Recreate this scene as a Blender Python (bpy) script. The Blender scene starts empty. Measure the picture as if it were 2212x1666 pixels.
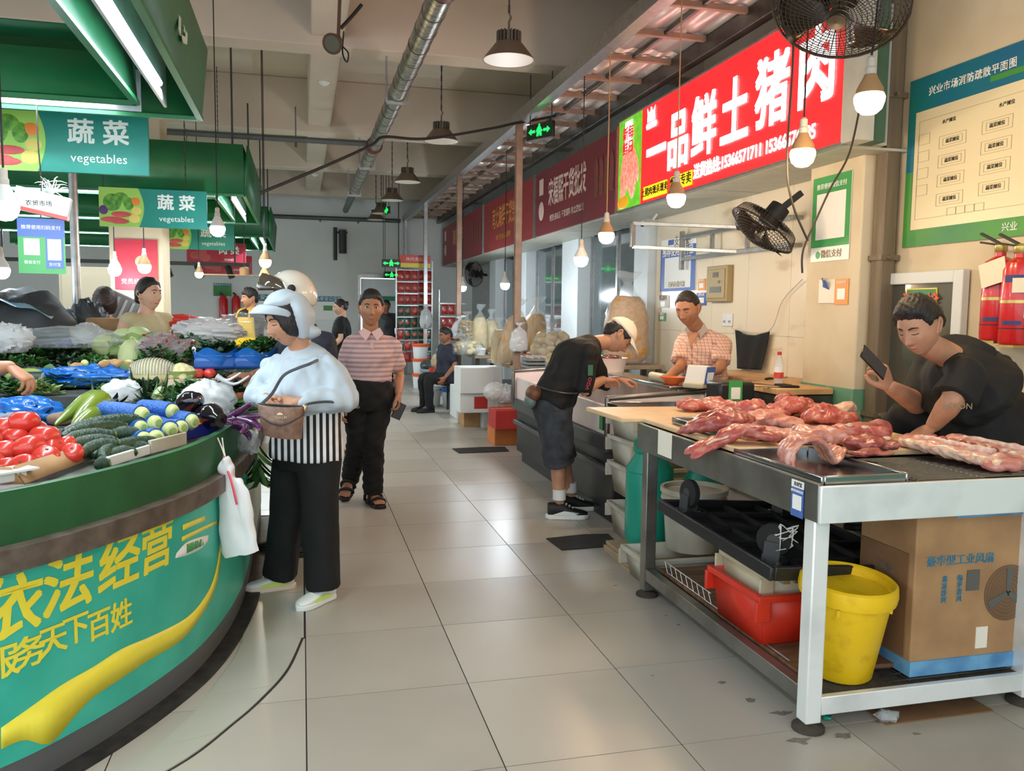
import bpy, bmesh, math, random
import numpy as np
from mathutils import Vector, Matrix, noise
V = Vector
rnd = random.Random(7)
sc = bpy.context.scene
C = sc.collection
R = math.radians

# ------------------------------------------------------------------ camera
F_PX, YAW, PITCH, ROLL, CAM_H = 1793.36, .247898, -.0887977, .0117542, 1.4152
cy_, sy_, cp_, sp_ = math.cos(YAW), math.sin(YAW), math.cos(PITCH), math.sin(PITCH)
fwd = V((sy_*cp_, cy_*cp_, sp_)); rgt = V((cy_, -sy_, 0)); upv = rgt.cross(fwd)
cr_, sr_ = math.cos(ROLL), math.sin(ROLL)
camr = cr_*rgt + sr_*upv; camu = -sr_*rgt + cr_*upv
cam = bpy.data.cameras.new('camera'); cam_o = bpy.data.objects.new('camera', cam); C.objects.link(cam_o)
cam.sensor_width = 36; cam.lens = F_PX/2212*36; cam.clip_start = .05; cam.clip_end = 200
cam_o.matrix_world = Matrix(((camr.x, camu.x, -fwd.x, 0), (camr.y, camu.y, -fwd.y, 0), (camr.z, camu.z, -fwd.z, CAM_H), (0, 0, 0, 1)))
sc.camera = cam_o
def at(px, py, Y):
    """point in the place seen at a photo pixel, on the plane y = Y metres down the aisle"""
    d = camr*((px-1106)/F_PX) + camu*(-(py-833)/F_PX) + fwd
    return V((0, 0, CAM_H)) + d*(Y/d.y)
def atx(px, py, X):
    d = camr*((px-1106)/F_PX) + camu*(-(py-833)/F_PX) + fwd
    return V((0, 0, CAM_H)) + d*(X/d.x)
def atz(px, py, Z):
    d = camr*((px-1106)/F_PX) + camu*(-(py-833)/F_PX) + fwd
    return V((0, 0, CAM_H)) + d*((Z-CAM_H)/d.z)

# ------------------------------------------------------------------ world, exposure
w = bpy.data.worlds.new('world'); sc.world = w; w.use_nodes = True
bg = w.node_tree.nodes['Background']; bg.inputs[0].default_value = (.88, .95, 1.0, 1); bg.inputs[1].default_value = 2.1
vs = sc.view_settings; vs.view_transform = 'Standard'; vs.look = 'None'; vs.gamma = 1; vs.use_curve_mapping = False
vs.exposure = 0.34
sc.cycles.use_denoising = True
sc.cycles.max_bounces = 6; sc.cycles.diffuse_bounces = 3; sc.cycles.glossy_bounces = 3; sc.cycles.transmission_bounces = 4; sc.cycles.transparent_max_bounces = 8; sc.cycles.adaptive_threshold = .06
sc.cycles.sample_clamp_indirect = 6

# ------------------------------------------------------------------ materials
def lin(c):
    return tuple(((x/255)/12.92 if x/255 <= .04045 else ((x/255+.055)/1.055)**2.4) for x in c[:3])
MATS = {}
def mat(name, col, rough=.6, metal=0., var=0., vs=8., col2=None, bump=0., bs=60., alpha=1., trans=0., emit=0., ecol=None, spec=.5, coat=0., stretch=None, sss=0., lo=.35, hi=.65, detail=4):
    if name in MATS: return MATS[name]
    m = bpy.data.materials.new(name); m.use_nodes = True; MATS[name] = m
    nt = m.node_tree; b = nt.nodes['Principled BSDF']
    c = lin(col)
    b.inputs['Base Color'].default_value = (*c, 1); b.inputs['Roughness'].default_value = rough
    b.inputs['Metallic'].default_value = metal; b.inputs['Alpha'].default_value = alpha
    b.inputs['Transmission Weight'].default_value = trans; b.inputs['Specular IOR Level'].default_value = spec
    b.inputs['Coat Weight'].default_value = coat
    if sss: b.inputs['Subsurface Weight'].default_value = sss; b.inputs['Subsurface Scale'].default_value = .01
    if emit:
        b.inputs['Emission Color'].default_value = (*lin(ecol or col), 1); b.inputs['Emission Strength'].default_value = emit
    if var or col2 or bump:
        tc = nt.nodes.new('ShaderNodeTexCoord'); src = tc.outputs['Object']
        if stretch:
            mp = nt.nodes.new('ShaderNodeMapping'); mp.inputs['Scale'].default_value = stretch
            nt.links.new(src, mp.inputs[0]); src = mp.outputs[0]
    if var or col2:
        n = nt.nodes.new('ShaderNodeTexNoise'); n.inputs['Scale'].default_value = vs; n.inputs['Detail'].default_value = detail
        nt.links.new(src, n.inputs['Vector'])
        r = nt.nodes.new('ShaderNodeValToRGB'); r.color_ramp.elements[0].position = lo; r.color_ramp.elements[1].position = hi
        c2 = lin(col2) if col2 else tuple(x*(1-var) for x in c)
        r.color_ramp.elements[0].color = (*c, 1); r.color_ramp.elements[1].color = (*c2, 1)
        nt.links.new(n.outputs[0], r.inputs[0]); nt.links.new(r.outputs[0], b.inputs['Base Color'])
    if bump:
        n2 = nt.nodes.new('ShaderNodeTexNoise'); n2.inputs['Scale'].default_value = bs; n2.inputs['Detail'].default_value = 3
        nt.links.new(src, n2.inputs['Vector'])
        bp = nt.nodes.new('ShaderNodeBump'); bp.inputs['Strength'].default_value = bump; bp.inputs['Distance'].default_value = .01
        nt.links.new(n2.outputs[0], bp.inputs['Height']); nt.links.new(bp.outputs[0], b.inputs['Normal'])
    return m
def stripes(name, col, col2, freq, axis, duty=.5, rough=.8, col3=None, freq2=0, axis2='Z', duty2=.2, soft=.04):
    """woven stripes along an object axis, optionally crossed by a second set"""
    m = bpy.data.materials.new(name); m.use_nodes = True; nt = m.node_tree; b = nt.nodes['Principled BSDF']
    b.inputs['Roughness'].default_value = rough
    tc = nt.nodes.new('ShaderNodeTexCoord'); sp = nt.nodes.new('ShaderNodeSeparateXYZ'); nt.links.new(tc.outputs['Object'], sp.inputs[0])
    def wave(ax, fr, du):
        a = nt.nodes.new('ShaderNodeMath'); a.operation = 'MULTIPLY'; a.inputs[1].default_value = fr; nt.links.new(sp.outputs[ax], a.inputs[0])
        f = nt.nodes.new('ShaderNodeMath'); f.operation = 'FRACT'; nt.links.new(a.outputs[0], f.inputs[0])
        r = nt.nodes.new('ShaderNodeValToRGB'); e = r.color_ramp.elements
        e[0].position = du-soft; e[0].color = (0, 0, 0, 1); e[1].position = du+soft; e[1].color = (1, 1, 1, 1)
        nt.links.new(f.outputs[0], r.inputs[0]); return r.outputs[0]
    mx = nt.nodes.new('ShaderNodeMixRGB'); mx.inputs[1].default_value = (*lin(col), 1); mx.inputs[2].default_value = (*lin(col2), 1)
    nt.links.new(wave(axis, freq, duty), mx.inputs[0]); out = mx.outputs[0]
    if freq2:
        m2 = nt.nodes.new('ShaderNodeMixRGB'); m2.inputs[2].default_value = (*lin(col3), 1)
        nt.links.new(out, m2.inputs[1]); nt.links.new(wave(axis2, freq2, 1-duty2), m2.inputs[0]); out = m2.outputs[0]
    nt.links.new(out, b.inputs['Base Color']); MATS[name] = m
    return m
def film(name, col, op=.35, rough=.15, emit=0):
    """thin plastic film: mostly see-through, with a glossy sheen"""
    if name in MATS: return MATS[name]
    m = bpy.data.materials.new(name); m.use_nodes = True; nt = m.node_tree; b = nt.nodes['Principled BSDF']
    b.inputs['Base Color'].default_value = (*lin(col), 1); b.inputs['Roughness'].default_value = rough
    tr = nt.nodes.new('ShaderNodeBsdfTransparent'); mx = nt.nodes.new('ShaderNodeMixShader')
    mx.inputs[0].default_value = min(1, op+.1)
    nt.links.new(tr.outputs[0], mx.inputs[1]); nt.links.new(b.outputs[0], mx.inputs[2])
    nt.links.new(mx.outputs[0], nt.nodes['Material Output'].inputs[0]); MATS[name] = m
    return m

# ------------------------------------------------------------------ mesh helpers
def frame(d, hint=None):
    d = V(d).normalized(); h = V(hint) if hint is not None else (V((0, 0, 1)) if abs(d.z) < .95 else V((0, 1, 0)))
    a = h.cross(d)
    if a.length < 1e-5: a = V((1, 0, 0)).cross(d)
    a.normalize(); return a, d.cross(a), d
def catmull(P, n):
    P = [V(p) for p in P]
    if len(P) < 3: return [P[0].lerp(P[-1], i/n) for i in range(n+1)]
    out = []; S = len(P)-1
    for k in range(n+1):
        t = k/n*S; i = min(int(t), S-1); u = t-i
        p0, p1, p2, p3 = P[max(i-1, 0)], P[i], P[i+1], P[min(i+2, S)]
        out.append(.5*((2*p1) + (p2-p0)*u + (2*p0-5*p1+4*p2-p3)*u*u + (3*p1-p0-3*p2+p3)*u**3))
    return out
def interp(L, t):
    x = t*(len(L)-1); i = min(int(x), len(L)-2); u = x-i
    return L[i]*(1-u)+L[i+1]*u
def rot(ax, deg): return Matrix.Rotation(R(deg), 4, ax)
def rz(deg): return Matrix.Rotation(R(deg), 4, 'Z')
def mx(loc=(0, 0, 0), rx=0, ry=0, rz_=0, s=1):
    return Matrix.Translation(V(loc)) @ rot('Z', rz_) @ rot('Y', ry) @ rot('X', rx) @ Matrix.Scale(s, 4)
class MB:
    def __init__(s, T=None): s.v = []; s.f = []; s.T = T
    def add(s, vs, fs):
        o = len(s.v); s.v += [tuple(s.T @ V(p)) if s.T else tuple(p) for p in vs]; s.f += [tuple(i+o for i in q) for q in fs]; return s
    def box(s, lo, hi, T=None, taper=1.):
        x0, y0, z0 = lo; x1, y1, z1 = hi; cx, cy = (x0+x1)/2, (y0+y1)/2
        def q(x, y, z, k): return V((cx+(x-cx)*k, cy+(y-cy)*k, z))
        vs = [q(x0, y0, z0, taper), q(x1, y0, z0, taper), q(x1, y1, z0, taper), q(x0, y1, z0, taper), q(x0, y0, z1, 1), q(x1, y0, z1, 1), q(x1, y1, z1, 1), q(x0, y1, z1, 1)]
        if T: vs = [T @ p for p in vs]
        return s.add(vs, [(3, 2, 1, 0), (4, 5, 6, 7), (0, 1, 5, 4), (1, 2, 6, 5), (2, 3, 7, 6), (3, 0, 4, 7)])
    def bar(s, a, b, w, h=None, hint=None):
        a = V(a); b = V(b); h = h or w; x, y, d = frame(b-a, hint)
        vs = [p + x*(i*w/2) + y*(j*h/2) for p in (a, b) for i, j in ((-1, -1), (1, -1), (1, 1), (-1, 1))]
        return s.add(vs, [(3, 2, 1, 0), (4, 5, 6, 7), (0, 1, 5, 4), (1, 2, 6, 5), (2, 3, 7, 6), (3, 0, 4, 7)])
    def tube(s, pts, r, n=8, sub=0, caps=True, flat=1., hint=None, round_end=False):
        pts = [V(p) for p in pts]; rr = list(r) if isinstance(r, (list, tuple)) else [r]*len(pts)
        if sub:
            m = (len(pts)-1)*sub; P2 = catmull(pts, m); rr = [interp(rr, i/m) for i in range(m+1)]; pts = P2
        if round_end:
            a, b = pts[0]-pts[1], pts[-1]-pts[-2]; a.normalize(); b.normalize(); r0, r1 = rr[0], rr[-1]
            pts = [pts[0]+a*r0*.95, pts[0]+a*r0*.7]+pts+[pts[-1]+b*r1*.7, pts[-1]+b*r1*.95]; rr = [r0*.25, r0*.72]+rr+[r1*.72, r1*.25]
        vs = []; x = None
        for i, p in enumerate(pts):
            d = pts[min(i+1, len(pts)-1)]-pts[max(i-1, 0)]
            if d.length < 1e-7: d = V((0, 0, 1))
            d.normalize()
            if x is None: x, y, _ = frame(d, hint)
            else:
                x = x - d*x.dot(d)
                if x.length < 1e-6: x, y, _ = frame(d)
                x.normalize(); y = d.cross(x)
            for k in range(n):
                a = 2*math.pi*k/n; vs.append(p + x*(math.cos(a)*rr[i]) + y*(math.sin(a)*rr[i]*flat))
        m = len(pts); fs = [(i*n+k, i*n+(k+1) % n, (i+1)*n+(k+1) % n, (i+1)*n+k) for i in range(m-1) for k in range(n)]
        if caps: fs += [tuple(range(n-1, -1, -1)), tuple((m-1)*n+k for k in range(n))]
        return s.add(vs, fs)
    def loft(s, rings, n=20, sub=0, sq=1.):
        """rings: (centre, half axis a, half axis b)"""
        if sub:
            m = (len(rings)-1)*sub; c = catmull([r[0] for r in rings], m); a = catmull([r[1] for r in rings], m); b = catmull([r[2] for r in rings], m)
            rings = list(zip(c, a, b))
        vs = []
        for c, a, b in rings:
            c = V(c); a = V(a); b = V(b)
            for k in range(n):
                t = 2*math.pi*k/n; ct, st = math.cos(t), math.sin(t)
                if sq != 1: ct = math.copysign(abs(ct)**sq, ct); st = math.copysign(abs(st)**sq, st)
                vs.append(c+a*ct+b*st)
        m = len(rings); fs = [(i*n+k, i*n+(k+1) % n, (i+1)*n+(k+1) % n, (i+1)*n+k) for i in range(m-1) for k in range(n)]
        fs += [tuple(range(n-1, -1, -1)), tuple((m-1)*n+k for k in range(n))]
        return s.add(vs, fs)
    def lathe(s, prof, n=24, T=None, closed=False):
        vs = [V((r*math.cos(2*math.pi*k/n), r*math.sin(2*math.pi*k/n), z)) for r, z in prof for k in range(n)]
        if T: vs = [T @ p for p in vs]
        m = len(prof); fs = [(i*n+k, i*n+(k+1) % n, (i+1)*n+(k+1) % n, (i+1)*n+k) for i in range(m-1) for k in range(n)]
        if closed: fs += [((m-1)*n+k, (m-1)*n+(k+1) % n, (k+1) % n, k) for k in range(n)]
        else:
            if prof[0][0] > 1e-6: fs.append(tuple(range(n-1, -1, -1)))
            if prof[-1][0] > 1e-6: fs.append(tuple((m-1)*n+k for k in range(n)))
        return s.add(vs, fs)
    def ell(s, c, r, T=None, nu=16, nv=10, disp=None):
        c = V(c); r = (r, r, r) if not hasattr(r, '__len__') else r; vs = []
        for j in range(nv+1):
            ph = math.pi*j/nv
            for i in range(nu):
                th = 2*math.pi*i/nu; d = V((math.sin(ph)*math.cos(th), math.sin(ph)*math.sin(th), math.cos(ph)))
                k = 1+(disp(d) if disp else 0); p = V((d.x*r[0]*k, d.y*r[1]*k, d.z*r[2]*k)); vs.append(c + ((T @ p) if T else p))
        fs = [(j*nu+i, (j+1)*nu+i, (j+1)*nu+(i+1) % nu, j*nu+(i+1) % nu) for j in range(nv) for i in range(nu)]
        return s.add(vs, fs)
    def prism(s, poly, t, T=None, base=0.):
        """polygon in local XY, extruded along local +Z by t"""
        n = len(poly); vs = [V((x, y, base)) for x, y in poly]+[V((x, y, base+t)) for x, y in poly]
        if T: vs = [T @ p for p in vs]
        return s.add(vs, [tuple(range(n-1, -1, -1)), tuple(range(n, 2*n))]+[(i, (i+1) % n, n+(i+1) % n, n+i) for i in range(n)])
    def strip(s, P, Q, thick=0.):
        """ribbon surface between two point rows"""
        n = len(P); vs = [V(p) for p in P]+[V(q) for q in Q]
        return s.add(vs, [(i, i+1, n+i+1, n+i) for i in range(n-1)])
    def grid(s, fn, nu, nv, wrap=False):
        vs = [fn(i/nu, j/nv) for j in range(nv+1) for i in range(nu+1)]
        return s.add(vs, [(j*(nu+1)+i, j*(nu+1)+i+1, (j+1)*(nu+1)+i+1, (j+1)*(nu+1)+i) for j in range(nv) for i in range(nu)])
    def mesh(s, name, m=None, smooth=True, ang=40):
        me = bpy.data.meshes.new(name); me.from_pydata(s.v, [], s.f); me.validate(); me.update()
        if m: me.materials.append(MATS[m] if isinstance(m, str) else m)
        if smooth:
            me.polygons.foreach_set('use_smooth', [True]*len(me.polygons)); me.set_sharp_from_angle(angle=R(ang))
        return me
    def build(s, name, m, parent=None, bevel=0., smooth=True, ang=40, world=False, solid=0., sub=0):
        if world and parent is not None:
            inv = parent.matrix_basis.inverted(); s.v = [tuple(inv @ V(p)) for p in s.v]
        o = bpy.data.objects.new(name, s.mesh(name, m, smooth, ang)); C.objects.link(o)
        if parent is not None: o.parent = parent
        if solid: md = o.modifiers.new('solid', 'SOLIDIFY'); md.thickness = solid; md.offset = 0
        if bevel: md = o.modifiers.new('bevel', 'BEVEL'); md.width = bevel; md.segments = 2; md.limit_method = 'ANGLE'
        if sub: md = o.modifiers.new('sub', 'SUBSURF'); md.levels = sub; md.render_levels = sub
        return o
def evaluated(o):
    dg = bpy.context.evaluated_depsgraph_get(); dg.update()
    return bpy.data.meshes.new_from_object(o.evaluated_get(dg))
def remesh(mb, voxel, smooth=6, fac=.5):
    me = mb.mesh('tmp', None, False); o = bpy.data.objects.new('tmp', me); C.objects.link(o)
    r = o.modifiers.new('r', 'REMESH'); r.mode = 'VOXEL'; r.voxel_size = voxel; r.use_smooth_shade = True
    if smooth: q = o.modifiers.new('s', 'SMOOTH'); q.factor = fac; q.iterations = smooth
    out = evaluated(o); bpy.data.objects.remove(o); bpy.data.meshes.remove(me)
    out.polygons.foreach_set('use_smooth', [True]*len(out.polygons))
    return out
def wobble(me, amp, scale, seed=0, stretch=(1, 1, 1), k=5):
    """small cloth or flesh folds: sum of random sine waves along the normals"""
    n = len(me.vertices); co = np.zeros(n*3); me.vertices.foreach_get('co', co); co = co.reshape(-1, 3)
    nr = np.zeros(n*3); me.vertex_normals.foreach_get('vector', nr); nr = nr.reshape(-1, 3)
    g = np.random.default_rng(seed); d = np.zeros(n)
    for i in range(k):
        w = g.normal(size=3)*scale*np.array(stretch)*(1+.7*i/k); ph = g.uniform(0, 6.28)
        d += np.sin(co @ w + ph + 1.3*np.sin(co @ (g.normal(size=3)*scale*.6)+g.uniform(0, 6)))/k**.5
    co = co + nr*(d*amp)[:, None]
    me.vertices.foreach_set('co', co.ravel()); me.update(); return me
def obj(name, me, m=None, parent=None, world=False):
    if m is not None: me.materials.clear(); me.materials.append(MATS[m] if isinstance(m, str) else m)
    if world and parent is not None: me.transform(parent.matrix_basis.inverted())
    o = bpy.data.objects.new(name, me); C.objects.link(o)
    if parent is not None: o.parent = parent
    return o
def tag(o, label, cat, group=None, kind=None):
    if label: o['label'] = label
    if cat: o['category'] = cat
    if group: o['group'] = group
    if kind: o['kind'] = kind
    return o
def thing(name, label, cat, loc=(0, 0, 0), rotz=0., group=None, T=None):
    o = bpy.data.objects.new(name, None); C.objects.link(o); o.empty_display_size = .1
    o.matrix_basis = T if T is not None else Matrix.Translation(V(loc)) @ rz(rotz)
    return tag(o, label, cat, group)
def struct(o): o['kind'] = 'structure'; return o
def children(o): return [c for c in C.objects if c.parent == o]
KIDS = {}
def dup(root, T, label=None, group=None):
    r = root.copy(); C.objects.link(r); r.matrix_basis = T
    if label: r['label'] = label
    if group: r['group'] = group
    if root.name not in KIDS: KIDS[root.name] = [(c, children(c)) for c in children(root)]
    for ch, gs in KIDS[root.name]:
        c = ch.copy(); C.objects.link(c); c.parent = r
        for g in gs: d = g.copy(); C.objects.link(d); d.parent = c
    return r
TXT = {}
def text(s, h, m, T, parent=None, name='lettering', thick=.0015, bold=0., xs=1., align='CENTER', shear=0., world=False, sp=1.):
    """flat lettering in local XY, facing +Z, cap height about h"""
    cu = bpy.data.curves.new('t', 'FONT'); cu.body = s; cu.size = h*1.15; cu.align_x = align; cu.align_y = 'CENTER'
    cu.extrude = thick; cu.resolution_u = 2; cu.shear = shear; cu.space_character = sp
    o = bpy.data.objects.new('t', cu); C.objects.link(o); me = evaluated(o); bpy.data.objects.remove(o); bpy.data.curves.remove(cu)
    if bold:
        n = len(me.vertices); co = np.zeros(n*3); me.vertices.foreach_get('co', co); co = co.reshape(-1, 3); pol = [tuple(p.vertices) for p in me.polygons]; bpy.data.meshes.remove(me)
        d = bold*h; A = []; Fc = []
        for k, (dx, dy) in enumerate(((-d, -d), (d, -d), (d, d), (-d, d), (0, d), (0, -d))):
            A.append(co+np.array([dx, dy, thick*.1*k])); Fc += [tuple(i+k*n for i in q) for q in pol]
        me = bpy.data.meshes.new('t'); me.from_pydata(np.concatenate(A).tolist(), [], Fc)
    me.transform(Matrix.Diagonal((xs, 1, 1, 1))); me.transform(T)
    o = obj(name, me, m, parent, world); return o
def face(loc, normal, up=(0, 0, 1)):
    """matrix whose local XY lies on a surface: X along it, Y up, Z out along the normal"""
    z = V(normal).normalized(); x = V(up).cross(z).normalized(); y = z.cross(x)
    return Matrix(((x.x, y.x, z.x, loc[0]), (x.y, y.y, z.y, loc[1]), (x.z, y.z, z.z, loc[2]), (0, 0, 0, 1)))
AISLE = (-1, 0, 0)   # the right-hand fronts face the aisle
BACK = (0, -1, 0)    # faces the near end, where the photograph was taken
# ------------------------------------------------------------------ people: one continuous body, clothing as children
for nm, c in (('skin_a', (198, 146, 116)), ('skin_b', (182, 128, 98)), ('skin_c', (150, 102, 78)), ('skin_d', (222, 176, 150))):
    mat(nm, c, .5, vs=14, col2=tuple(int(x*.9) for x in c), spec=.35)
mat('lip', (158, 88, 78), .5); mat('eye_white', (226, 220, 214), .3); mat('iris', (26, 18, 14), .2); mat('hair_black', (20, 18, 18), .55, vs=60, col2=(40, 36, 34), stretch=(1, 1, .3), bump=.4, bs=120)
mat('hair_brown', (52, 36, 28), .55, vs=60, col2=(36, 26, 22))
def ortho(f, u):
    f = V(f).normalized(); u = V(u); r = f.cross(u).normalized(); u = r.cross(f); return r, f, u
def head_grid(nu=64, nv=70):
    U = np.linspace(0, 2*np.pi, nu, endpoint=False); th = U-.55*np.sin(U); ph = np.linspace(0, np.pi, nv+1)
    T_, P_ = np.meshgrid(th, ph); dx, dy, dz = np.sin(P_)*np.sin(T_), np.sin(P_)*np.cos(T_), np.cos(P_)
    x, y, z = .075*dx, .095*dy, .118*dz
    t = np.clip((-z-.005)/.113, 0, 1); x = x*(1-.26*t**1.4); y = np.where(y < 0, y*(1.07-.5*t), y*(1-.05*t))
    x = x*(1+.04*np.exp(-((z-.05)/.04)**2))
    g = lambda cx, cz, sx, sz: np.exp(-((x-cx)/sx)**2-((z-cz)/sz)**2)
    two = lambda cx, cz, sx, sz: g(cx, cz, sx, sz)+g(-cx, cz, sx, sz)
    fr = np.clip(dy*1.6, 0, 1)
    d = .021*g(0, -.026, .012, .013)+.012*g(0, -.004, .009, .022)+.006*two(.013, -.031, .008, .008)-.009*two(.031, .014, .016, .011)+.005*two(.03, .036, .02, .008)
    d += .006*g(0, -.057, .02, .006)+.005*g(0, -.07, .017, .006)-.004*g(0, -.0635, .021, .003)+.007*g(0, -.1, .02, .014)+.004*two(.046, -.018, .02, .02)
    y = y+d*fr
    return x, y, z, dx, dy, dz, T_
HG = head_grid()
def grid_mesh(x, y, z):
    nv, nu = x.shape; v = np.stack([x, y, z], -1).reshape(-1, 3)
    f = [(j*nu+i, (j+1)*nu+i, (j+1)*nu+(i+1) % nu, j*nu+(i+1) % nu) for j in range(nv-1) for i in range(nu)]
    return v, f
LINES = {'short': ([0, 30, 55, 72, 88, 104, 125, 180], [.07, .068, .055, .012, .03, .022, -.035, -.055]),
         'crew': ([0, 25, 50, 62, 75, 90, 120, 180], [.078, .08, .062, .06, .02, .03, -.01, -.035]),
         'fringe': ([0, 30, 50, 70, 88, 104, 125, 180], [.05, .05, .04, .0, .02, .02, -.05, -.075]),
         'bob': ([0, 22, 40, 60, 90, 120, 180], [.055, .05, .02, -.06, -.08, -.09, -.1]),
         'bun': ([0, 30, 55, 75, 90, 110, 180], [.075, .07, .05, .015, .0, -.03, -.06])}
def hair_mesh(style, thick=.014, seed=0):
    x, y, z, dx, dy, dz, T_ = HG; ang = np.degrees(np.abs(np.arctan2(dx, dy)))
    a, l = LINES[style]; m = z-np.interp(ang, a, l); s = np.clip(m/.02, 0, 1); s = s*s*(3-2*s)
    g = np.random.default_rng(seed); n = sum(np.sin(dx*w[0]+dy*w[1]+dz*w[2]+w[3]) for w in g.normal(size=(4, 4))*np.array([22, 22, 22, 3]))/4
    off = np.where(m > 0, thick*s*(1+.25*n), -.006)+np.where((m > 0) & (z > .05), thick*.5*np.clip((z-.05)/.06, 0, 1), 0)
    L = np.sqrt(dx**2+dy**2+dz**2)
    return grid_mesh(x+dx*off/L, y+dy*off/L, z+dz*off/L)
def surf_y(x0, z0):
    x, y, z, dx, dy, dz, T_ = HG; d = (x-x0)**2+(z-z0)**2+np.where(y > 0, 0, 9); return y.reshape(-1)[d.argmin()]
def join_data(L):
    """several vertex and face lists in one list"""
    V_, F_ = [], []
    for v, f in L: o = len(V_); V_ += [tuple(p) for p in v]; F_ += [tuple(i+o for i in q) for q in f]
    return V_, F_
def mesh_data(me): return [tuple(v.co) for v in me.vertices], [tuple(p.vertices) for p in me.polygons]
def hand_mesh(wrist, d, dorsal, side, curl=(20, 25, 15), spread=6, thumb=(35, 20), size=1., voxel=.0036):
    y = V(d).normalized(); z = V(dorsal); z = (z-y*z.dot(y)).normalized(); x = y.cross(z); s = -side
    T = Matrix(((x.x, y.x, z.x, wrist[0]), (x.y, y.y, z.y, wrist[1]), (x.z, y.z, z.z, wrist[2]), (0, 0, 0, 1))) @ Matrix.Scale(size, 4)
    mb = MB(T); mb.loft([(V((0, -.015, 0)), V((.025, 0, 0)), V((0, 0, .019))), (V((0, .01, 0)), V((.028, 0, 0)), V((0, 0, .018))), (V((0, .05, 0)), V((.04, 0, 0)), V((0, 0, .016))), (V((0, .085, .001)), V((.041, 0, 0)), V((0, 0, .013))), (V((0, .098, 0)), V((.034, 0, 0)), V((0, 0, .009)))], 16, sub=2)
    for i, (bx, by, L) in enumerate(((.029, .086, .072), (.0095, .091, .08), (-.0105, .088, .074), (-.029, .08, .058))):
        c = curl[i] if isinstance(curl[0], (tuple, list)) else curl
        p = V((s*bx, by, .001)); pts = [p-V((0, .02, 0)), p]; a = 0; sa = R(spread*(1.5-i)*s)
        for k, fr in enumerate((.46, .3, .24)):
            a += R(c[k]); p = p+V((math.sin(sa)*math.cos(a), math.cos(a)*math.cos(sa), -math.sin(a)))*L*fr; pts.append(p)
        r = .0095 if i < 3 else .0082; mb.tube(pts, [r, r, r*.95, r*.88, r*.72], 10, sub=3, round_end=True)
    p0 = V((s*.022, .018, -.004)); t0, t1 = R(thumb[0]), R(thumb[1]); p1 = p0+V((s*math.sin(t0)*.04, math.cos(t0)*.04, -.012)); p2 = p1+V((s*math.sin(t0-.2)*.032, math.cos(t0-.2)*.032, -.01-.02*math.sin(t1))); p3 = p2+V((s*math.sin(t0-.2-t1)*.027, math.cos(t0-.2-t1)*.027, -.006))
    mb.tube([p0, p1, p2, p3], [.016, .0135, .0105, .0085], 10, sub=3, round_end=True)
    me = remesh(mb, voxel*size, 3); D = mesh_data(me); bpy.data.meshes.remove(me); return D
def limb(mb, pts, rad, n=14): mb.tube(pts, rad, n, sub=5, round_end=True)
def shoe_thing(root, ankle, d, size, upper, sole, name='shoe', lace='white_plastic', h=.085, accent=None):
    y = V((d[0], d[1], 0)).normalized(); x = V((y.y, -y.x, 0)); gz = d[2] if len(d) > 2 else 0.
    T = Matrix(((x.x, y.x, 0, ankle[0]), (x.y, y.y, 0, ankle[1]), (0, 0, 1, gz), (0, 0, 0, 1))) @ Matrix.Scale(size/.27, 4)
    sh = [(-.075, .03, .088), (-.06, .036, .09), (-.02, .036, .092), (.02, .038, .085), (.07, .045, .06), (.12, .048, .044), (.165, .04, .034), (.19, .018, .024)]
    mb = MB(T); mb.loft([(V((0, t, .02+hh/2)), V((w_, 0, 0)), V((0, 0, hh/2))) for t, w_, hh in sh], 16, sub=3, sq=.85); o = mb.build(name, upper, root, world=True)
    out = [(w_*1.08, t) for t, w_, hh in sh]+[(0, .202)]+[(-w_*1.08, t) for t, w_, hh in reversed(sh)]+[(0, -.092)]
    inv = root.matrix_basis.inverted()
    mb = MB(inv @ T); mb.prism(out, .032); mb.build('sole', sole, o, bevel=.006)
    mb = MB(inv @ T)
    for k in range(4): mb.tube([(-.022, .02+k*.022, .105-.011*k), (0, .03+k*.022, .113-.012*k), (.022, .02+k*.022, .105-.011*k)], .003, 5, sub=2)
    mb.build('laces', lace, o)
    if accent:
        for sx in (-1, 1):
            MB(inv @ T).prism([(-.05, .035), (.1, .03), (.13, .045), (.03, .06)], .002, Matrix(((0, 0, sx, sx*.0455), (1, 0, 0, 0), (0, 1, 0, 0), (0, 0, 0, 1)))).build('side_stripe', accent, o)
    return o
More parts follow.
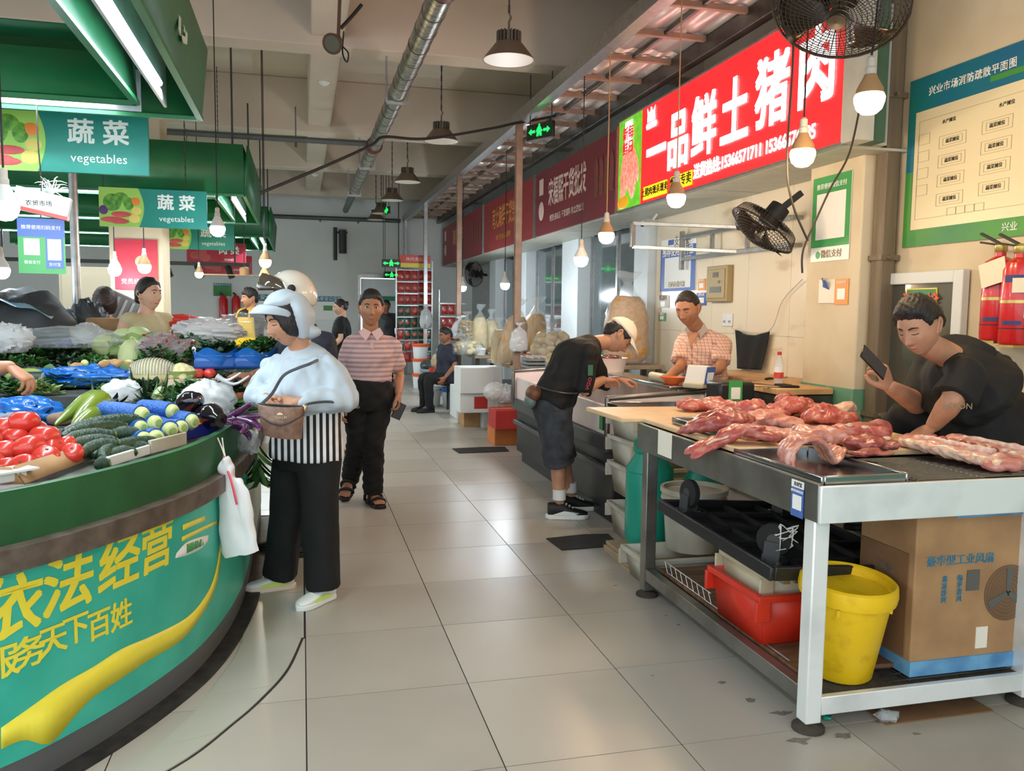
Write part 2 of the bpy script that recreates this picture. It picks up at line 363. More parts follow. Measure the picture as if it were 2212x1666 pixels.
def person(name, label, J, skin='skin_b', hair='short', hairm='hair_black', top=None, bottom=None, build=(1, 1), hv=.0075, cv=.009, eyes='open', hthick=.014, nohair=False, cat='person', head_only=False, sleeve=.8, legs=True, wr=.006, belly=0., seed=1, handv=.0036, pant_r=(.095, .072, .058), short_to=None, arm_r=1., hem=-.13, loose=.02, tuck=False, top_name='top', pant_name='trousers'):
    neck, chest, pel = V(J['neck']), V(J['chest']), V(J['pel']); sL, sR = V(J['sL']), V(J['sR'])
    lat = (sR-sL).normalized(); hl = V(J.get('hlat', lat)).normalized(); bw, bd = build
    base = V((pel.x, pel.y, min([J[k][2] for k in ('aL', 'aR') if k in J]+[pel.z-.1]) - (.08 if 'aL' in J else 0)))
    if 'base' in J: base = V(J['base'])
    root = thing(name, label, cat, base)
    def axes(i, l):
        seq = [pel, (pel+chest)/2, chest, neck]; u = (seq[min(i+1, 3)]-seq[max(i-1, 0)]).normalized(); l = (l-u*l.dot(u)).normalized(); return u, l, l.cross(u)
    def torso(infl, start=-.11, hip_extra=0.):
        u0, l0, d0 = axes(0, hl); u1, l1, d1 = axes(1, hl.lerp(lat, .4)); u2, l2, d2 = axes(2, lat); u3, l3, d3 = axes(3, lat); hw = (sR-sL).length/2
        fwd_ = -d1 if d1.dot(V(J['head'][1])) < 0 else d1; he = infl+hip_extra; Lw = (chest-pel).length
        rg = [(-.11, pel-u0*.11, l0*(.13*bw+he), d0*(.1*bd+he)), (-.03, pel-u0*.03, l0*(.168*bw+he), d0*(.118*bd+he)), (Lw/2, (pel+chest)/2+fwd_*belly*.5, l1*(.15*bw+infl+hip_extra*.5), d1*(.108*bd+infl+belly+hip_extra*.5)), (Lw, chest, l2*(.168*bw+infl), d2*(.115*bd+infl)), (Lw+.1, chest.lerp(neck, .5), l2*(max(hw*.95, .15*bw)+infl*.6), d2*(.092*bd+infl)), (Lw+.16, chest.lerp(neck, .82), l3*(hw*.6+infl*.5), d3*(.068*bd+infl*.8)), (Lw+.2, neck, l3*(.058+infl*.8), d3*(.055+infl*.8))]
        if start < -.11: rg[0] = (start, pel+u0*start, l0*(.168*bw+he), d0*(.115*bd+he)); return [r[1:] for r in rg]
        out = []
        for i, r in enumerate(rg):
            if r[0] < start-1e-6 and i+1 < len(rg) and rg[i+1][0] > start:
                t = (start-r[0])/(rg[i+1][0]-r[0]); out.append(tuple(p.lerp(q, t) for p, q in zip(r[1:], rg[i+1][1:])))
            elif r[0] >= start-1e-6: out.append(r[1:])
        return out
    Cc, hf, hu = V(J['head'][0]), J['head'][1], J['head'][2]; hs = J['head'][3] if len(J['head']) > 3 else 1.
    r_, f_, u_ = ortho(hf, hu); HT = Matrix(((r_.x, f_.x, u_.x, Cc.x), (r_.y, f_.y, u_.y, Cc.y), (r_.z, f_.z, u_.z, Cc.z), (0, 0, 0, 1))) @ Matrix.Scale(hs, 4)
    mb = MB(); limb(mb, [neck-(chest-neck).normalized()*-.03, neck, HT @ V((0, -.022, -.085)), HT @ V((0, -.02, -.03))], [.062, .056*(.9+.1*bw), .054*hs, .05*hs])
    mb.loft(torso(-.014 if top else 0), 22, sub=3)
    for s in 'LR':
        S, E, W_ = V(J['s'+s]), V(J['e'+s]), V(J['w'+s]); limb(mb, [neck.lerp(chest, .12).lerp(S, .35), S.lerp(neck, .12)], [.045, .045]); limb(mb, [S, S.lerp(E, .5), E, E.lerp(W_, .3), W_], [.05*arm_r, .045*arm_r, .039*arm_r, .04*arm_r, .027*arm_r**.5])
        if legs and 'k'+s in J:
            hp = pel+hl*(.09*bw if s == 'R' else -.09*bw)-V((0, 0, .05)); K, A = V(J['k'+s]), V(J['a'+s]); limb(mb, [hp, hp.lerp(K, .5), K, K.lerp(A, .35), A], [.088*bw, .072*bw, .055, .053, .036])
    body = remesh(mb, hv, 5); parts = [mesh_data(body)]; bpy.data.meshes.remove(body)
    hv_, hf_ = grid_mesh(*HG[:3]); parts.append(([HT @ V(p) for p in hv_.tolist()], hf_))
    ear = MB(HT)
    for sx in (-1, 1):
        ear.tube([(sx*.073, .006, -.03), (sx*.078, -.002, -.005), (sx*.084, -.012, .02), (sx*.084, -.026, .03), (sx*.082, -.034, .012), (sx*.078, -.024, -.012), (sx*.073, -.008, -.03)], .006, 8, sub=3); ear.ell((sx*.076, -.014, .004), (.006, .017, .026), None, 10, 8)
    parts.append((ear.v, ear.f))
    for s, sd in (('L', -1), ('R', 1)):
        if 'h'+s in J:
            h = J['h'+s]; parts.append(hand_mesh(J['w'+s], h[0], h[1], sd, *(h[2:] if len(h) > 2 else ()), size=J.get('hsize', 1.), voxel=handv))
    if 'extra' in J: parts.append(J['extra'])
    v, f = join_data(parts); me = bpy.data.meshes.new('body'); me.from_pydata(v, [], f); me.polygons.foreach_set('use_smooth', [True]*len(me.polygons)); bo = obj('body', me, skin, root, world=True)
    if not nohair:
        hv2, hf2 = hair_mesh(hair, hthick, seed); me = bpy.data.meshes.new('hair'); me.from_pydata([tuple(HT @ V(p)) for p in hv2.tolist()], [], hf2); me.polygons.foreach_set('use_smooth', [True]*len(me.polygons)); obj('hair', me, hairm, root, world=True)
    for sx in (-1, 1):
        ye = surf_y(sx*.031, .012)
        if eyes == 'open':
            MB(HT).ell((sx*.031, ye-.004, .012), (.0135, .009, .0062), None, 12, 8).build('eye', 'eye_white', root, world=True); MB(HT).ell((sx*.031, ye+.001, .0118), (.0058, .005, .0058), None, 10, 8).build('iris', 'iris', root, world=True)
        yy = [surf_y(sx*k, zz)+.0015 for k, zz in ((.018, .014), (.031, .0165 if eyes == 'open' else .007), (.044, .012))]
        MB(HT).tube([(sx*.018, yy[0], .012 if eyes == 'open' else .009), (sx*.031, yy[1]+.002, .0175 if eyes == 'open' else .006), (sx*.045, yy[2], .012 if eyes == 'open' else .008)], [.001, .0018, .0012], 6, sub=4).build('eyelash', 'hair_black', root, world=True)
        MB(HT).tube([(sx*k, surf_y(sx*k, zz)+.001, zz) for k, zz in ((.014, .03), (.028, .036), (.048, .031))], [.003, .0035, .0015], 6, sub=4).build('eyebrow', hairm, root, world=True)
    MB(HT).tube([(k, surf_y(k, -.0632)+.0005, -.0632+abs(k)*.04) for k in (-.022, -.011, 0, .011, .022)], [.0015, .0045, .0052, .0045, .0015], 8, sub=3).build('lips', 'lip', root, world=True)
    if top:
        mb = MB(); rg = torso(.012 if tuck else loose, -.08 if tuck else hem, 0 if tuck else .006); mb.loft(rg, 24, sub=3)
        for s in 'LR':
            S, E, W_ = V(J['s'+s]), V(J['e'+s]), V(J['w'+s])
            limb(mb, [neck.lerp(chest, .14).lerp(S, .3), S.lerp(neck, .1)], [.056, .062*arm_r])
            if sleeve > 1: limb(mb, [S, S.lerp(E, .5), E, E.lerp(W_, (sleeve-1)*.5), E.lerp(W_, sleeve-1)], [.068*arm_r, .064*arm_r, .056*arm_r, .052*arm_r, .038*arm_r])
            elif sleeve > .2:
                e2 = S.lerp(E, sleeve); mb.tube([S, S.lerp(e2, .6), e2], [.064*arm_r, .066*arm_r, .071*arm_r], 16, sub=4); mb.ell(S, .066*arm_r)
        me = remesh(mb, cv, 5); wobble(me, wr, 26, seed, k=6); obj(top_name, me, top, root, world=True)
    if bottom:
        mb = MB(); rg = torso(.03 if tuck else .006); wp = rg[1][0].lerp(rg[2][0], .8 if tuck else .55); rg = [rg[0], rg[1], (wp, rg[2][1], rg[2][2])]; mb.loft(rg, 24, sub=3)
        for s in 'LR':
            if 'k'+s not in J: continue
            hp = pel+hl*(.088*bw if s == 'R' else -.088*bw)-V((0, 0, .03)); K, A = V(J['k'+s]), V(J['a'+s]); r0, r1, r2 = pant_r
            if short_to: e = K.lerp(A, short_to); mb.tube([hp, hp.lerp(K, .5), K, e], [r0*bw, (r0+r1)/2*bw, r1, r2], 18, sub=4)
            else: mb.tube([hp, hp.lerp(K, .5), K, K.lerp(A, .5), A-V((0, 0, .02))], [r0*bw, (r0+r1)/2*bw, r1, (r1+r2)/2, r2], 18, sub=4)
        me = remesh(mb, cv, 5); wobble(me, wr*.8, 24, seed+1, k=5); obj(pant_name, me, bottom, root, world=True)
    return root, HT, torso
# ------------------------------------------------------------------ the hall: floor, walls, ceiling
TILE = .6
mat('tile', (178, 171, 160), .33, var=.10, vs=1.3, spec=.55, bump=.02, bs=3)
mat('tile_b', (173, 166, 155), .35, var=.12, vs=1.7, spec=.55)
mat('tile_c', (182, 175, 164), .31, var=.09, vs=1.1, spec=.55)
mat('band_tile', (178, 176, 165), .3, var=.12, vs=2)
mat('grout', (34, 31, 29), .9); mat('gold', (200, 180, 150), .3, .9)
mat('plaster', (205, 196, 178), .85, var=.13, vs=1.2, col2=(180, 168, 146))
mat('plaster_right', (214, 200, 172), .8, vs=1.6, col2=(184, 166, 134), lo=.42, hi=.8)
mat('ceiling_paint', (210, 196, 180), .9, var=.16, vs=.8)
mat('white_wall', (226, 230, 230), .8, var=.08, vs=1)
mat('dado_green', (104, 156, 128), .55, vs=9, col2=(176, 180, 150), lo=.56, hi=.66)
mat('marble', (228, 214, 188), .25, vs=2.2, col2=(206, 188, 158), stretch=(1, 1.0, 2.6), lo=.6, hi=.7, detail=8)
mat('steel', (150, 152, 150), .32, .9, vs=7, col2=(110, 108, 104), bump=.03, bs=30)
mat('steel_dark', (104, 104, 100), .38, .85, vs=5, col2=(74, 72, 68))
mat('galv', (170, 172, 172), .35, .85, var=.2, vs=20)
mat('post_rust', (164, 136, 118), .5, .4, var=.25, vs=9)
mat('pipe_grey', (96, 102, 104), .5, .4, var=.2)
mat('black', (18, 18, 19), .55); mat('black_soft', (26, 26, 27), .85, var=.3, vs=12)
mat('black_gloss', (14, 13, 15), .18); mat('dark_grey', (58, 58, 60), .6)
mat('white_plastic', (222, 222, 220), .4); mat('white_paint', (225, 226, 222), .5, var=.06)
mat('rubber_mat', (44, 41, 40), .9, var=.3, vs=40)

gx0, gx1, gy0, gy1 = -15, 9, -4, 33     # tile indices along x and y (rows start at y = 3.0)
OY = 3.0016
fl = MB().box((-12, -4, -.06), (8, 26, -.004)).build('floor', 'grout'); struct(fl)
near_t = [MB().box((.0022, .0022, -.004), (TILE-.0022, TILE-.0022, 0)).mesh('floor_tile', m, False) for m in ('tile', 'tile_b', 'tile_c')]
band = [(-2.4, 2.02), (-1.6, 2.08), (-1.1, 2.2), (-.78, 2.33), (-.55, 2.48), (-.364, 2.665), (-.242, 2.87), (-.164, 3.02), (-.071, 3.26), (-.012, 3.578)]
def band_x(y):
    for (xa, ya), (xb, yb) in zip(band, band[1:]):
        if ya <= y <= yb: return xa+(xb-xa)*(y-ya)/(yb-ya)
    return None
cnt = 0; far = MB()
for j in range(-11, 34):
    for i in range(-12, 11):
        x, y = i*TILE, OY+j*TILE
        d = math.hypot(x+.3, y+.3)
        if (-1.2 < y < 9.5) and (-.95 < x < 3.4) and cnt < 280:
            o = bpy.data.objects.new('floor_tile', rnd.choice(near_t)); C.objects.link(o); o.location = (x, y, rnd.uniform(-.0006, 0)); o.parent = fl; cnt += 1
        else: far.box((x+.0022, y+.0022, -.004), (x+TILE-.0022, y+TILE-.0022, 0))
ft = far.build('far_tile', 'tile', fl, smooth=False); ft['kind'] = 'stuff'
# curved band of kerb tiles hugging the vegetable island
toe = [(-2.4, 1.98-.0), (-1.6, 2.1), (-1.1, 2.26), (-.78, 2.45), (-.547, 2.641), (-.403, 2.921), (-.325, 3.214), (-.262, 3.592), (-.262, 4.2)]
inner = catmull([(x, y, 0) for x, y in toe], 40); outer = catmull([(x, y, 0) for x, y in band], 30)
cuts = [(-1.55, 1.9), (-.85, 2.22), (-.42, 2.6), (-.15, 3.02), (0, 3.58)]
def seg(P, a, b):
    n = len(P)-1; return [P[int(round(a*n))+k] for k in range(int(round(b*n))-int(round(a*n))+1)]
for k, (ia, ib, oa, ob) in enumerate(((.2, .4, .2, .43), (.4, .55, .43, .63), (.55, .69, .63, .83), (.69, .868, .83, 1.))):
    A = seg(inner, ia, ib); B = seg(outer, oa, ob); m = min(len(A), len(B)); A = catmull(A, 8); B = catmull(B, 8)
    mb = MB(); P = [p.lerp(q, .004)+V((0, 0, .003)) for p, q in zip(A, B)]; A[0] = A[0].lerp(A[1], .04); B[0] = B[0].lerp(B[1], .04); Q = [q.lerp(p, .02)+V((0, 0, .003)) for p, q in zip(A, B)]
    mb.strip(P, Q); mb.build('kerb_tile', 'band_tile', fl, solid=.005, smooth=False)
MB().strip([p+V((0, 0, .0012)) for p in catmull(inner, 60)], [p+(V((.004, -.003, 0)) if p.y > 2.3 else V((0, -.005, 0)))+V((0, 0, .0012)) for p in catmull(outer, 60)]).build('band_joint', 'grout', fl, smooth=False)
MB().box((-.262, 3.58, -.003), (0, 5.99, .0012)).build('band_joint', 'grout', fl, smooth=False)
for k in range(4):
    y0 = 3.585+k*TILE
    MB().box((-.262, y0+.002, -.003), (-.007, y0+TILE-.004, .003)).build('kerb_tile', 'band_tile', fl, smooth=False)

# right-hand walls
wl = struct(MB().box((3.5, -3, 0), (3.75, 4.45, 4.4)).build('wall_right', 'plaster_right', smooth=False))
MB().box((3.492, -3, .002), (3.4995, 4.45, .93)).build('dado', 'dado_green', wl, smooth=False)
pl = struct(MB().box((3.31, 4.45, 0), (3.85, 5.0, 4.4)).build('wall_pillar', 'plaster_right', bevel=.01))
MB().box((3.302, 4.442, .002), (3.86, 5.002, .96)).build('dado', 'dado_green', pl, smooth=False)
mw = struct(MB().box((3.6, 5.0, 0), (3.85, 8.1, 2.62)).build('wall_marble', 'plaster', smooth=False))
for k in range(5):
    for q in range(2):
        y0 = 5.0+k*.62
        MB().box((3.588, y0+.0015, .0+q*1.25), (3.6, y0+.6185, 1.248+q*1.25)).build('marble_panel', 'marble', mw, smooth=False)
struct(MB().box((3.86, 4.46, 2.62), (3.95, 8.1, 4.4)).build('wall_upper', 'plaster', smooth=False))
# rear wall behind the dry-goods stalls, with white pilasters and dark windows between
mat('stall_wall', (176, 178, 178), .7, var=.15)
mat('window_dark', (84, 96, 100), .12, .0, var=.2, vs=2, coat=.5)
mat('pilaster', (214, 222, 226), .5, var=.04)
bw = struct(MB().box((3.75, 8.1, 0), (3.95, 18.6, 4.4)).build('wall_stalls', 'stall_wall', smooth=False))
for k, (a, b) in enumerate(((8.12, 8.5), (10.55, 11.25), (13.2, 13.75), (15.4, 15.9))):
    MB().box((3.55 if k else 3.5, a, 0), (3.75, b, 2.62)).build('pilaster', 'pilaster', bw, bevel=.006)
for k, (a, b) in enumerate(((8.6, 10.45), (11.35, 13.1), (13.85, 15.3))):
    wn = struct(MB().box((3.72, a, .9), (3.749, b, 2.4)).build('window_%d' % (k+1), 'window_dark', smooth=False))
    for y in (a, (a+b)/2, b): MB().box((3.7, y-.03, .9), (3.73, y+.03, 2.4)).build('window_frame', 'galv', wn)
    MB().box((3.69, a, .86), (3.74, b, .9)).build('window_sill', 'pilaster', wn)
# far wall with its doorway
DX0, DX1, DZ = 1.25, 2.02, 2.12
fw = struct(MB().box((-12, 18.6, 0), (DX0, 18.85, 4.4)).box((DX1, 18.6, 0), (3.9, 18.85, 4.4)).box((DX0, 18.6, DZ), (DX1, 18.85, 4.4)).build('wall_far', 'white_wall', smooth=False))
dr = struct(MB().box((DX0-.06, 18.56, 0), (DX0, 18.62, DZ+.06)).box((DX1, 18.56, 0), (DX1+.06, 18.62, DZ+.06)).box((DX0, 18.56, DZ), (DX1, 18.62, DZ+.08)).build('door_1', 'galv', smooth=False))
mat('curtain_pvc', (226, 238, 244), .3, alpha=1)
mat('green_band', (52, 150, 120), .5)
for k in range(4):
    x0 = DX0+.01+k*.19; MB().box((x0, 18.64+.006*(k % 2), 1.35), (x0+.2, 18.643+.006*(k % 2), 2.1)).build('curtain_strip', 'curtain_pvc', dr, smooth=False)
MB().box((DX0+.01, 18.63, 1.62), (DX1-.01, 18.634, 1.72)).build('curtain_band', 'green_band', dr, smooth=False)
# left end wall, far away, unseen; window openings added for sky light
lw = MB().box((-12.2, 2, 0), (-12, 18.6, 1.0)).box((-12.2, 2, 3.3), (-12, 18.6, 4.4))
for k in range(8): lw.box((-12.2, 2+k*2.34, 1.0), (-12, 2.3+k*2.34, 3.3))
lw = struct(lw.build('wall_left', 'white_wall', smooth=False))
for k in range(7): MB().box((-12.12, 3.4+k*2.34, 1.0), (-12.08, 3.46+k*2.34, 3.3)).build('window_mullion', 'galv', lw)
# ceiling slab and concrete beams
ce = struct(MB().box((-12.2, -3, 4.4), (4, 18.85, 4.6)).build('ceiling', 'ceiling_paint', smooth=False))
for y in (.3, 4.1, 7.7, 11.4, 14.3, 17.6):
    MB().box((-12, y, 3.72), (3.9, y+.3, 4.4)).build('cross_beam', 'ceiling_paint', ce, bevel=.012)
for x in (-7.2, -3.5, .1):
    MB().box((x, -3, 3.8), (x+.29, 18.6, 4.4)).build('long_beam', 'ceiling_paint', ce, bevel=.012)
for k, y in enumerate((9.2, 12.4, 15.4)):
    MB().lathe([(.06, .02), (.06, 0), (.04, -.02), (.02, -.03), (0, -.03)], 16, mx((.25, y, 3.79))).build('smoke_detector', 'white_plastic', ce)

# ------------------------------------------------------------------ canopy over the right-hand stalls
mat('roof_sheet', (220, 210, 206), .28, .35, var=.18, vs=3)
cn = thing('stall_canopy', 'long metal canopy with ribbed sheet roof over the right-hand stalls', 'canopy', (2.2, 4, 3.3))
def cb(name, lo, hi, m, bev=.004): return MB().box(lo, hi).build(name, m, cn, bevel=bev, world=True)
cb('gutter_beam', (2.17, 1.4, 3.36), (2.26, 18.55, 3.47), 'galv')
MB().box((2.165, 1.4, 3.35), (2.27, 18.55, 3.358)).build('beam_lip', 'galv', cn, world=True)
cb('wall_beam', (2.92, 1.4, 3.34), (3.0, 18.55, 3.46), 'steel_dark')
cb('mid_beam', (2.58, 1.4, 3.44), (2.61, 18.55, 3.468), 'steel_dark')
for k in range(29):
    y = 1.6+k*.6; cb('purlin', (2.26, y, 3.425), (2.92, y+.04, 3.466), 'post_rust')
for k in range(14):
    y0 = 1.4+k*1.225; mb = MB()
    def fn(u, v, y0=y0): return V((2.2+.85*u, y0+1.22*v, 3.482+.01*math.sin(u*34)))
    mb.grid(fn, 34, 2); mb.build('roof_sheet', 'roof_sheet', cn, world=True, solid=.002)
for y in (8.57, 11.97, 15.35, 18.4):
    mb = MB().box((2.18, y-.035, 0), (2.25, y+.035, 3.36)); mb.build('post', 'post_rust' if y < 13 else 'galv', cn, bevel=.004, world=True)
# sprinkler main and branch pipes
mat('foil', (186, 180, 166), .3, .9, vs=24, col2=(120, 116, 106), bump=.25, bs=26)
pp = thing('sprinkler_main', 'foil-wrapped silver pipe running down the aisle under the ceiling', 'pipe', (.87, 5, 3.4))
MB().tube([(.87, 1.5, 3.4), (.87, 14.4, 3.4)], .08, 20).build('pipe_run', 'foil', pp, world=True)
MB().tube([(.87, 14.4, 3.4), (.87, 17.2, 3.4)], .06, 16).build('pipe_run', 'pipe_grey', pp, world=True)
for k in range(26): y = 5.3+k*.36; MB().tube([(.87, y, 3.4), (.87, y+.012, 3.4)], .0835, 20).build('band_clip', 'steel_dark', pp, world=True)
for y in (7.85, 11.55, 14.3):
    MB().bar((.77, y, 3.31), (.97, y, 3.31), .03).bar((.77, y, 3.31), (.77, y, 3.75), .02).bar((.97, y, 3.31), (.97, y, 3.75), .02).build('hanger', 'galv', pp, world=True)
mat('valve_red', (110, 52, 44), .5, .3)
for y in (5.15, 10.35): MB().tube([(.87, y, 3.4), (.87, y+.09, 3.4)], .1, 20).build('coupling', 'valve_red', pp, world=True)
pb = thing('branch_pipe', 'grey branch pipe crossing the hall from the foil-wrapped main', 'pipe', (-2, 10.4, 3.42))
MB().tube([(-6, 10.4, 3.42), (.78, 10.4, 3.42)], .035, 12).build('pipe_run', 'pipe_grey', pb, world=True)
for x in (-4, -1.6, -.05): MB().bar((x, 10.4, 3.45), (x, 10.4, 3.8), .015).tube([(x, 10.4, 3.42), (x, 10.4, 3.33)], .015, 8).build('drop_nozzle', 'pipe_grey', pb, world=True)
pb = thing('branch_pipe', 'grey pipe along the top of the far end wall', 'pipe', (0, 18.3, 3.42))
MB().tube([(-7, 18.35, 3.35), (2.1, 18.35, 3.35)], .045, 12).build('pipe_run', 'pipe_grey', pb, world=True)
for x in (-5, -1.4, .4, 1.2): MB().bar((x, 18.3, 3.3), (x, 18.57, 3.3), .03).build('bracket', 'pipe_grey', pb, world=True)
rp = thing('drain_pipe', 'dark brown square downpipe in the corner beside the pillar', 'pipe', (3.42, 4.38, 0))
MB().box((3.37, 4.33, 0), (3.47, 4.43, 4.2)).build('pipe_run', mat('downpipe', (118, 104, 84), .5, var=.25, vs=4, stretch=(6, 6, .6)), rp, bevel=.01, world=True)
for z in (.8, 1.75, 2.7): MB().box((3.36, 4.32, z), (3.49, 4.44, z+.03)).tube([(3.40, 4.32, z+.015), (3.40, 4.29, z+.015)], .012, 8).build('pipe_clip', 'downpipe', rp, world=True)
# ------------------------------------------------------------------ lamps
mat('bulb_warm', (255, 214, 150), .4, emit=14, ecol=(255, 208, 140)); mat('bulb_cool', (235, 245, 255), .4, emit=14, ecol=(226, 240, 255))
mat('socket', (196, 188, 176), .5); mat('collar_tan', (170, 132, 92), .5)
def bulb(loc, label, warm=True, r=.06, top=3.42, watt=14, sway=0., group='bare bulbs hanging over the stalls', light=True, cord='black'):
    x, y, z = loc; t = thing('hanging_bulb', label, 'light bulb', (x, y, z), group=group)
    MB().lathe([(0, -.062), (.03, -.056), (.05, -.038), (.06, -.008), (.061, .01), (.056, .022)], 20, Matrix.Scale(r/.06, 4)).build('glass', 'bulb_warm' if warm else 'bulb_cool', t)
    MB().lathe([(.056, .02), (.052, .045), (.03, .085), (.024, .1), (.02, .1)], 20, Matrix.Scale(r/.06, 4)).build('heat_sink', 'collar_tan' if warm else 'white_plastic', t)
    MB().lathe([(.021, .095), (.023, .1), (.023, .125), (.018, .13), (.018, .165), (.008, .175)], 14, Matrix.Scale(r/.06, 4)).build('socket', 'socket', t)
    h = top-z; MB().tube([(0, 0, .16*r/.06), (sway*.4, 0, h*.5), (sway, 0, h)], .0045, 6, sub=4).build('cord', cord, t)
    if light:
        l = bpy.data.lights.new('bulb_light', 'POINT'); l.energy = watt; l.color = (1, .72, .42) if warm else (.84, .93, 1); l.shadow_soft_size = r*1.1
        lo = bpy.data.objects.new('bulb_light', l); C.objects.link(lo); lo.parent = t; lo.location = (0, 0, -.09)
    return t
bulb((2.27, 3.04, 2.3), 'nearest warm bulb hanging over the meat table by the pillar', sway=.08, watt=20)
bulb((2.36, 3.64, 2.19), 'warm bulb hanging in front of the telephone number on the red lit sign', watt=18)
bulb((2.33, 4.98, 2.15), 'warm bulb on a tan cord below the yellow panel of the red lit sign', watt=16, cord='collar_tan')
bulb((2.22, 5.94, 1.99), 'warm bulb hanging left of the red lit sign above the glass case', watt=16, cord='collar_tan')
bulb((2.3, 6.75, 1.86), 'cool white bulb hanging beside the first grey stall window', False, watt=24)
bulb((2.5, 10.3, 1.75), 'cool white bulb over the dry-goods stall, right of the wall fan', False, watt=45)
bulb((2.45, 12.9, 1.78), 'cool white bulb at the rear dry-goods stall, left of the wall fan', False, watt=45)
mat('lamp_alu', (126, 108, 92), .5, .4, var=.1); mat('lamp_in', (226, 220, 208), .35, .0); mat('lamp_fin', (120, 112, 104), .5, .6)
def bay(y, label):
    z = 3.22+.004*(y-6); x = 1.465; t = thing('high_bay_lamp', label, 'lamp', (x, y, z), group='bell-shaped lamps over the aisle')
    MB().lathe([(.19, 0), (.1, .115), (.095, .12), (.09, .113), (.182, 0)], 28, closed=True).build('shade', 'lamp_alu', t)
    MB().lathe([(.18, .002), (.092, .108), (0, .108)], 28).build('reflector', 'lamp_in', t)
    fin = MB().lathe([(.06, .12), (.06, .2), (0, .2)], 20)
    for k in range(20): fin.bar(V((math.cos(k*.314)*.075, math.sin(k*.314)*.075, .12)), V((math.cos(k*.314)*.075, math.sin(k*.314)*.075, .2)), .008, .03, hint=(math.cos(k*.314), math.sin(k*.314), 0))
    fin.build('heat_sink', 'lamp_fin', t)
    MB().tube([(0, 0, .2), (0, 0, .27), (.015, 0, .3), (0, 0, .33)], .008, 8).build('hook', 'lamp_fin', t)
    ch = MB()
    top = 4.395-z
    for k in range(int((top-.34)/.05)): ch.tube([(0, 0, .33+k*.05), (0, 0, .385+k*.05)], .006 if k % 2 else .009, 6)
    ch.build('chain', 'dark_grey', t); return t
lb0 = bay(6.0, 'nearest bell-shaped aisle lamp')
for k, (y, l) in enumerate(((9.0, 'second bell-shaped aisle lamp, beside the black cable'), (11.95, 'third bell-shaped aisle lamp from the front'), (14.0, 'fourth bell-shaped aisle lamp from the front'), (15.95, 'fifth bell-shaped aisle lamp from the front'), (17.1, 'farthest bell-shaped aisle lamp, near the end wall'))):
    dup(lb0, Matrix.Translation((1.465+.0*k, y, 3.22)), l)

# ------------------------------------------------------------------ lit sign and fascias over the right-hand stalls
mat('fascia_back', (176, 178, 172), .5, var=.1); mat('soffit', (176, 178, 166), .5, var=.12)
bx = thing('sign_box', 'grey metal fascia box and soffit behind the shop signs', 'fascia', (3.03, 11, 2.4))
MB().box((3.03, 4.24, 2.4), (3.3, 18.5, 3.2)).build('box_frame', 'fascia_back', bx, world=True, bevel=.004)
for k in range(8): MB().box((3.05, 4.3+k*1.77, 2.385), (3.58, 4.3+k*1.77+1.75, 2.4)).build('soffit_panel', 'soffit', bx, world=True)
MB().box((2.99, 4.1, 2.39), (3.1, 4.24, 3.24)).build('side_panel', 'fascia_back', bx, world=True); MB().box((3.1, 4.12, 2.39), (3.19, 4.24, 4.3)).build('green_strip', mat('strip_green', (58, 92, 74), .6, var=.15), bx, world=True)
mat('sign_red', (232, 36, 40), .4, emit=1.05, ecol=(226, 26, 32)); mat('sign_white', (255, 255, 255), .4, emit=1.9, ecol=(255, 255, 255))
mat('sign_yellow', (250, 226, 20), .4, emit=1.0); mat('sign_black', (60, 20, 10), .5); mat('sign_green', (110, 190, 40), .4, emit=.7, vs=9, col2=(40, 120, 30))
mat('sign_meat', (236, 120, 96), .4, emit=.6, ecol=(236, 110, 84), vs=30, col2=(255, 214, 200)); mat('sign_orange', (214, 150, 20), .4, emit=.5)
ls = thing('lit_shop_sign', 'large red backlit butcher shop sign with white Chinese characters', 'sign', (3.0, 5.985, 2.4))
W, H = 3.47, .84
def sy(u): return 7.72-u*W           # u runs left to right as read
def sp(u, v, d=.0): return face((2.998-d, sy(u), 2.4+v*H), AISLE)
MB().box((2.998, 4.25, 2.4), (3.03, 7.72, 3.24)).build('red_panel', 'sign_red', ls, world=True, smooth=False)
MB().box((2.985, 4.235, 2.385), (3.035, 7.735, 2.4)).box((2.985, 4.235, 3.24), (3.035, 7.735, 3.255)).build('sign_edge', 'galv', ls, world=True)
MB().box((2.994, sy(.16), 2.402), (2.998, sy(.0)-.004, 3.238)).build('photo_panel', 'sign_green', ls, world=True, smooth=False)
for k, (u, v, ru, rv, a) in enumerate(((.05, .42, .3, .1, 60), (.1, .36, .32, .1, 75), (.07, .5, .3, .09, 40), (.12, .45, .26, .08, 95), (.05, .25, .2, .07, 20))):
    MB().ell((0, 0, 0), (rv, ru*.7, .012), sp(u, v, .006) @ rot('Z', a-70), 18, 8).build('printed_meat', 'sign_meat', ls, world=True)
MB().ell((0, 0, 0), (.14, .06, .01), sp(.04, .08, .006)).build('printed_lemon', 'sign_orange', ls, world=True)
def panel(u, v, w, h, m, d=.004, par=None, name='panel', x0=.0): return MB().box((-w/2, -h/2, 0), (w/2, h/2, .004), sp(u, v, d)).build(name, m, ls, world=True, bevel=.004)
panel(.075, .76, .17, .34, 'sign_white', .008, name='seal_panel')
text('新每\n鲜日', .115, 'sign_red', sp(.075, .74, .014), ls, bold=.02, world=True)
for ch, u, v in zip('一品鲜土猪肉', (.255, .38, .51, .645, .785, .925), (.46, .48, .5, .5, .53, .56)):
    text(ch, .42, 'sign_white', sp(u, v, .006), ls, bold=.03, xs=.86, world=True)
text('送货热线:15366571711 15366576385', .105, 'sign_white', sp(.70, .135, .006), ls, bold=.022, xs=.86, world=True)
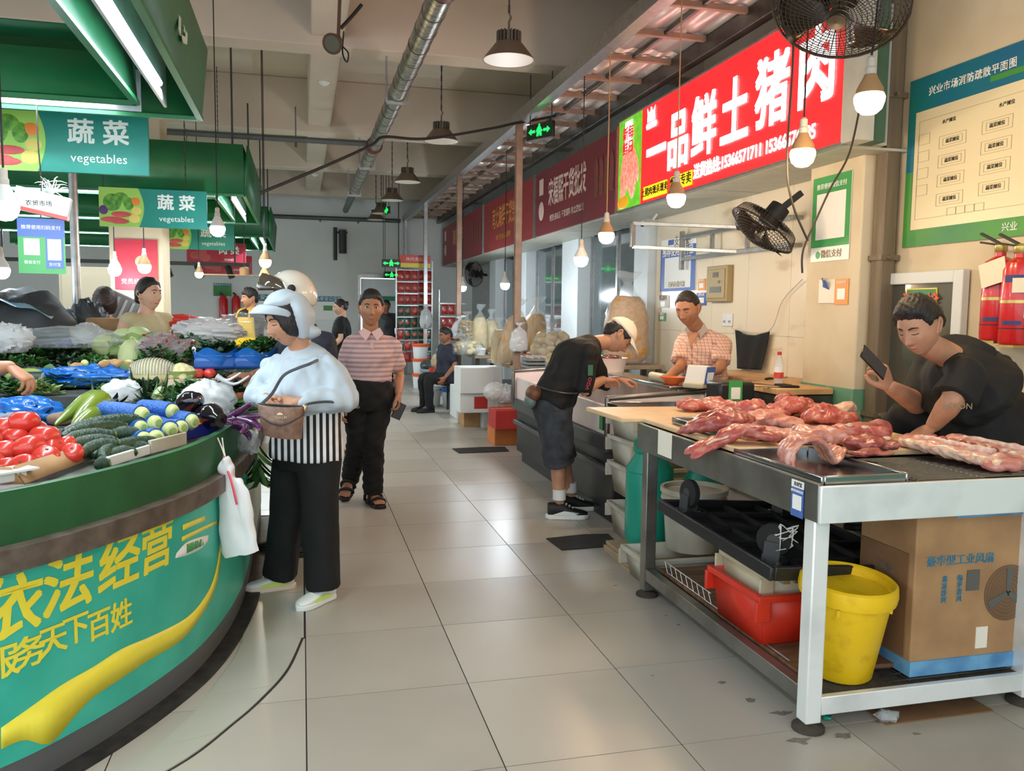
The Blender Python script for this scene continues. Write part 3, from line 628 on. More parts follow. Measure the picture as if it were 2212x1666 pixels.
panel(.255, .1, .5, .115, 'sign_yellow', name='yellow_panel'); panel(.405, .105, .4, .115, 'sign_yellow', name='yellow_panel')
text('土猪肉现杀现卖', .07, 'sign_black', sp(.255, .1, .012), ls, world=True, bold=.015); text('烟草专卖', .085, 'sign_black', sp(.405, .105, .012), ls, world=True, bold=.015)
mb = MB(); T = sp(.225, .83, .006)
for dx in (-.045, .03): mb.prism([(dx-.045, 0), (dx+.045, 0), (dx+.035, .07), (dx+.045, .12), (dx+.015, .085), (dx-.02, .085), (dx-.05, .125), (dx-.04, .06)], .003, T)
mb.prism([(-.1, -.06), (.1, -.06), (.115, -.035), (.1, -.01), (-.1, -.01), (-.115, -.035)], .003, T); mb.build('emblem', 'sign_white', ls, world=True)
mat('sign_dull', (122, 38, 48), .5, var=.12, vs=1.2); mat('sign_dull_b', (146, 44, 44), .5, var=.12); mat('sign_dull_c', (138, 40, 48), .5, var=.1)
mat('sign_cream', (222, 190, 180), .5); mat('sign_gold', (206, 130, 72), .5); mat('sign_pic', (90, 70, 60), .5, vs=20, col2=(150, 60, 50))
def dull(y0, y1, m, label, title, sub, tm, logo=None):
    t = thing('shop_sign', label, 'sign', (3.0, (y0+y1)/2, 2.4)); L = y0-y1
    def q(u, v, d=.004): return face((2.998-d, y0-u*L, 2.4+v*.84), AISLE)
    MB().box((2.998, y1+.02, 2.4), (3.03, y0-.02, 3.2)).build('sign_panel', m, t, world=True, smooth=False)
    MB().box((2.99, y1, 2.39), (3.035, y1+.03, 3.22)).build('sign_edge', 'galv', t, world=True)
    text(title, .3, tm, q(.45, .55), t, world=True, bold=.02, xs=min(1, L*.2)); text(sub, .075, tm, q(.45, .2), t, world=True, bold=.01)
    if logo:
        MB().box((-.09, -.1, 0), (.09, .1, .003), q(.1, .72)).build('logo_square', 'sign_cream', t, world=True); MB().ell((0, 0, 0), (.12, .12, .006), q(.1, .36)).build('logo_round', 'sign_cream', t, world=True)
        for u in (.8, .85, .9, .95): MB().prism([(-.06, -.2), (.06, -.2), (.07, .1), (.02, .2), (-.05, .16)], .003, q(u, .5)).build('printed_pouch', 'sign_pic', t, world=True)
dull(10.7, 7.76, 'sign_dull', 'dark red unlit shop sign with cream title and printed packets, beside the lit sign', '宋福熙干货批发', '经营:调味品 干货调料 南北货批发', 'sign_cream', True)
dull(13.9, 10.75, 'sign_dull_b', 'middle red unlit shop sign with faded gold characters', '南北海鲜干货部', '专营干货 调味品 批发零售', 'sign_gold')
dull(18.2, 13.98, 'sign_dull_c', 'farthest red unlit shop sign with a printed bottle picture', '海鲜调料', '调味品 批发', 'sign_gold', True)

# ------------------------------------------------------------------ things on the right-hand walls
mat('paper', (232, 226, 212), .7); mat('paper_white', (240, 240, 236), .6); mat('wx_green', (64, 156, 84), .5); mat('ali_blue', (72, 104, 176), .5); mat('label_orange', (240, 150, 62), .5)
mat('ink', (50, 48, 46), .7); mat('map_blue', (30, 104, 150), .5, col2=(20, 120, 120), vs=1.5); mat('map_green', (76, 150, 60), .5, vs=2, col2=(50, 130, 80)); mat('map_paper', (226, 214, 178), .35)
mat('ink_soft', (150, 138, 112), .7)
def wallposter(name, label, cat, X, px0, py0, px1, py1, m, extra=None, t=.004):
    """flat print on an x = const wall between two photo corners (top-left, bottom-right)"""
    a = atx(px0, py0, X); b = atx(px1, py1, X); L, Hh = a.y-b.y, a.z-b.z; c = V((X, (a.y+b.y)/2, (a.z+b.z)/2))
    o = thing(name, label, cat, c); MB().box((-t-.001, -L/2, -Hh/2), (-.001, L/2, Hh/2)).build('sheet', m, o, smooth=False)
    def q(u, v, d=0.): return face((-t-.0015-d, L/2-u*L, -Hh/2+v*Hh), AISLE)
    def sub(u0, u1, v0, v1, mm, nm='print_panel', d=.001): return MB().box((0, 0, 0), ((u1-u0)*L, (v1-v0)*Hh, .001), q(u0, v0, d)).build(nm, mm, o, smooth=False)
    if extra: extra(o, q, sub, L, Hh)
    return o
def ex(o, q, sub, L, Hh):
    sub(0, 1, .17, 1, 'wx_green'); sub(.12, .88, .26, .8, 'paper_white', 'code_area', .002)
    text('推荐使用微信支付', L*.085, 'paper_white', q(.5, .88, .003), o); text('微信支付', L*.12, 'ink_soft', q(.56, .08, .003), o)
    MB().ell((0, 0, 0), (L*.06, L*.06, .002), q(.2, .08, .002)).build('tick_badge', 'wx_green', o)
wallposter('payment_poster', 'tall green and white payment poster on the pillar', 'poster', 3.308, 1760, 388, 1834, 560, 'paper_white', ex)
def ex(o, q, sub, L, Hh):
    sub(0, 1, 0, .84, 'ali_blue'); sub(.13, .88, .06, .64, 'paper_white', 'code_area', .002); text('推荐使用支付宝', L*.11, 'paper_white', q(.5, .74, .003), o, bold=.02)
    sub(.22, .38, .88, .98, 'ali_blue', 'logo_square', .002); text('支付宝', L*.12, 'ink_soft', q(.6, .93, .003), o); text('扫码向我付款', L*.07, 'ink_soft', q(.5, .12, .004), o)
wallposter('payment_poster', 'blue and white payment poster on the marble wall beside the steel rack', 'poster', 3.586, 1430, 520, 1502, 627, 'paper_white', ex)
def ex(o, q, sub, L, Hh): sub(.2, .8, .2, .62, 'paper_white', 'code_area'); text('扫码点餐', L*.15, 'paper_white', q(.5, .85, .002), o)
wallposter('payment_card', 'small orange payment card on the marble wall above the blue one', 'card', 3.586, 1509, 603, 1524, 627, 'label_orange', ex)
wallposter('payment_card', 'small blue payment card on the marble wall behind the butcher', 'card', 3.586, 1506, 633, 1526, 660, 'ali_blue', ex)
wallposter('payment_card', 'small green payment card low on the marble wall', 'card', 3.586, 1424, 676, 1438, 694, 'wx_green', ex)
def ex(o, q, sub, L, Hh): text('收款码', L*.2, 'ink_soft', q(.5, .8, .002), o); sub(.3, .7, .1, .5, 'map_paper', 'code_area')
wallposter('payment_card', 'small white payment card left of the butcher on the marble wall', 'card', 3.586, 1422, 639, 1445, 665, 'paper_white', ex)
def ex(o, q, sub, L, Hh): sub(.2, .8, .2, .62, 'paper_white', 'code_area'); text('扫码支付', L*.16, 'paper_white', q(.5, .85, .002), o)
wallposter('payment_card', 'orange payment card on the pillar beside the peeling sticker', 'card', 3.308, 1806, 603, 1832, 658, 'label_orange', ex)
o = wallposter('peeling_sticker', 'half peeled blue and white sticker curling off the pillar', 'sticker', 3.308, 1771, 605, 1803, 655, 'paper')
MB().grid(lambda u, v: V((-.008-.04*math.sin(u*2.2)*(v), .04-.07*u, .03+.06*v-.02*u)), 8, 6).build('curled_flap', 'ali_blue', o, solid=.001)
def ex(o, q, sub, L, Hh):
    sub(0, 1, .8, 1, 'map_blue'); sub(0, .055, 0, .8, 'map_blue', 'print_panel', .0008); sub(0, 1, 0, .1, 'map_green', 'print_panel', .0012); sub(.0, .055, .1, .45, 'map_green'); sub(.55, 1, .84, .87, 'map_green', 'print_panel', .0016); sub(.06, 1, .1, .8, 'map_paper', 'plan_area', .002)
    text('兴业市场消防疏散平面图', .046, 'paper_white', q(.425, .9, .003), o, bold=.012, sp=1.1); text('兴业', Hh*.045, 'paper_white', q(.72, .05, .004), o)
    mb = MB()
    def rect(u0, v0, u1, v1, w=.0022):
        for a, b in (((u0, v0), (u1, v0)), ((u1, v0), (u1, v1)), ((u1, v1), (u0, v1)), ((u0, v1), (u0, v0))):
            A = q(*a, .004).translation; B = q(*b, .004).translation; mb.bar(A, B, w, .0012)
    rect(.09, .16, .96, .74)
    for vv in (.22, .33, .44, .55): rect(.24, vv, .42, vv+.07); rect(.52, vv+.02, .7, vv+.09)
    for vv in (.22, .33, .44, .55): rect(.265, vv+.014, .395, vv+.056); rect(.545, vv+.034, .675, vv+.076)
    for uu in (.32, .38, .44, .5): rect(uu, .16, uu+.06, .2)
    for vv in (.3, .4, .5, .6): rect(.09, vv, .17, vv+.06)
    rect(.8, .25, .93, .7); mb.build('plan_lines', 'ink_soft', o)
    for u, v in ((.33, .255), (.33, .365), (.33, .475), (.33, .585), (.61, .275), (.61, .385), (.61, .495), (.61, .605)): text('蔬菜摊位', .022, 'ink', q(u, v, .004), o)
    text('水产摊位', .022, 'ink', q(.3, .7, .004), o); text('水产摊位', .022, 'ink', q(.66, .7, .004), o)
wallposter('evacuation_map', 'large framed market evacuation map with a blue and green border', 'notice board', 3.498, 1972, 178, 2300, 500, 'map_paper', ex, t=.012)
# hydrant cabinet with glazed door
mat('alu_white', (208, 214, 214), .45); mat('cab_glass', (74, 74, 66), .12, coat=.4); mat('hyd_green', (34, 120, 70), .4); mat('hyd_red', (214, 70, 60), .4); mat('hyd_yellow', (226, 210, 70), .4)
a = atx(1924, 592, 3.498); b = atx(2078, 948, 3.498); L, Hh = a.y-b.y, a.z-b.z
t = thing('hydrant_cabinet', 'white framed fire hydrant cabinet with a dark glass door', 'cabinet', (3.49, (a.y+b.y)/2, b.z))
for lo, hi in (((-.05, -L/2, 0), (-.001, -L/2+.07, Hh)), ((-.05, L/2-.07, 0), (-.001, L/2, Hh)), ((-.05, -L/2+.07, Hh-.07), (-.001, L/2-.07, Hh)), ((-.05, -L/2+.07, 0), (-.001, L/2-.07, .07))): MB().box(lo, hi).build('door_frame', 'alu_white', t, bevel=.006)
MB().box((-.028, -L/2+.07, .07), (-.005, L/2-.07, Hh-.07)).build('glass_door', 'cab_glass', t)
MB().box((-.036, -.12, Hh-.25), (-.029, .12, Hh-.095)).build('label_plate', 'hyd_yellow', t); MB().box((-.039, -.113, Hh-.243), (-.036, .113, Hh-.102)).build('label_face', 'hyd_green', t)
text('消火栓', .085, 'hyd_red', face((-.041, 0, Hh-.175), AISLE), t, bold=.02)
# extinguishers in brackets
mat('ext_red', (196, 30, 34), .3, coat=.4); mat('brass', (190, 170, 100), .35, .8); mat('tag_card', (222, 214, 190), .7); mat('blue_print', (40, 54, 110), .5)
def extinguisher(loc, label, card):
    t = thing('fire_extinguisher', label, 'extinguisher', loc, group='extinguishers on the right-hand wall')
    MB().lathe([(0, 0), (.07, 0), (.076, .012), (.076, .36), (.066, .395), (.035, .415), (.025, .42), (.025, .44), (0, .44)], 26).build('cylinder', 'ext_red', t)
    MB().lathe([(.024, .438), (.03, .445), (.03, .475), (.018, .485), (0, .49)], 14).build('valve', 'brass', t)
    MB().bar((.0, 0, .48), (-.03, .1, .54), .022, .012).bar((0, 0, .475), (-.035, .095, .495), .018, .01).build('lever', 'black', t)
    MB().lathe([(.0775, .2), (.0775, .215)], 26).build('steel_strap', 'brass', t); MB().lathe([(.0768, .075), (.0768, .08)], 26).build('dark_ring', 'black', t)
    MB().box((.05, -.04, -.01), (.1, .04, .02)).box((-.06, -.05, -.015), (.1, .05, -.002)).build('bracket', 'brass', t)
    f = lambda a, d: V((math.cos(a)*d, math.sin(a)*d, 0))
    for z0, z1, m, a0, a1 in ((.3, .335, 'blue_print', 3.1, 4.2), (.095, .115, 'blue_print', 3.0, 4.2), (.13, .19, 'tag_card' if card else 'ext_red', 4.3, 4.7)):
        P = [f(a0+(a1-a0)*k/8, .0772) for k in range(9)]; MB().strip([p+V((0, 0, z0)) for p in P], [p+V((0, 0, z1)) for p in P]).build('label', m, t)
    if card == 1: MB().box((-.06, -.1, -.004), (.06, .06, 0), mx((-.09, -.03, .33), 0, 0, 0) @ rot('Y', -90) @ rot('Z', 14)).build('inspection_card', 'tag_card', t)
    if card == 2: MB().box((-.078, -.07, .25), (-.076, -.0, .32), rz(25)).build('inspection_card', 'tag_card', t)
p = atx(2150, 735, 3.40); extinguisher((3.4, p.y, p.z), 'red fire extinguisher with a dangling inspection card, left of the pair', 1)
p = atx(2192, 742, 3.38); extinguisher((3.38, p.y-.0, p.z-.005), 'red fire extinguisher at the frame edge, right of the pair', 2)
# meter box, sockets and rack on the marble wall
mat('meter_tan', (172, 152, 112), .5, .3); mat('grey_screen', (98, 96, 84), .3)
a = atx(1540, 577, 3.586); b = atx(1582, 652, 3.586); L, Hh = a.y-b.y, a.z-b.z
t = thing('meter_box', 'tan metal electricity meter box on the marble wall', 'meter box', (3.586, (a.y+b.y)/2, b.z))
MB().box((-.06, -L/2, 0), (0, L/2, Hh)).build('case', 'meter_tan', t, bevel=.006); MB().box((-.068, -L/2+.03, .03), (-.06, L/2-.03, Hh-.03)).build('door', 'meter_tan', t, bevel=.004)
MB().box((-.071, -.05, Hh*.68), (-.067, .05, Hh*.82)).build('window', 'grey_screen', t); MB().box((-.071, -.1, .08), (-.067, .1, Hh*.42)).build('warning_plate', 'grey_screen', t); MB().ell((-.072, -.07, Hh*.55), .012).build('lock', 'galv', t)
for px, lab in ((1578, 'double'), (1567, 'plain')):
    p = atx(px, 690, 3.586); t = thing('wall_socket', 'white %s wall socket plate beside the butcher' % lab, 'socket', (3.586, p.y, p.z-.06))
    MB().box((-.01, -.045, 0), (0, .045, .11)).build('plate', 'white_plastic', t, bevel=.003); MB().box((-.012, -.015, .03), (-.0095, -.008, .05)).box((-.012, .008, .03), (-.0095, .015, .05)).build('pin_slot', 'black', t)
t = thing('wall_rack', 'grey steel wall rack of rails and crossbars on the marble wall', 'rack', (3.5, 6.4, 1.85))
A, B = atx(1474, 512, 3.5), atx(1710, 472, 3.5); A2, B2 = atx(1474, 560, 3.5), atx(1722, 527, 3.5)
A.z = B.z = (A.z+B.z)/2; A2.z = B2.z = (A2.z+B2.z)/2; A2.y = A.y; B2.y = B.y
for p, q in ((A, B), (A2, B2)): MB().bar(p, q, .035).build('rail', 'galv', t, world=True, bevel=.003)
MB().bar(A+V((0, 0, .06)), A2-V((0, 0, .1)), .04).bar(A, A+V((.09, 0, 0)), .03).bar(A2, A2+V((.09, 0, 0)), .03).build('post', 'galv', t, world=True, bevel=.003)
for k in (.33, .66): MB().bar(A.lerp(B, k), A2.lerp(B2, k), .03).build('crossbar', 'galv', t, world=True)
[MB().bar(q, q+V((.09, 0, 0)), .03).build('wall_bracket', 'galv', t, world=True) for q in (B, B2)]
ctr = A.lerp(B, .72); lo = A2.lerp(B2, .72)
fr = MB()
P1 = at(1563, 467, A.y-1.05+.0); 
fr.bar(V((2.75, A.y-.6, A.z+.05)), V((3.5, A.y-1.05, A.z)), .03).bar(V((2.75, A.y-.6, A2.z+.05)), V((3.5, A.y-1.05, A2.z)), .03).bar(V((2.75, A.y-.6, A.z+.05)), V((2.75, A.y-.6, A2.z+.05)), .04)
fr.build('swing_arm', 'galv', t, world=True, bevel=.003)
# fans
mat('fan_cage', (52, 48, 46), .4, .5); mat('fan_bronze', (62, 52, 44), .25, .7)
def fan(loc, T, label, r, m='fan_cage', rings=9):
    t = thing('wall_fan', label, 'fan', T=T)
    cg = MB()
    for k in range(1, rings+1):
        q = r*k/rings; h = .09*(1-(k/rings)**2)
        cg.tube([(q*math.cos(a*.2244), q*math.sin(a*.2244), h) for a in range(29)], .0022 if k < rings else .007, 5, caps=False)
    for k in range(56):
        a = k*math.pi/28; cg.tube([(r*s*math.cos(a), r*s*math.sin(a), .09*(1-s*s)) for s in (.12, .4, .7, 1)], .002, 4)
        cg.tube([(r*math.cos(a), r*math.sin(a), 0), (r*.9*math.cos(a), r*.9*math.sin(a), -.07), (r*.3*math.cos(a), r*.3*math.sin(a), -.1)], .002, 4)
    cg.build('cage', m, t)
    bl = MB()
    for k in range(3):
        a = k*2*math.pi/3
        bl.grid(lambda u, v, a=a: V((math.cos(a+(u-.5)*1.1*(.6+.4*v))*r*(.15+.75*v), math.sin(a+(u-.5)*1.1*(.6+.4*v))*r*(.15+.75*v), .05*(u-.5)*1.6+.01)), 6, 5)
    bl.build('blades', 'fan_bronze', t, solid=.003)
    MB().lathe([(0, .1), (r*.14, .095), (r*.15, .05), (0, .05)], 16).build('badge', 'label_orange' if r > .3 else m, t)
    MB().lathe([(.0, -.22), (.07, -.2), (.075, -.06), (0, -.05)], 16).build('motor', 'black', t)
    MB().bar((0, 0, -.15), (0, -.05, -.36), .04).build('wall_arm', 'black', t)
    return t
p = at(1815, 15, 3.35)
fan(p, face(p, (-.35, -.3, -.75), (0, .5, 1)), 'large dark cage fan hanging above the red sign at the top edge', .29, rings=14)
p = at(1722, 510, 4.75); fan(p, face((3.02, 5.1, 1.98), (-.45, .1, -.6), (0, 0, 1)), 'black wall fan tipped down beside the pillar', .24, rings=12)
p = atx(1023, 592, 3.3); fan(p, face(p, (-.8, -.5, -.1)), 'black wall fan between the dry-goods bulbs', .25)
# small white camera under the lit sign
p = atx(1398, 484, 3.25); t = thing('security_camera', 'small white bullet camera under the left end of the lit sign', 'camera', (3.25, p.y, p.z))
MB().tube([(.06, -.0, .01), (-.07, -.06, -.01)], .032, 14).build('body', 'white_plastic', t); MB().ell((-.075, -.062, -.011), (.026, .026, .026)).build('lens', 'black', t); MB().bar((.04, 0, .02), (.1, 0, .1), .02).build('mount', 'white_plastic', t)
# loose black cables on the pillar side
mat('cable', (40, 36, 32), .6)
tag(MB().tube([at(1745, 520, 3.9), at(1712, 440, 3.85), at(1700, 350, 3.8), at(1712, 150, 3.7), at(1716, 0, 3.6), at(1718, -60, 3.6)], .006, 6, sub=5).build('hanging_cable', 'cable'), 'black cable dropping past the second bulb in front of the red sign', 'cable')
tag(MB().tube([at(1905, -20, 3.9), at(1895, 60, 3.9), at(1862, 210, 3.9), at(1835, 330, 3.9), at(1795, 405, 3.9), at(1765, 470, 3.9), at(1735, 540, 3.9), at(1733, 590, 3.9)], .006, 6, sub=5).build('hanging_cable', 'cable'), 'black cable looping past the nearest bulb and over the green poster', 'cable')
tag(MB().tube([at(560, 418, 7.5), at(700, 360, 7.6), at(800, 315, 7.8), at(830, 296, 7.9), at(920, 300, 8.1), at(1060, 278, 8.3), at(1115, 266, 8.4), at(1200, 250, 8.5), at(1290, 220, 8.6)], .014, 7, sub=6).build('hanging_cable', 'cable'), 'thick black cable slung across the aisle to the canopy', 'cable')
# ------------------------------------------------------------------ stainless meat table
TX0, TX1, TY0, TY1, TZ = 1.63, 2.62, 2.34, 3.86, .865
mat('steel_table', (146, 146, 142), .36, .8, vs=4, col2=(112, 110, 104), bump=.04, bs=8)
mat('steel_shine', (244, 248, 248), .26, .3, vs=4, col2=(206, 212, 212), lo=.5, hi=.8)  # table steel made near white: reflected daylight put into the colour
mat('steel_tray', (170, 174, 176), .16, .95, var=.12, vs=6)
mat('board_cream', (232, 202, 160), .45, vs=5, col2=(212, 178, 134)); mat('grime', (70, 62, 54), .9, var=.4, vs=30)
tb = thing('meat_table', 'long stainless steel butcher table with a lower shelf', 'table', (2.4, 3.1, 0))
def part(name, lo, hi, m, bev=.003, root=None): return MB().box(lo, hi).build(name, m, root or tb, bevel=bev, world=True)
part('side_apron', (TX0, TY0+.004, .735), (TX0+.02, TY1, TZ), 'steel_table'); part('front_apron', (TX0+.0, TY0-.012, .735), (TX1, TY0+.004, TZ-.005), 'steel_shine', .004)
part('back_apron', (TX0+.02, TY1-.02, .735), (TX1, TY1, TZ), 'steel_table'); part('end_apron', (TX1-.02, TY0+.01, .735), (TX1, TY1-.02, TZ), 'steel_table')
part('table_top', (TX0+.02, TY0+.01, .835), (TX1-.02, TY1-.02, .845), 'steel_table')
for x0 in (TX0+.01, TX1-.085):
    for y0 in (TY0+.03, TY1-.11):
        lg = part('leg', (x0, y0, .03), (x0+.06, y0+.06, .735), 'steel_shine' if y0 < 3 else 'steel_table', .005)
        ft = MB().lathe([(.055, 0), (.055, .012), (.03, .022), (.02, .03), (0, .03)], 18, Matrix.Translation((x0+.03, y0+.03, 0))); ft.build('foot', 'grime', lg, world=False).matrix_parent_inverse = Matrix.Translation(-tb.location)
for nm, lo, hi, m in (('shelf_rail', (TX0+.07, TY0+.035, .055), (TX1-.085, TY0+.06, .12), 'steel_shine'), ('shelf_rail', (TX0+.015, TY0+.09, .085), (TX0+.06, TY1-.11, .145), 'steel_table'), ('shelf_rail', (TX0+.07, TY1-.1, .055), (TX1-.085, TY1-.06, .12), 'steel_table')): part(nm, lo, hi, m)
part('shelf_plate', (TX0+.06, TY0+.06, .108), (TX1-.085, TY1-.1, .118), 'grime')
mb = MB()
for k in range(24): mb.tube([(TX0+.36+.02*math.sin(k*2.1), TY0+.075+k*.05, .128), (TX1-.1, TY0+.075+k*.05, .128)], .003, 5)
for x in (TX0+.45, TX0+.65, TX0+.85): mb.tube([(x, TY0+.07, .125), (x, TY1-.12, .125)], .004, 5)
mb.build('shelf_mesh', 'steel_dark', tb, world=True)
p = atx(1437, 950, TX0); part('paper_note', (TX0-.003, p.y-.075, .752), (TX0-.0005, p.y+.075, .868), 'paper', .001)
pc = thing('payment_card', 'blue payment sticker on the table apron near the corner', 'sticker', (TX0-.002, 2.455, .8))
MB().box((-.002, -.035, -.07), (0, .035, .03)).build('sheet', 'ali_blue', pc); MB().box((-.003, -.035, .03), (0, .035, .055)).build('heading', 'paper_white', pc); MB().box((-.003, -.026, -.045), (-.002, .026, .005)).build('code_area', 'paper_white', pc)
text('推荐使用支付宝', .0085, 'paper_white', face((-.0035, 0, .018), AISLE), pc); text('支付宝', .014, 'ink', face((-.0035, -.004, .042), AISLE), pc)
# cutting board slab covering the table and overhanging the far end
cb_ = thing('cutting_board', 'wide cream plastic cutting board laid over the meat table', 'cutting board', (2.4, 3.5, .866))
pl = [(1.66, 2.93), (2.05, 2.93), (2.05, 2.78), (2.6, 2.78), (2.6, 4.28), (1.53, 4.36), (1.55, 3.87), (1.66, 3.87)]
MB().prism(pl, .024, Matrix.Translation((0, 0, .8655))).build('slab', 'board_cream', cb_, bevel=.006, world=True)
# trays and rack
def tray(label, x0, y0, x1, y1, z, h=.03, ang=0.):
    t = thing('steel_tray', label, 'tray', ((x0+x1)/2, (y0+y1)/2, z), ang); a, b = (x1-x0)/2, (y1-y0)/2
    MB().box((-a, -b, 0), (a, b, .004)).build('tray_floor', 'steel_tray', t)
    for lo, hi in (((-a-.012, -b-.012, 0), (-a, b+.012, h)), ((a, -b-.012, 0), (a+.012, b+.012, h)), ((-a, -b-.012, 0), (a, -b, h)), ((-a, b, 0), (a, b+.012, h))): MB().box(lo, hi).build('tray_rim', 'steel_tray', t, bevel=.004)
    return t
tray('shallow steel tray under the drooping meat strips', 1.72, 3.18, 2.15, 3.62, .892)
tray('deep steel tray holding the arched piece of skin-on pork', 1.665, 2.375, 1.98, 2.93, .85, .036)
rk = thing('wire_rack', 'steel wire rack set into the near table corner', 'rack', (2.3, 2.56, .848)); mb = MB()
for k in range(17): mb.tube([(-.27, -.19+k*.024, .012), (.27, -.19+k*.024, .012)], .0028, 6)
mb.build('wires', 'steel_tray', rk)
MB().tube([(-.27, -.195, .008), (-.27, .2, .008)], .004, 6).tube([(.27, -.195, .008), (.27, .2, .008)], .004, 6).tube([(0, -.195, .007), (0, .2, .007)], .004, 6).build('rim', 'steel_tray', rk)
# ------------------------------------------------------------------ meat
def meatmat(name, c1, c2, c3, sc=14):
    m = mat(name, c1, .32, vs=sc, col2=c2, lo=.46, hi=.66, bump=.35, bs=38, coat=.25, sss=.0, stretch=(1, 2.2, 2.2)); return name
meatmat('meat_red', (178, 84, 78), (206, 136, 124), None); meatmat('meat_pink', (198, 124, 112), (226, 176, 160), None, 10); meatmat('meat_dark', (150, 66, 62), (196, 120, 108), None, 12)
meatmat('fat', (226, 196, 172), (206, 150, 134), None, 16); mat('bone', (230, 214, 200), .4, vs=40, col2=(206, 160, 150))
def lump(name, label, T, size, seed, m, voxel=.007, n=4, group='cuts of raw pork on the meat table', droop=None, fatm='fat'):
    g = random.Random(seed); mb = MB(); a, b, h = size
    for k in range(n):
        u = (k+.5)/n*2-1; ra = a*(.5+.2*g.random()); rb = b*(.75+.35*g.random())*(1-.3*u*u); rh = h*(.7+.35*g.random())*(1-.3*u*u)
        mb.ell((u*a*.6, g.uniform(-.25, .25)*b, rh*.5), (ra, rb, rh*.52), rot('Z', g.uniform(-35, 35)) @ rot('Y', g.uniform(-14, 14)) @ rot('X', g.uniform(-12, 12)), 9, 6)
    me = remesh(mb, voxel, 2); me.transform(T); wobble(me, h*.09, 26, seed, k=5); wobble(me, h*.035, 85, seed+9, k=6)
    if droop: droop(me)
    t = thing(name, label, 'meat', T.translation, group=group)
    obj('flesh', me, m, t, world=True)
    if fatm:
        mb = MB()
        for k in range(3):
            u = g.uniform(-.6, .5); mb.ell(V((u*a, g.uniform(-.6, 0)*b, h*(.5+.3*g.random()))), (a*.2, b*.2, h*.08), rot('Z', g.uniform(-30, 30)), 12, 6)
        f = remesh(mb, .006, 3); f.transform(T); wobble(f, .003, 60, seed+5)
        if droop: droop(f)
        obj('fat_seam', f, fatm, t, world=True)
    return t
def cut(px0, px1, pyb, h, dep, seed, m, label, zz=.8905, yaw=0., n=6, droop=None, lift=0., fatm='fat'):
    n = max(3, n-2)
    A, B = atz(px0, pyb, zz), atz(px1, pyb, zz); c = (A+B)/2; d = B-A; ang = math.degrees(math.atan2(d.y, d.x))
    c = c + V((0, dep*.5, lift)); T = Matrix.Translation(c) @ rz(ang+yaw)
    return lump('pork_cut', label, T, (d.length/2, dep/2, h), seed, m, n=n, droop=droop, fatm=fatm)
cut(1476, 1602, 893, .085, .2, 1, 'meat_red', 'pork cut lying alone at the far left of the cutting board')
cut(1570, 1690, 912, .1, .22, 2, 'meat_red', 'rounded red pork cut second from the far left of the board')
cut(1608, 1762, 932, .085, .2, 3, 'meat_pink', 'pale marbled pork cut just behind the shallow tray', lift=.0)
cut(1672, 1800, 905, .1, .22, 4, 'meat_red', 'red pork cut at the far back of the pile')
cut(1690, 1735, 884, .11, .1, 5, 'meat_dark', 'small bright red lump on top of the rear pork pile', n=3, fatm=None)
cut(1765, 1870, 922, .1, .22, 6, 'meat_red', 'red pork cut at the middle of the pile')
cut(1812, 1872, 918, .12, .16, 7, 'fat', 'pork end with a white fat cap at the back right of the pile', n=4, fatm=None)
cut(1622, 1770, 956, .06, .17, 8, 'meat_pink', 'flat pale pork strip spread behind the arched piece')
cut(1716, 1862, 966, .085, .22, 9, 'meat_pink', 'large pale pork slab with membrane in the middle of the table')
cut(1825, 1965, 958, .09, .2, 10, 'meat_red', "deep red pork cut left of the seller's hand")
cut(1845, 1968, 978, .06, .13, 11, 'meat_dark', 'dark red pork cut in front of the one by the hand')
cut(1843, 1952, 990, .03, .09, 12, 'meat_dark', 'thin dark pork scrap in front, beside the wire rack', fatm=None)
def droopL(me):
    for v in me.vertices:
        if v.co.x < 1.73: v.co.z -= (1.73-v.co.x)*.45
cut(1484, 1650, 946, .07, .15, 13, 'meat_dark', 'long pork strip drooping over the table edge, upper one', n=8, droop=droopL, lift=.045, yaw=-12)
cut(1496, 1700, 962, .05, .14, 14, 'meat_red', 'long pork strip drooping over the table edge, lower one', n=8, droop=droopL, lift=.025, yaw=-8)
# arched piece of pork standing in the tray
t = thing('pork_cut', 'arched strip of skin-on pork standing in the deep tray', 'meat', (1.83, 2.68, .856), group='cuts of raw pork on the meat table')
A = at(1725, 1003, 2.63); arch = [V((1.70, 2.63, .865)), V((1.71, 2.66, .92)), V((1.77, 2.68, .962)), V((1.85, 2.69, .955)), V((1.90, 2.7, .9)), V((1.93, 2.72, .87)), V((2.0, 2.76, .91))]
mb = MB(); C2 = catmull(arch, 30); mb.loft([(c, V((.02, .085, .0)), (C2[min(i+1, 30)]-C2[max(i-1, 0)]).normalized().cross(V((.2, 1, 0)).normalized())*.016) for i, c in enumerate(C2)], 14)
obj('flesh', wobble(remesh(mb, .006, 3), .003, 60, 3), 'meat_pink', t, world=True)
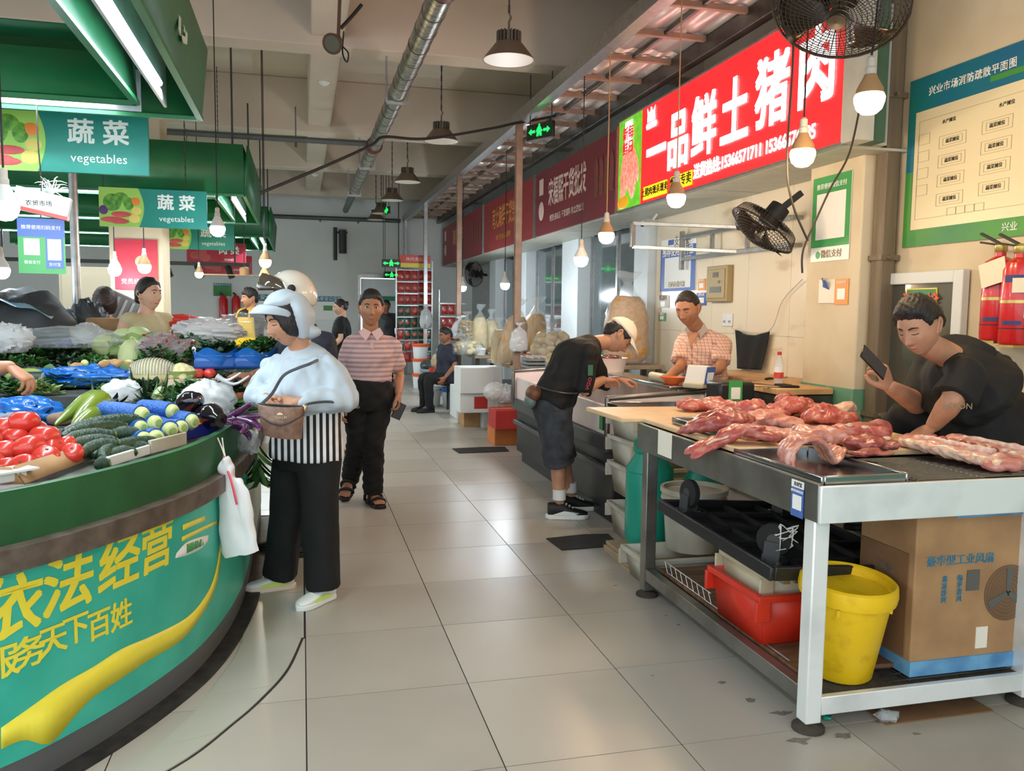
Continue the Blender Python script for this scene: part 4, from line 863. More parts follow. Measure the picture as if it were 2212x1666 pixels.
# rib slab with backbone stubs
def slab(label, A, B, wv, seed, bones):
    t = thing('rib_slab', label, 'meat', (A+B)/2, group='pork rib slabs at the near end'); d = (B-A); n = d.normalized(); s = V((-n.y, n.x, 0)); s = s if s.y > 0 else -s
    mb = MB(); 
    for k in range(11): mb.ell(A+d*(k/10)+s*wv*.5+V((0, 0, .02)), (d.length*.09, wv*.52, .03), rot('Z', math.degrees(math.atan2(n.y, n.x))), 12, 8)
    obj('flesh', wobble(remesh(mb, .006, 3), .004, 50, seed), 'meat_pink', t, world=True)
    mb = MB(); mb.tube([A+s*wv*.05+V((0, 0, .02)), (A+B)/2+s*wv*.04+V((0, 0, .024)), B+s*wv*.08+V((0, 0, .02))], [.018, .024, .02], 10, sub=6)
    obj('fat_edge', wobble(remesh(mb, .005, 3), .003, 60, seed+1), 'fat', t, world=True)
    for k in range(bones):
        c = A+d*(.2+.6*k/max(1, bones-1))+s*wv*.62+V((0, 0, .05)); MB().ell(c, (.016, .024, .014), rot('Z', math.degrees(math.atan2(n.y, n.x))), 10, 8).build('rib_end', 'meat_dark', t, world=True)
    mb = MB().tube([A+d*.12+s*wv*.45+V((0, 0, .046)), A+d*.85+s*wv*.42+V((0, 0, .05))], [.012, .016], 8, sub=6)
    obj('backbone', wobble(remesh(mb, .005, 2), .002, 80, seed+2), 'bone', t, world=True)
    for k in range(2): MB().ell(B-d*(.07*k)+s*wv*(.5)+V((0, 0, .062)), (.012, .012, .007)).build('bone_stub', 'bone', t, world=True)
slab('near pork rib slab with a row of dark rib ends', V((2.33, 2.83, .892)), V((2.4, 2.40, .872)), .13, 21, 7)
slab('second pork rib slab lying behind the near one', V((2.5, 2.78, .893)), V((2.56, 2.42, .872)), .12, 22, 0)
cut(2150, 2240, 1022, .05, .12, 23, 'meat_pink', 'pale pork end at the right frame edge', zz=.865)
# ------------------------------------------------------------------ things on the table's lower shelf
mat('yellow_plastic', (238, 196, 26), .38, vs=16, col2=(206, 160, 24), lo=.55, hi=.8); mat('red_plastic', (214, 50, 30), .4, var=.12); mat('cream_plastic', (206, 194, 164), .45, var=.15)
mat('teal_plastic', (28, 146, 124), .35, var=.12, vs=3); mat('dirty_white', (198, 194, 182), .5, vs=4, col2=(170, 160, 138)); mat('ply', (118, 84, 56), .7, vs=5, col2=(82, 56, 38), stretch=(1, 6, 1)); mat('cardboard', (176, 138, 96), .85, vs=6, col2=(156, 120, 84)); mat('cardboard_dark', (128, 94, 62), .85, var=.2); mat('tape_blue', (110, 166, 204), .3, vs=8, col2=(70, 120, 170)); mat('box_print', (70, 132, 160), .7); mat('grey_print', (92, 92, 86), .7)
bk = thing('plastic_bucket', 'open yellow plastic bucket standing on the table shelf', 'bucket', T=mx((1.882, 2.545, .13)) @ rot('X', 5) @ rot('Y', 1) @ Matrix.Scale(1.05, 4))
MB().lathe([(.0, .002), (.108, 0), (.112, .004), (.146, .3), (.15, .325), (.139, .325), (.136, .3), (.104, .012), (0, .01)], 40).build('pail', 'yellow_plastic', bk)
MB().lathe([(.147, .272), (.158, .276), (.162, .3), (.158, .33), (.15, .336), (.142, .33), (.142, .3)], 40).build('rim', 'yellow_plastic', bk)
for k in range(4): MB().box((-.005, -.148, .245), (.005, -.138, .27), rz(45+90*k)).build('lug', 'yellow_plastic', bk)
bx_ = thing('fan_carton', 'worn brown cardboard carton with a printed fan and blue taped base', 'box', (2.45, 2.625, .132))
MB().box((-.36, -.2, 0), (.15, .1, .585)).build('carton', 'cardboard', bx_, bevel=.006)
MB().box((-.364, -.205, 0), (.154, .103, .055)).build('blue_tape', 'tape_blue', bx_); MB().box((-.2, -.204, .57), (.14, -.19, .589)).build('blue_tape', 'tape_blue', bx_)
MB().box((-.365, -.17, .06), (-.36, .09, .44)).build('side_panel', 'cardboard_dark', bx_); MB().box((-.085, -.2025, .08), (-.035, -.2, .16)).build('paper_patch', 'paper', bx_)
text('豪华型工业风扇', .036, 'box_print', face((-.17, -.2025, .415), BACK), bx_); text('清\n凉\n舒\n爽', .022, 'box_print', face((-.235, -.2025, .31), BACK), bx_); text('畅\n享\n清\n风', .022, 'box_print', face((-.17, -.2025, .31), BACK), bx_)
MB().box((-.14, -.203, .3), (-.085, -.2, .375)).build('code_area', 'grey_print', bx_)
mb = MB()
for k in range(1, 9): mb.tube([(.045+.013*k*math.cos(a*.26), -.2025, .28+.013*k*math.sin(a*.26)) for a in range(25)], .0008, 4)
for k in range(3): mb.prism([(0, -.008), (.09, -.022), (.095, .012), (0, .008)], .0006, face((.045, -.2028, .28), BACK) @ rz(90+120*k))
mb.build('printed_fan', 'grey_print', bx_)
MB().lathe([(.104, 0), (.104, .0008)], 32, face((.045, -.2004, .28), BACK)).build('printed_disc', 'cardboard_dark', bx_)
for k, (x, z) in enumerate(((-.1, .22), (-.1, .36))): text('工业', .04, 'grey_print', face((-.3655, x*.5, z), AISLE), bx_)
def crate(name, label, T, L, Wd, H, m, rim=.02, wall=.008, grp=None):
    t = thing(name, label, 'crate', T=T, group=grp); k = .9
    a, b = L/2, Wd/2
    MB().box((-a*k, -b*k, 0), (a*k, b*k, .01)).build('base', m, t)
    mbs = MB()
    for sx, sy_ in ((1, 0), (-1, 0), (0, 1), (0, -1)):
        if sx: q = [V((sx*a*k, -b*k, 0)), V((sx*a*k, b*k, 0)), V((sx*a, b, H)), V((sx*a, -b, H))]
        else: q = [V((-a*k, sy_*b*k, 0)), V((a*k, sy_*b*k, 0)), V((a, sy_*b, H)), V((-a, sy_*b, H))]
        MB().add(q, [(0, 1, 2, 3)]).build('side', m, t, solid=wall)
    MB().box((-a-rim, -b-rim, H-.025), (a+rim, -b, H)).box((-a-rim, b, H-.025), (a+rim, b+rim, H)).box((-a-rim, -b, H-.025), (-a, b, H)).box((a, -b, H-.025), (a+rim, b, H)).build('rim', m, t, bevel=.003)
    for sx in (-1, 1): [MB().box((sx*a-.03, sy1*b-(rim if sy1 < 0 else -.001), H-.1), (sx*a+.03, sy1*b+(rim if sy1 > 0 else -.001), H-.02)).build('corner_block', m, t, bevel=.003) for sy1 in (-1, 1)]
    return t
crate('plastic_crate', 'red plastic crate on the plywood sheet under the table', mx((1.9, 2.93, .152), 0, 0, 0), .44, .38, .2, 'red_plastic')
crate('plastic_crate', 'cream plastic crate nested in the red crate', mx((1.92, 2.95, .235), 0, 0, 0), .40, .34, .19, 'cream_plastic', rim=.012)
tag(MB().prism([(1.7, 2.52), (2.1, 2.5), (2.12, 3.72), (1.71, 3.74)], .016, Matrix.Translation((0, 0, .134))).build('plywood_sheet', 'ply', bevel=.003), 'stained plywood sheet laid on the table shelf', 'board')
gr = thing('wire_basket', 'flattened wire basket lying on the plywood sheet', 'basket', (1.73, 3.3, .152)); mb = MB()
mb.tube([(-.01, -.7, .0), (-.01, .35, .0)], .0025, 5); mb.tube([(-.015, -.1, .05), (-.015, .35, .05)], .0025, 5)
for k in range(9): mb.tube([(-.012, -.1+k*.056, 0), (-.015, -.075+k*.056, .05)], .0016, 4)
mb.build('wires', 'galv', gr)
# black platform trolley resting upside down
tr = thing('platform_trolley', 'black platform trolley turned wheels-up on the crates', 'trolley', T=mx((1.915, 3.08, .50), 0, 0, 3) @ rot('X', 3.5) @ rot('Y', 4))
MB().box((-.3, -.45, -.035), (.36, .42, -.02)).build('deck', 'black', tr, bevel=.01)
for lo, hi in (((-.31, -.46, -.04), (-.29, .43, .015)), ((.35, -.46, -.04), (.37, .43, .015)), ((-.29, -.46, -.04), (.35, -.44, .015)), ((-.29, .41, -.04), (.35, .43, .015))): MB().box(lo, hi).build('rim', mat('trolley_rim', (30, 32, 36), .35), tr, bevel=.006)
for k in range(4): MB().box((-.28, -.34+k*.2, -.02), (.34, -.325+k*.2, .0)).build('rib', 'black', tr)
for k in range(3): MB().box((-.15+k*.17, -.43, -.02), (-.135+k*.17, .4, .0)).build('rib', 'black', tr)
for x, y, a in ((-.22, -.33, 50), (.27, -.34, 0), (-.22, .31, 5), (.27, .31, 20)):
    c = MB(mx((x, y, -.02), 0, 0, a)); c.box((-.05, -.04, 0), (.05, .04, .008)).box((-.028, -.03, .008), (-.022, .03, .09)).box((.022, -.03, .008), (.028, .03, .09)); cs = c.build('caster_fork', 'dark_grey', tr)
    wT = mx((x, y, .075), 0, 0, a) @ rot('Y', 90)
    MB().lathe([(.02, -.018), (.05, -.018), (.062, -.012), (.064, 0), (.062, .012), (.05, .018), (.02, .018)], 24, wT, closed=True).build('wheel', 'black_soft', cs); MB().lathe([(0, -.02), (.025, -.02), (.025, .02), (0, .02)], 14, wT).build('hub', 'dark_grey', cs)
    for bx1, by1 in ((-.04, -.03), (.04, -.03), (-.04, .03), (.04, .03)): MB().lathe([(.009, 0), (.009, .012), (0, .014)], 8, mx((x, y, -.012)) @ rz(a) @ Matrix.Translation((bx1, by1, .0))).build('bolt', 'galv', cs)
mb = MB(); g = random.Random(3)
for k in range(9): mb.tube([(-.2, -.33, .1), (-.2+g.uniform(-.04, .05), -.37+g.uniform(-.01, .01), .1+g.uniform(-.05, .06)), (-.2+g.uniform(-.06, .08), -.38, .08+g.uniform(-.06, .07))], [.006, .003, .001], 5, sub=3)
mb.build('plastic_strands', 'white_plastic', tr)
MB().bar((-.2, -.4, -.07), (-.2, -.4, -.02), .03).bar((-.15, -.4, -.07), (-.15, -.4, -.02), .015).bar((-.2, -.4, -.045), (.3, -.4, -.04), .01).build('handle_socket', 'galv', tr)
# drums and tubs behind the far leg
def drum(loc, label, r, h, m):
    t = thing('plastic_drum', label, 'drum', loc)
    MB().lathe([(0, 0), (r*.86, 0), (r, .06), (r, h*.72), (r*.62, h*.86), (r*.62, h*.88), (0, h*.88)], 32).build('barrel', m, t)
    MB().lathe([(r*.66, h*.87), (r*.7, h*.88), (r*.7, h*.99), (r*.66, h), (0, h)], 32).build('lid', m, t); MB().lathe([(r*1.003, h*.69), (r*1.012, h*.7), (r*1.003, h*.71)], 32).build('ridge', m, t)
drum((1.92, 4.35, .085), 'tall teal plastic drum with a screw lid beside the far table leg', .135, .62, 'teal_plastic')
drum((2.2, 4.25, .1), 'second teal drum partly hidden behind the first one', .12, .5, 'teal_plastic')
t = thing('board_stack', 'stack of thin wooden boards under the teal drum', 'boards', (1.92, 4.25, 0))
for k in range(4): MB().box((-.2, -.14, k*.02), (.42, .26, k*.02+.018), rz(rnd.uniform(-4, 4))).build('board', mat('pale_wood', (170, 146, 118), .7, var=.25), t, bevel=.002)
def pail(loc, label, r, h, m, rimm=None, grp=None, lid=None, handle=True):
    t = thing('plastic_pail', label, 'bucket', loc, group=grp)
    MB().lathe([(0, .002), (r*.82, 0), (r*.84, .005), (r*.97, h*.93), (r*.93, h*.93), (r*.8, .012), (0, .01)], 28).build('pail', m, t)
    MB().lathe([(r*.97, h*.8), (r*1.03, h*.81), (r*1.03, h*.85), (r*.98, h*.86), (r*1.0, h*.9), (r*1.05, h*.92), (r*1.05, h), (r*.95, h), (r*.93, h*.93)], 28).build('rim', rimm or m, t)
    if lid: MB().lathe([(r*1.06, h*.96), (r*1.06, h+.008), (r*.9, h+.012), (0, h+.01)], 28).build('lid', lid, t)
    if handle: MB().tube([(r*1.02*math.cos(a), -r*.3*math.sin(a)-.0, h*.86-.12*r/.15*math.sin(a)) for a in [math.pi*k/10 for k in range(11)]], .003, 5).build('handle', 'galv', t)
    return t
pail((2.02, 3.99, .165), 'dirty white pail standing on a tub behind the far table leg', .17, .33, 'dirty_white')
crate('plastic_tub', 'dirty white tub on the floor behind the far table leg', mx((2.0, 3.98, .0)), .62, .3, .16, 'dirty_white')
CS = [crate('plastic_crate', l, mx((2.17, 4.80-.005*k, .17*k+(.1 if k else 0)), 0, 0, -4+3*k), .5, .36, .2, 'dirty_white', grp='stacked fish tubs by the glass case') for k, l in enumerate(('lowest dirty white tub of the stack beside the glass case', 'second dirty white tub of the stack beside the glass case', 'third dirty white tub of the stack beside the glass case', 'topmost dirty white tub of the stack under the cutting board'))]
tray('dented steel tray perched on the topmost white tub', 1.88, 4.6, 2.32, 4.92, .82, .03, -4)
tag(MB().box((1.95, 2.36, 0), (2.4, 2.6, .005)).build('cardboard_scrap', 'cardboard_dark'), 'flat dark cardboard scrap on the floor under the table', 'cardboard')
for k, (px, py, s, m, l) in enumerate(((1785, 1555, .02, 'teal_plastic', 'small green plastic scrap on the floor by the table leg'), (1915, 1558, .045, 'white_plastic', 'crumpled clear plastic cup on the floor under the shelf'))):
    p = atz(px, py, 0); t = thing('litter_scrap', l, 'litter', p); me = MB().ell((0, 0, s*.4), (s, s*.7, s*.4), None, 10, 6, lambda d: .3*math.sin(9*d.x)*math.cos(7*d.y)).build('scrap', m if k == 0 else film('clear_film', (225, 235, 238), .25), t)
g = random.Random(12)
for k, (px, py, sz) in enumerate(((1640, 1350, .04), (1590, 1365, .03), (1465, 1350, .02), (1620, 1512, .05), (1690, 1540, .06), (1560, 1475, .03), (1820, 1590, .05), (1900, 1560, .04), (1345, 1218, .03), (1440, 1330, .015), (1410, 1460, .012), (1730, 1600, .07), (1980, 1585, .03), (1330, 1265, .02))):
    p = atz(px, py, 0); pts = [(math.cos(a)*sz*g.uniform(.2, .9), math.sin(a)*sz*g.uniform(.1, .45)) for a in [2*math.pi*q/11 for q in range(11)]]; MB().prism(pts, .0006, Matrix.Translation((p.x, p.y, .0002))).build('floor_stain', 'stain' if 'stain' in MATS else mat('stain', (134, 126, 114), .5, var=.3, vs=60), fl)
for (px, py, w, h, l) in ((1040, 973, .52, .3, 'worn black rubber mat on the aisle floor by the dry-goods stall'), (1262, 1172, .38, .28, 'ragged black rubber mat on the floor beside the white tubs')):
    p = atz(px, py, 0); tag(MB().prism([(-w/2, -h/2), (w/2, -h/2+.02), (w/2+.02, h/2), (.05, h/2+.02), (-w/2-.02, h/2-.02)], .006, Matrix.Translation((p.x, p.y, .0005))).build('rubber_mat', 'rubber_mat'), l, 'mat')
# ------------------------------------------------------------------ butcher's chilled case and back counter
mat('frost', (232, 206, 200), .4, vs=3, col2=(240, 226, 222)); mat('case_grey', (92, 92, 94), .42, .5, var=.15); mat('case_dark', (48, 49, 52), .4, .4, var=.2)
glass = film('case_glass', (226, 214, 208), .16, .08)
cs = thing('display_case', 'low chilled display case with steel-framed end panels beside the customer', 'display case', (2.25, 6.2, 0))
CX0, CX1, CY0, CY1 = 1.95, 2.42, 5.05, 7.58
part('plinth', (CX0+.06, CY0+.05, .0), (CX1, CY1-.05, .1), 'case_dark', .004, cs); part('body', (CX0+.02, CY0, .1), (CX1+.1, CY1, .52), 'case_dark', .01, cs)
part('bumper_rail', (CX0-.03, CY0+.01, .5), (CX0+.03, CY1, .6), 'case_grey', .008, cs); part('lower_rail', (CX0-.02, CY0+.01, .36), (CX0+.02, CY1, .4), 'case_grey', .006, cs)
part('front_panel', (CX0, CY0+.03, .6), (CX0+.025, CY1-.02, .8), 'frost', .006, cs); part('inner_tray', (CX0+.03, CY0+.03, .55), (CX1, CY1-.03, .6), 'frost', .004, cs)
for y in (CY0, CY1-.04):
    fr = MB()
    for a, b in (((CX0-.03, y, .56), (CX0-.03, y, .86)), ((CX0-.03, y, .86), (CX1+.2, y, .9)), ((CX1+.2, y, .9), (CX1+.2, y, .56))): fr.tube([a, b], .018, 10, round_end=True)
    e = fr.build('end_frame', 'steel_table', cs, world=True); g_ = MB().box((CX0-.03, y-.004, .56), (CX1+.2, y+.004, .875)); o = g_.build('end_pane', 'frost', e, world=False); o.matrix_parent_inverse = Matrix.Translation(-cs.location)
part('rear_ledge', (CX1-.02, CY0+.1, .9), (CX1+.18, CY1-.1, .925), 'steel_tray', .006, cs); part('ledge_upstand', (CX1+.0, CY0+.1, .6), (CX1+.02, CY1-.1, .9), 'steel_table', .003, cs)
mb = MB().ell((CX1+.2, CY0-.02, .58), .014); mb.build('bolt', 'white_plastic', cs, world=True)
pc = thing('payment_card', 'green payment card stuck on the white front of the glass case', 'sticker', (CX0-.002, 5.2, .7)); MB().box((-.003, -.06, -.07), (0, .06, .07)).build('sheet', 'ink', pc); MB().box((-.005, -.0, -.07), (-.003, .06, .07)).build('heading', 'wx_green', pc)
for k in range(3):
    T = mx((2.2, 5.4+.55*k, .6), 0, 0, 90*(k % 2)+20); lump('pork_cut', ('pork piece in the case below the customer', 'pork piece in the case by the ledge', 'pork piece at the far end of the case')[k], T, (.17, .1, .09), 40+k, 'meat_pink', .009, 4, 'pork pieces in the chilled case', None, None)
# back counter with wooden top
bc = thing('back_counter', 'wooden-topped steel work counter against the marble wall', 'counter', (3.2, 5.3, 0))
mat('butcher_block', (222, 182, 132), .5, vs=4, col2=(196, 148, 98), stretch=(1, 5, 1)); pl2 = [(2.9, 4.62), (3.29, 4.62), (3.29, 5.02), (3.57, 5.02), (3.57, 6.3), (3.12, 6.3), (3.12, 5.2), (2.9, 5.12)]
MB().prism(pl2, .04, Matrix.Translation((0, 0, .91))).build('wood_top', 'butcher_block', bc, world=True, bevel=.006); MB().prism([(x+.01 if x < 3 else x-.01, y) for x, y in pl2], .09, Matrix.Translation((0, 0, .815))).build('steel_band', 'steel_dark', bc, world=True)
for x, y in ((2.92, 4.7), (3.22, 4.7), (3.5, 6.2), (3.18, 6.2)): MB().box((x-.02, y-.02, 0), (x+.02, y+.02, .82)).build('leg', 'steel_dark', bc, world=True)
MB().box((3.16, 4.8, .3), (3.28, 6.2, .33)).build('lower_shelf', 'steel_dark', bc, world=True)
def bottle(loc, label, h=.22, r=.031):
    t = thing('water_bottle', label, 'bottle', loc); MB().lathe([(0, 0), (r*.9, 0), (r, .008), (r, h*.62), (r*.75, h*.76), (r*.4, h*.88), (r*.38, h*.93), (0, h*.93)], 18).build('bottle_body', film('pet', (220, 230, 232), .3), t)
    MB().lathe([(r*1.01, h*.22), (r*1.01, h*.55)], 18).build('label_band', 'paper_white', t); MB().lathe([(r*1.02, h*.2), (r*1.02, h*.38)], 18).build('red_band', 'hyd_red', t); MB().lathe([(r*.46, h*.9), (r*.46, h), (0, h)], 14).build('cap', 'ext_red', t)
bottle((3.08, 4.92, .95), 'small water bottle with a red cap on the wooden counter')
def knife(loc, ang, label, L=.2):
    t = thing('kitchen_knife', label, 'knife', loc, ang, 'knives on the wooden counter'); MB().prism([(0, -.018), (L, -.01), (L+.03, .012), (0, .018)], .002).build('blade', 'steel_tray', t); MB().tube([(0, 0, .004), (-.06, 0, .006), (-.11, 0, .004)], [.009, .012, .011], 8, flat=.8, round_end=True).build('handle', 'black', t)
knife((2.97, 4.72, .953), 160, 'kitchen knife lying at the front edge of the wooden counter'); knife((3.3, 5.35, .953), 35, 'kitchen knife pointing at the wall on the wooden counter', .25); knife((3.02, 4.86, .953), 120, 'kitchen knife beside the butcher on the wooden counter')
# scale, bowl, roll, tub on the ledge
def card_scale(loc, ang, label, card, cm):
    t = thing('price_scale', label, 'scale', T=Matrix.Translation(V(loc)) @ rz(ang) @ Matrix.Scale(.72, 4)); MB().box((-.13, -.1, 0), (.13, .1, .05), None).build('body', 'cream_plastic', t, bevel=.012)
    MB().prism([(-.1, 0), (.1, 0), (.04, .16), (-.02, .16)], .2, mx((0, .1, .045)) @ rot('X', 90)).build('display_hood', 'white_plastic', t, bevel=.008); MB().box((-.055, -.006, -.08), (.055, 0, .08), mx((-.045, -.13, .12), 10, 0, -20)).build('card', cm, t); MB().box((-.04, -.009, -.05), (.04, -.005, .03), mx((-.045, -.13, .12), 10, 0, -20)).build('code_area', 'paper_white', t)
card_scale((2.56, 5.05, .925), 40, 'white price scale with a blue card beside the butcher', True, 'ali_blue')
card_scale((2.5, 6.95, .925), 30, 'cream price scale with a green card behind the customer', True, 'wx_green')
t = thing('plastic_bowl', 'shallow orange plastic bowl beside the white scale', 'bowl', (2.5, 5.33, .925)); MB().lathe([(0, .004), (.05, 0), (.085, .045), (.09, .05), (.08, .045), (.048, .008), (0, .008)], 24).build('bowl', mat('orange_plastic', (214, 104, 50), .4), t); MB().lathe([(.05, 0), (.055, .004), (.05, .006)], 24).build('foot_ring', 'orange_plastic', t)
t = thing('bag_roll', 'cream roll of plastic bags in front of the butcher', 'roll', (2.5, 5.56, .925)); MB().tube([(0, -.11, .032), (0, .11, .032)], .03, 16).build('roll', 'cream_plastic', t); MB().tube([(0, -.13, .032), (0, .13, .032)], .012, 10).build('core', 'cardboard_dark', t)
t = thing('liver_tub', 'translucent white tub heaped with dark liver on the case ledge', 'tub', (2.5, 6.55, .925)); MB().lathe([(0, .004), (.12, 0), (.15, .11), (.155, .115), (.145, .11), (.115, .01), (0, .01)], 26).build('tub', 'frost', t)
for k in range(6): MB().ell((.06*math.cos(k*1.1), .06*math.sin(k*1.1), .11+.01*(k % 2)), (.05, .035, .022), rz(k*50)).build('liver_piece', mat('liver', (96, 42, 34), .2, coat=.4), t)
tag(MB().ell((2.6, 7.3, .95), (.1, .08, .05), None, 14, 8, lambda d: .15*math.sin(7*d.x+5*d.y)).build('red_bag', mat('red_film', (190, 40, 34), .3)), 'small crumpled red plastic bag at the far end of the ledge', 'plastic bag')
t = thing('plastic_case', 'dark plastic box with a green payment card at the case corner', 'box', (2.52, 4.55, .89)); MB().box((-.12, -.09, 0), (.12, .09, .12)).build('shell', 'case_dark', t, bevel=.02); MB().box((-.06, -.094, .01), (.03, -.09, .13)).build('card', 'wx_green', t); MB().box((-.045, -.097, .02), (.015, -.093, .09)).build('code_area', 'paper_white', t)
# hanging black apron on a line
t = thing('hanging_apron', 'black apron hanging from a cord on the marble wall', 'apron', (3.53, 5.75, 1.0)); a, b, c, d = atx(1588, 712, 3.54), atx(1660, 716, 3.54), atx(1652, 800, 3.54), atx(1588, 796, 3.54)
def ap(u, v):
    p = a.lerp(b, u).lerp(d.lerp(c, u*.86+.03), v); p.x += .012*math.sin(u*14+v*2); p.z -= .02*math.sin(u*3.14)*(1-v)*2; return p
MB().grid(ap, 20, 14).build('cloth', 'black_soft', t, world=True, solid=.004)
MB().tube([a+V((0, .05, .03)), a, b, atx(1690, 650, 3.56), atx(1733, 604, 3.56)], .004, 5, sub=4).build('cord', 'socket', t, world=True)
# ------------------------------------------------------------------ vegetable island with its curved counter
FP = catmull([(x, y, 0) for x, y in ((-3.6, 2.02), (-2.4, 2.06), (-1.6, 2.17), (-1.1, 2.36), (-.85, 2.55), (-.7, 2.73), (-.55, 2.98), (-.42, 3.28), (-.345, 3.6), (-.3, 3.95), (-.285, 4.3), (-.285, 5.0), (-.285, 5.8))], 220)
FS = [0.]
for a, b in zip(FP, FP[1:]): FS.append(FS[-1]+(b-a).length)
def fpos(s, off=0.):
    s = min(max(s, 0), FS[-1]-1e-4); i = max(k for k in range(len(FS)-1) if FS[k] <= s) if s > 0 else 0
    t = (s-FS[i])/(FS[i+1]-FS[i]); p = FP[i].lerp(FP[i+1], t); d = (FP[min(i+2, len(FP)-1)]-FP[max(i-1, 0)]).normalized(); return p+V((d.y, -d.x, 0))*off
def fhit(px, py):
    """where the sight line of a photo pixel meets the counter front: arc length and height"""
    d = camr*((px-1106)/F_PX)+camu*(-(py-833)/F_PX)+fwd
    best = None
    for i in range(len(FP)-1):
        a, b = FP[i], FP[i+1]; e = b-a; det = d.x*(-e.y)+e.x*d.y
        if abs(det) < 1e-9: continue
        t = (a.x*(-e.y)+e.x*a.y)/det; u = (d.x*a.y-d.y*a.x)/det
        if 0 <= u <= 1 and t > 0 and (best is None or t < best[0]): best = (t, FS[i]+u*(FS[i+1]-FS[i]), CAM_H+t*d.z)
    return best[1], best[2]
mat('teal_vinyl', (42, 170, 150), .38, vs=5, col2=(60, 186, 164), bump=.0); mat('vinyl_yellow', (238, 222, 66), .4, var=.06, vs=20); mat('green_board', (36, 96, 52), .5, vs=6, col2=(30, 82, 46)); mat('rail_brown', (112, 100, 90), .5, .25, vs=14, col2=(86, 74, 66)); mat('kick_black', (26, 24, 24), .6, vs=18, col2=(52, 48, 46)); mat('kick_grey', (90, 92, 94), .5); mat('deck_steel', (120, 118, 112), .45, .5, var=.2); mat('deck_dark', (72, 76, 70), .5, var=.3); mat('side_green', (128, 152, 120), .4, var=.15)
isl = thing('vegetable_counter', 'curved green and teal vegetable counter with yellow lettering', 'counter', (-1.6, 3.6, 0))
def wall(name, m, z0, z1, o0, o1, s0=0., s1=None, n=160, thick=.02, bev=0):
    s1 = s1 if s1 is not None else FS[-1]; mb = MB(); ss = [s0+(s1-s0)*k/n for k in range(n+1)]
    A = [fpos(s, o1)+V((0, 0, z0)) for s in ss]; B = [fpos(s, o1)+V((0, 0, z1)) for s in ss]; Cc = [fpos(s, o0)+V((0, 0, z1)) for s in ss]; D = [fpos(s, o0)+V((0, 0, z0)) for s in ss]
    mb.strip(A, B); mb.strip(B, Cc); mb.strip(Cc, D); mb.strip(D, A); k = n+1
    for q in (0, n): mb.f.append((q, k+q, 3*k+q, 5*k+q))
    return mb.build(name, m, isl, world=True, ang=30)
S_END = fhit(527, 1200)[0]
wall('toe_kick', 'kick_black', 0, .012, -.05, .07); wall('toe_board', 'kick_grey', .012, .1, -.05, .0); wall('front_panel', 'teal_vinyl', .1, .668, -.03, .004, 0, S_END+.35); wall('side_panel', 'side_green', .1, .668, -.03, .003, S_END+.35)
wall('bumper_rail', 'rail_brown', .668, .737, -.03, .045); wall('upstand', 'green_board', .737, .892, -.035, -.005)
core = [(p.x, p.y) for p in FP[::6]]+[(-.4, 5.82), (-3.6, 5.82)]
core = [(fpos(s_, -.04).x, fpos(s_, -.04).y) for s_ in FS[::6] if fpos(s_, -.04).y < 3.86]+[(-.36, 3.86), (-3.6, 3.86)]
MB().box((-.52, 3.86, .85), (-.325, 5.78, .87)).build('side_shelf', 'deck_steel', isl, world=True)
MB().prism(core, .02, Matrix.Translation((0, 0, .85))).build('front_shelf', 'deck_steel', isl, world=True)
MB().box((-1.55, 3.85, .86), (-.5, 5.78, .905)).build('middle_deck', 'deck_dark', isl, world=True); MB().box((-1.62, 4.42, .905), (-.47, 5.8, .978)).build('step_deck', 'deck_dark', isl, world=True); MB().box((-3.6, 4.95, .978), (-.45, 6.15, 1.068)).build('rear_deck', 'deck_dark', isl, world=True); MB().box((-3.6, 5.9, .0), (-.5, 6.0, .9)).build('rear_panel', 'side_green', isl, world=True)
MB().box((-3.6, 3.8, .845), (-.62, 3.85, .9)).build('gutter_lip', 'deck_steel', isl, world=True)
# lettering and swoosh bent around the counter front
def wrap_text(ch, px, py, h, m, shear=.18, bold=.035, xs=1.):
    s, z = fhit(px, py); o = text(ch, h, m, Matrix.Identity(4), None, thick=.0008, bold=bold, shear=shear, xs=xs); me = o.data
    for v in me.vertices:
        x, y, zz = v.co; p = fpos(s+x, .0055+zz); v.co = (p.x, p.y, z+y)
    me.transform(isl.matrix_basis.inverted()); o.parent = isl; return o
for ch, px, py in (('依', 16, 1322), ('法', 143, 1268), ('经', 254, 1222), ('营', 334, 1186)): wrap_text(ch, px, py, .165, 'vinyl_yellow', .12, .022, 1.02)
for ch, px, py in (('服', 2, 1436), ('务', 62, 1412), ('天', 112, 1386), ('下', 162, 1362), ('百', 212, 1352), ('姓', 260, 1332)): wrap_text(ch, px, py, .088, 'vinyl_yellow', 0, .018)
def ribbon(up, lo, m, name, n=40):
    U = catmull([(px, py, 0) for px, py in up], n); L = catmull([(px, py, 0) for px, py in lo], n); P, Q = [], []
    for a, b in zip(U, L):
        s, z = fhit(a.x, a.y); P.append(fpos(s, .0052)+V((0, 0, z))); s, z = fhit(b.x, b.y); Q.append(fpos(s, .0052)+V((0, 0, z)))
    return MB().strip(P, Q).build(name, m, isl, world=True, solid=.001)
ribbon(((0, 1572), (60, 1530), (130, 1480), (200, 1440), (260, 1402), (330, 1372), (400, 1335), (440, 1290), (462, 1240), (474, 1170), (478, 1130)), ((0, 1618), (50, 1598), (105, 1606), (160, 1545), (200, 1505), (260, 1465), (320, 1425), (390, 1382), (440, 1318), (466, 1258), (476, 1180), (479, 1130)), 'vinyl_yellow', 'swoosh')
ribbon(((392, 1134), (440, 1114)), ((392, 1146), (440, 1125)), 'vinyl_yellow', 'stroke', 6); ribbon(((390, 1160), (466, 1124)), ((390, 1170), (466, 1131)), 'vinyl_yellow', 'stroke', 6)
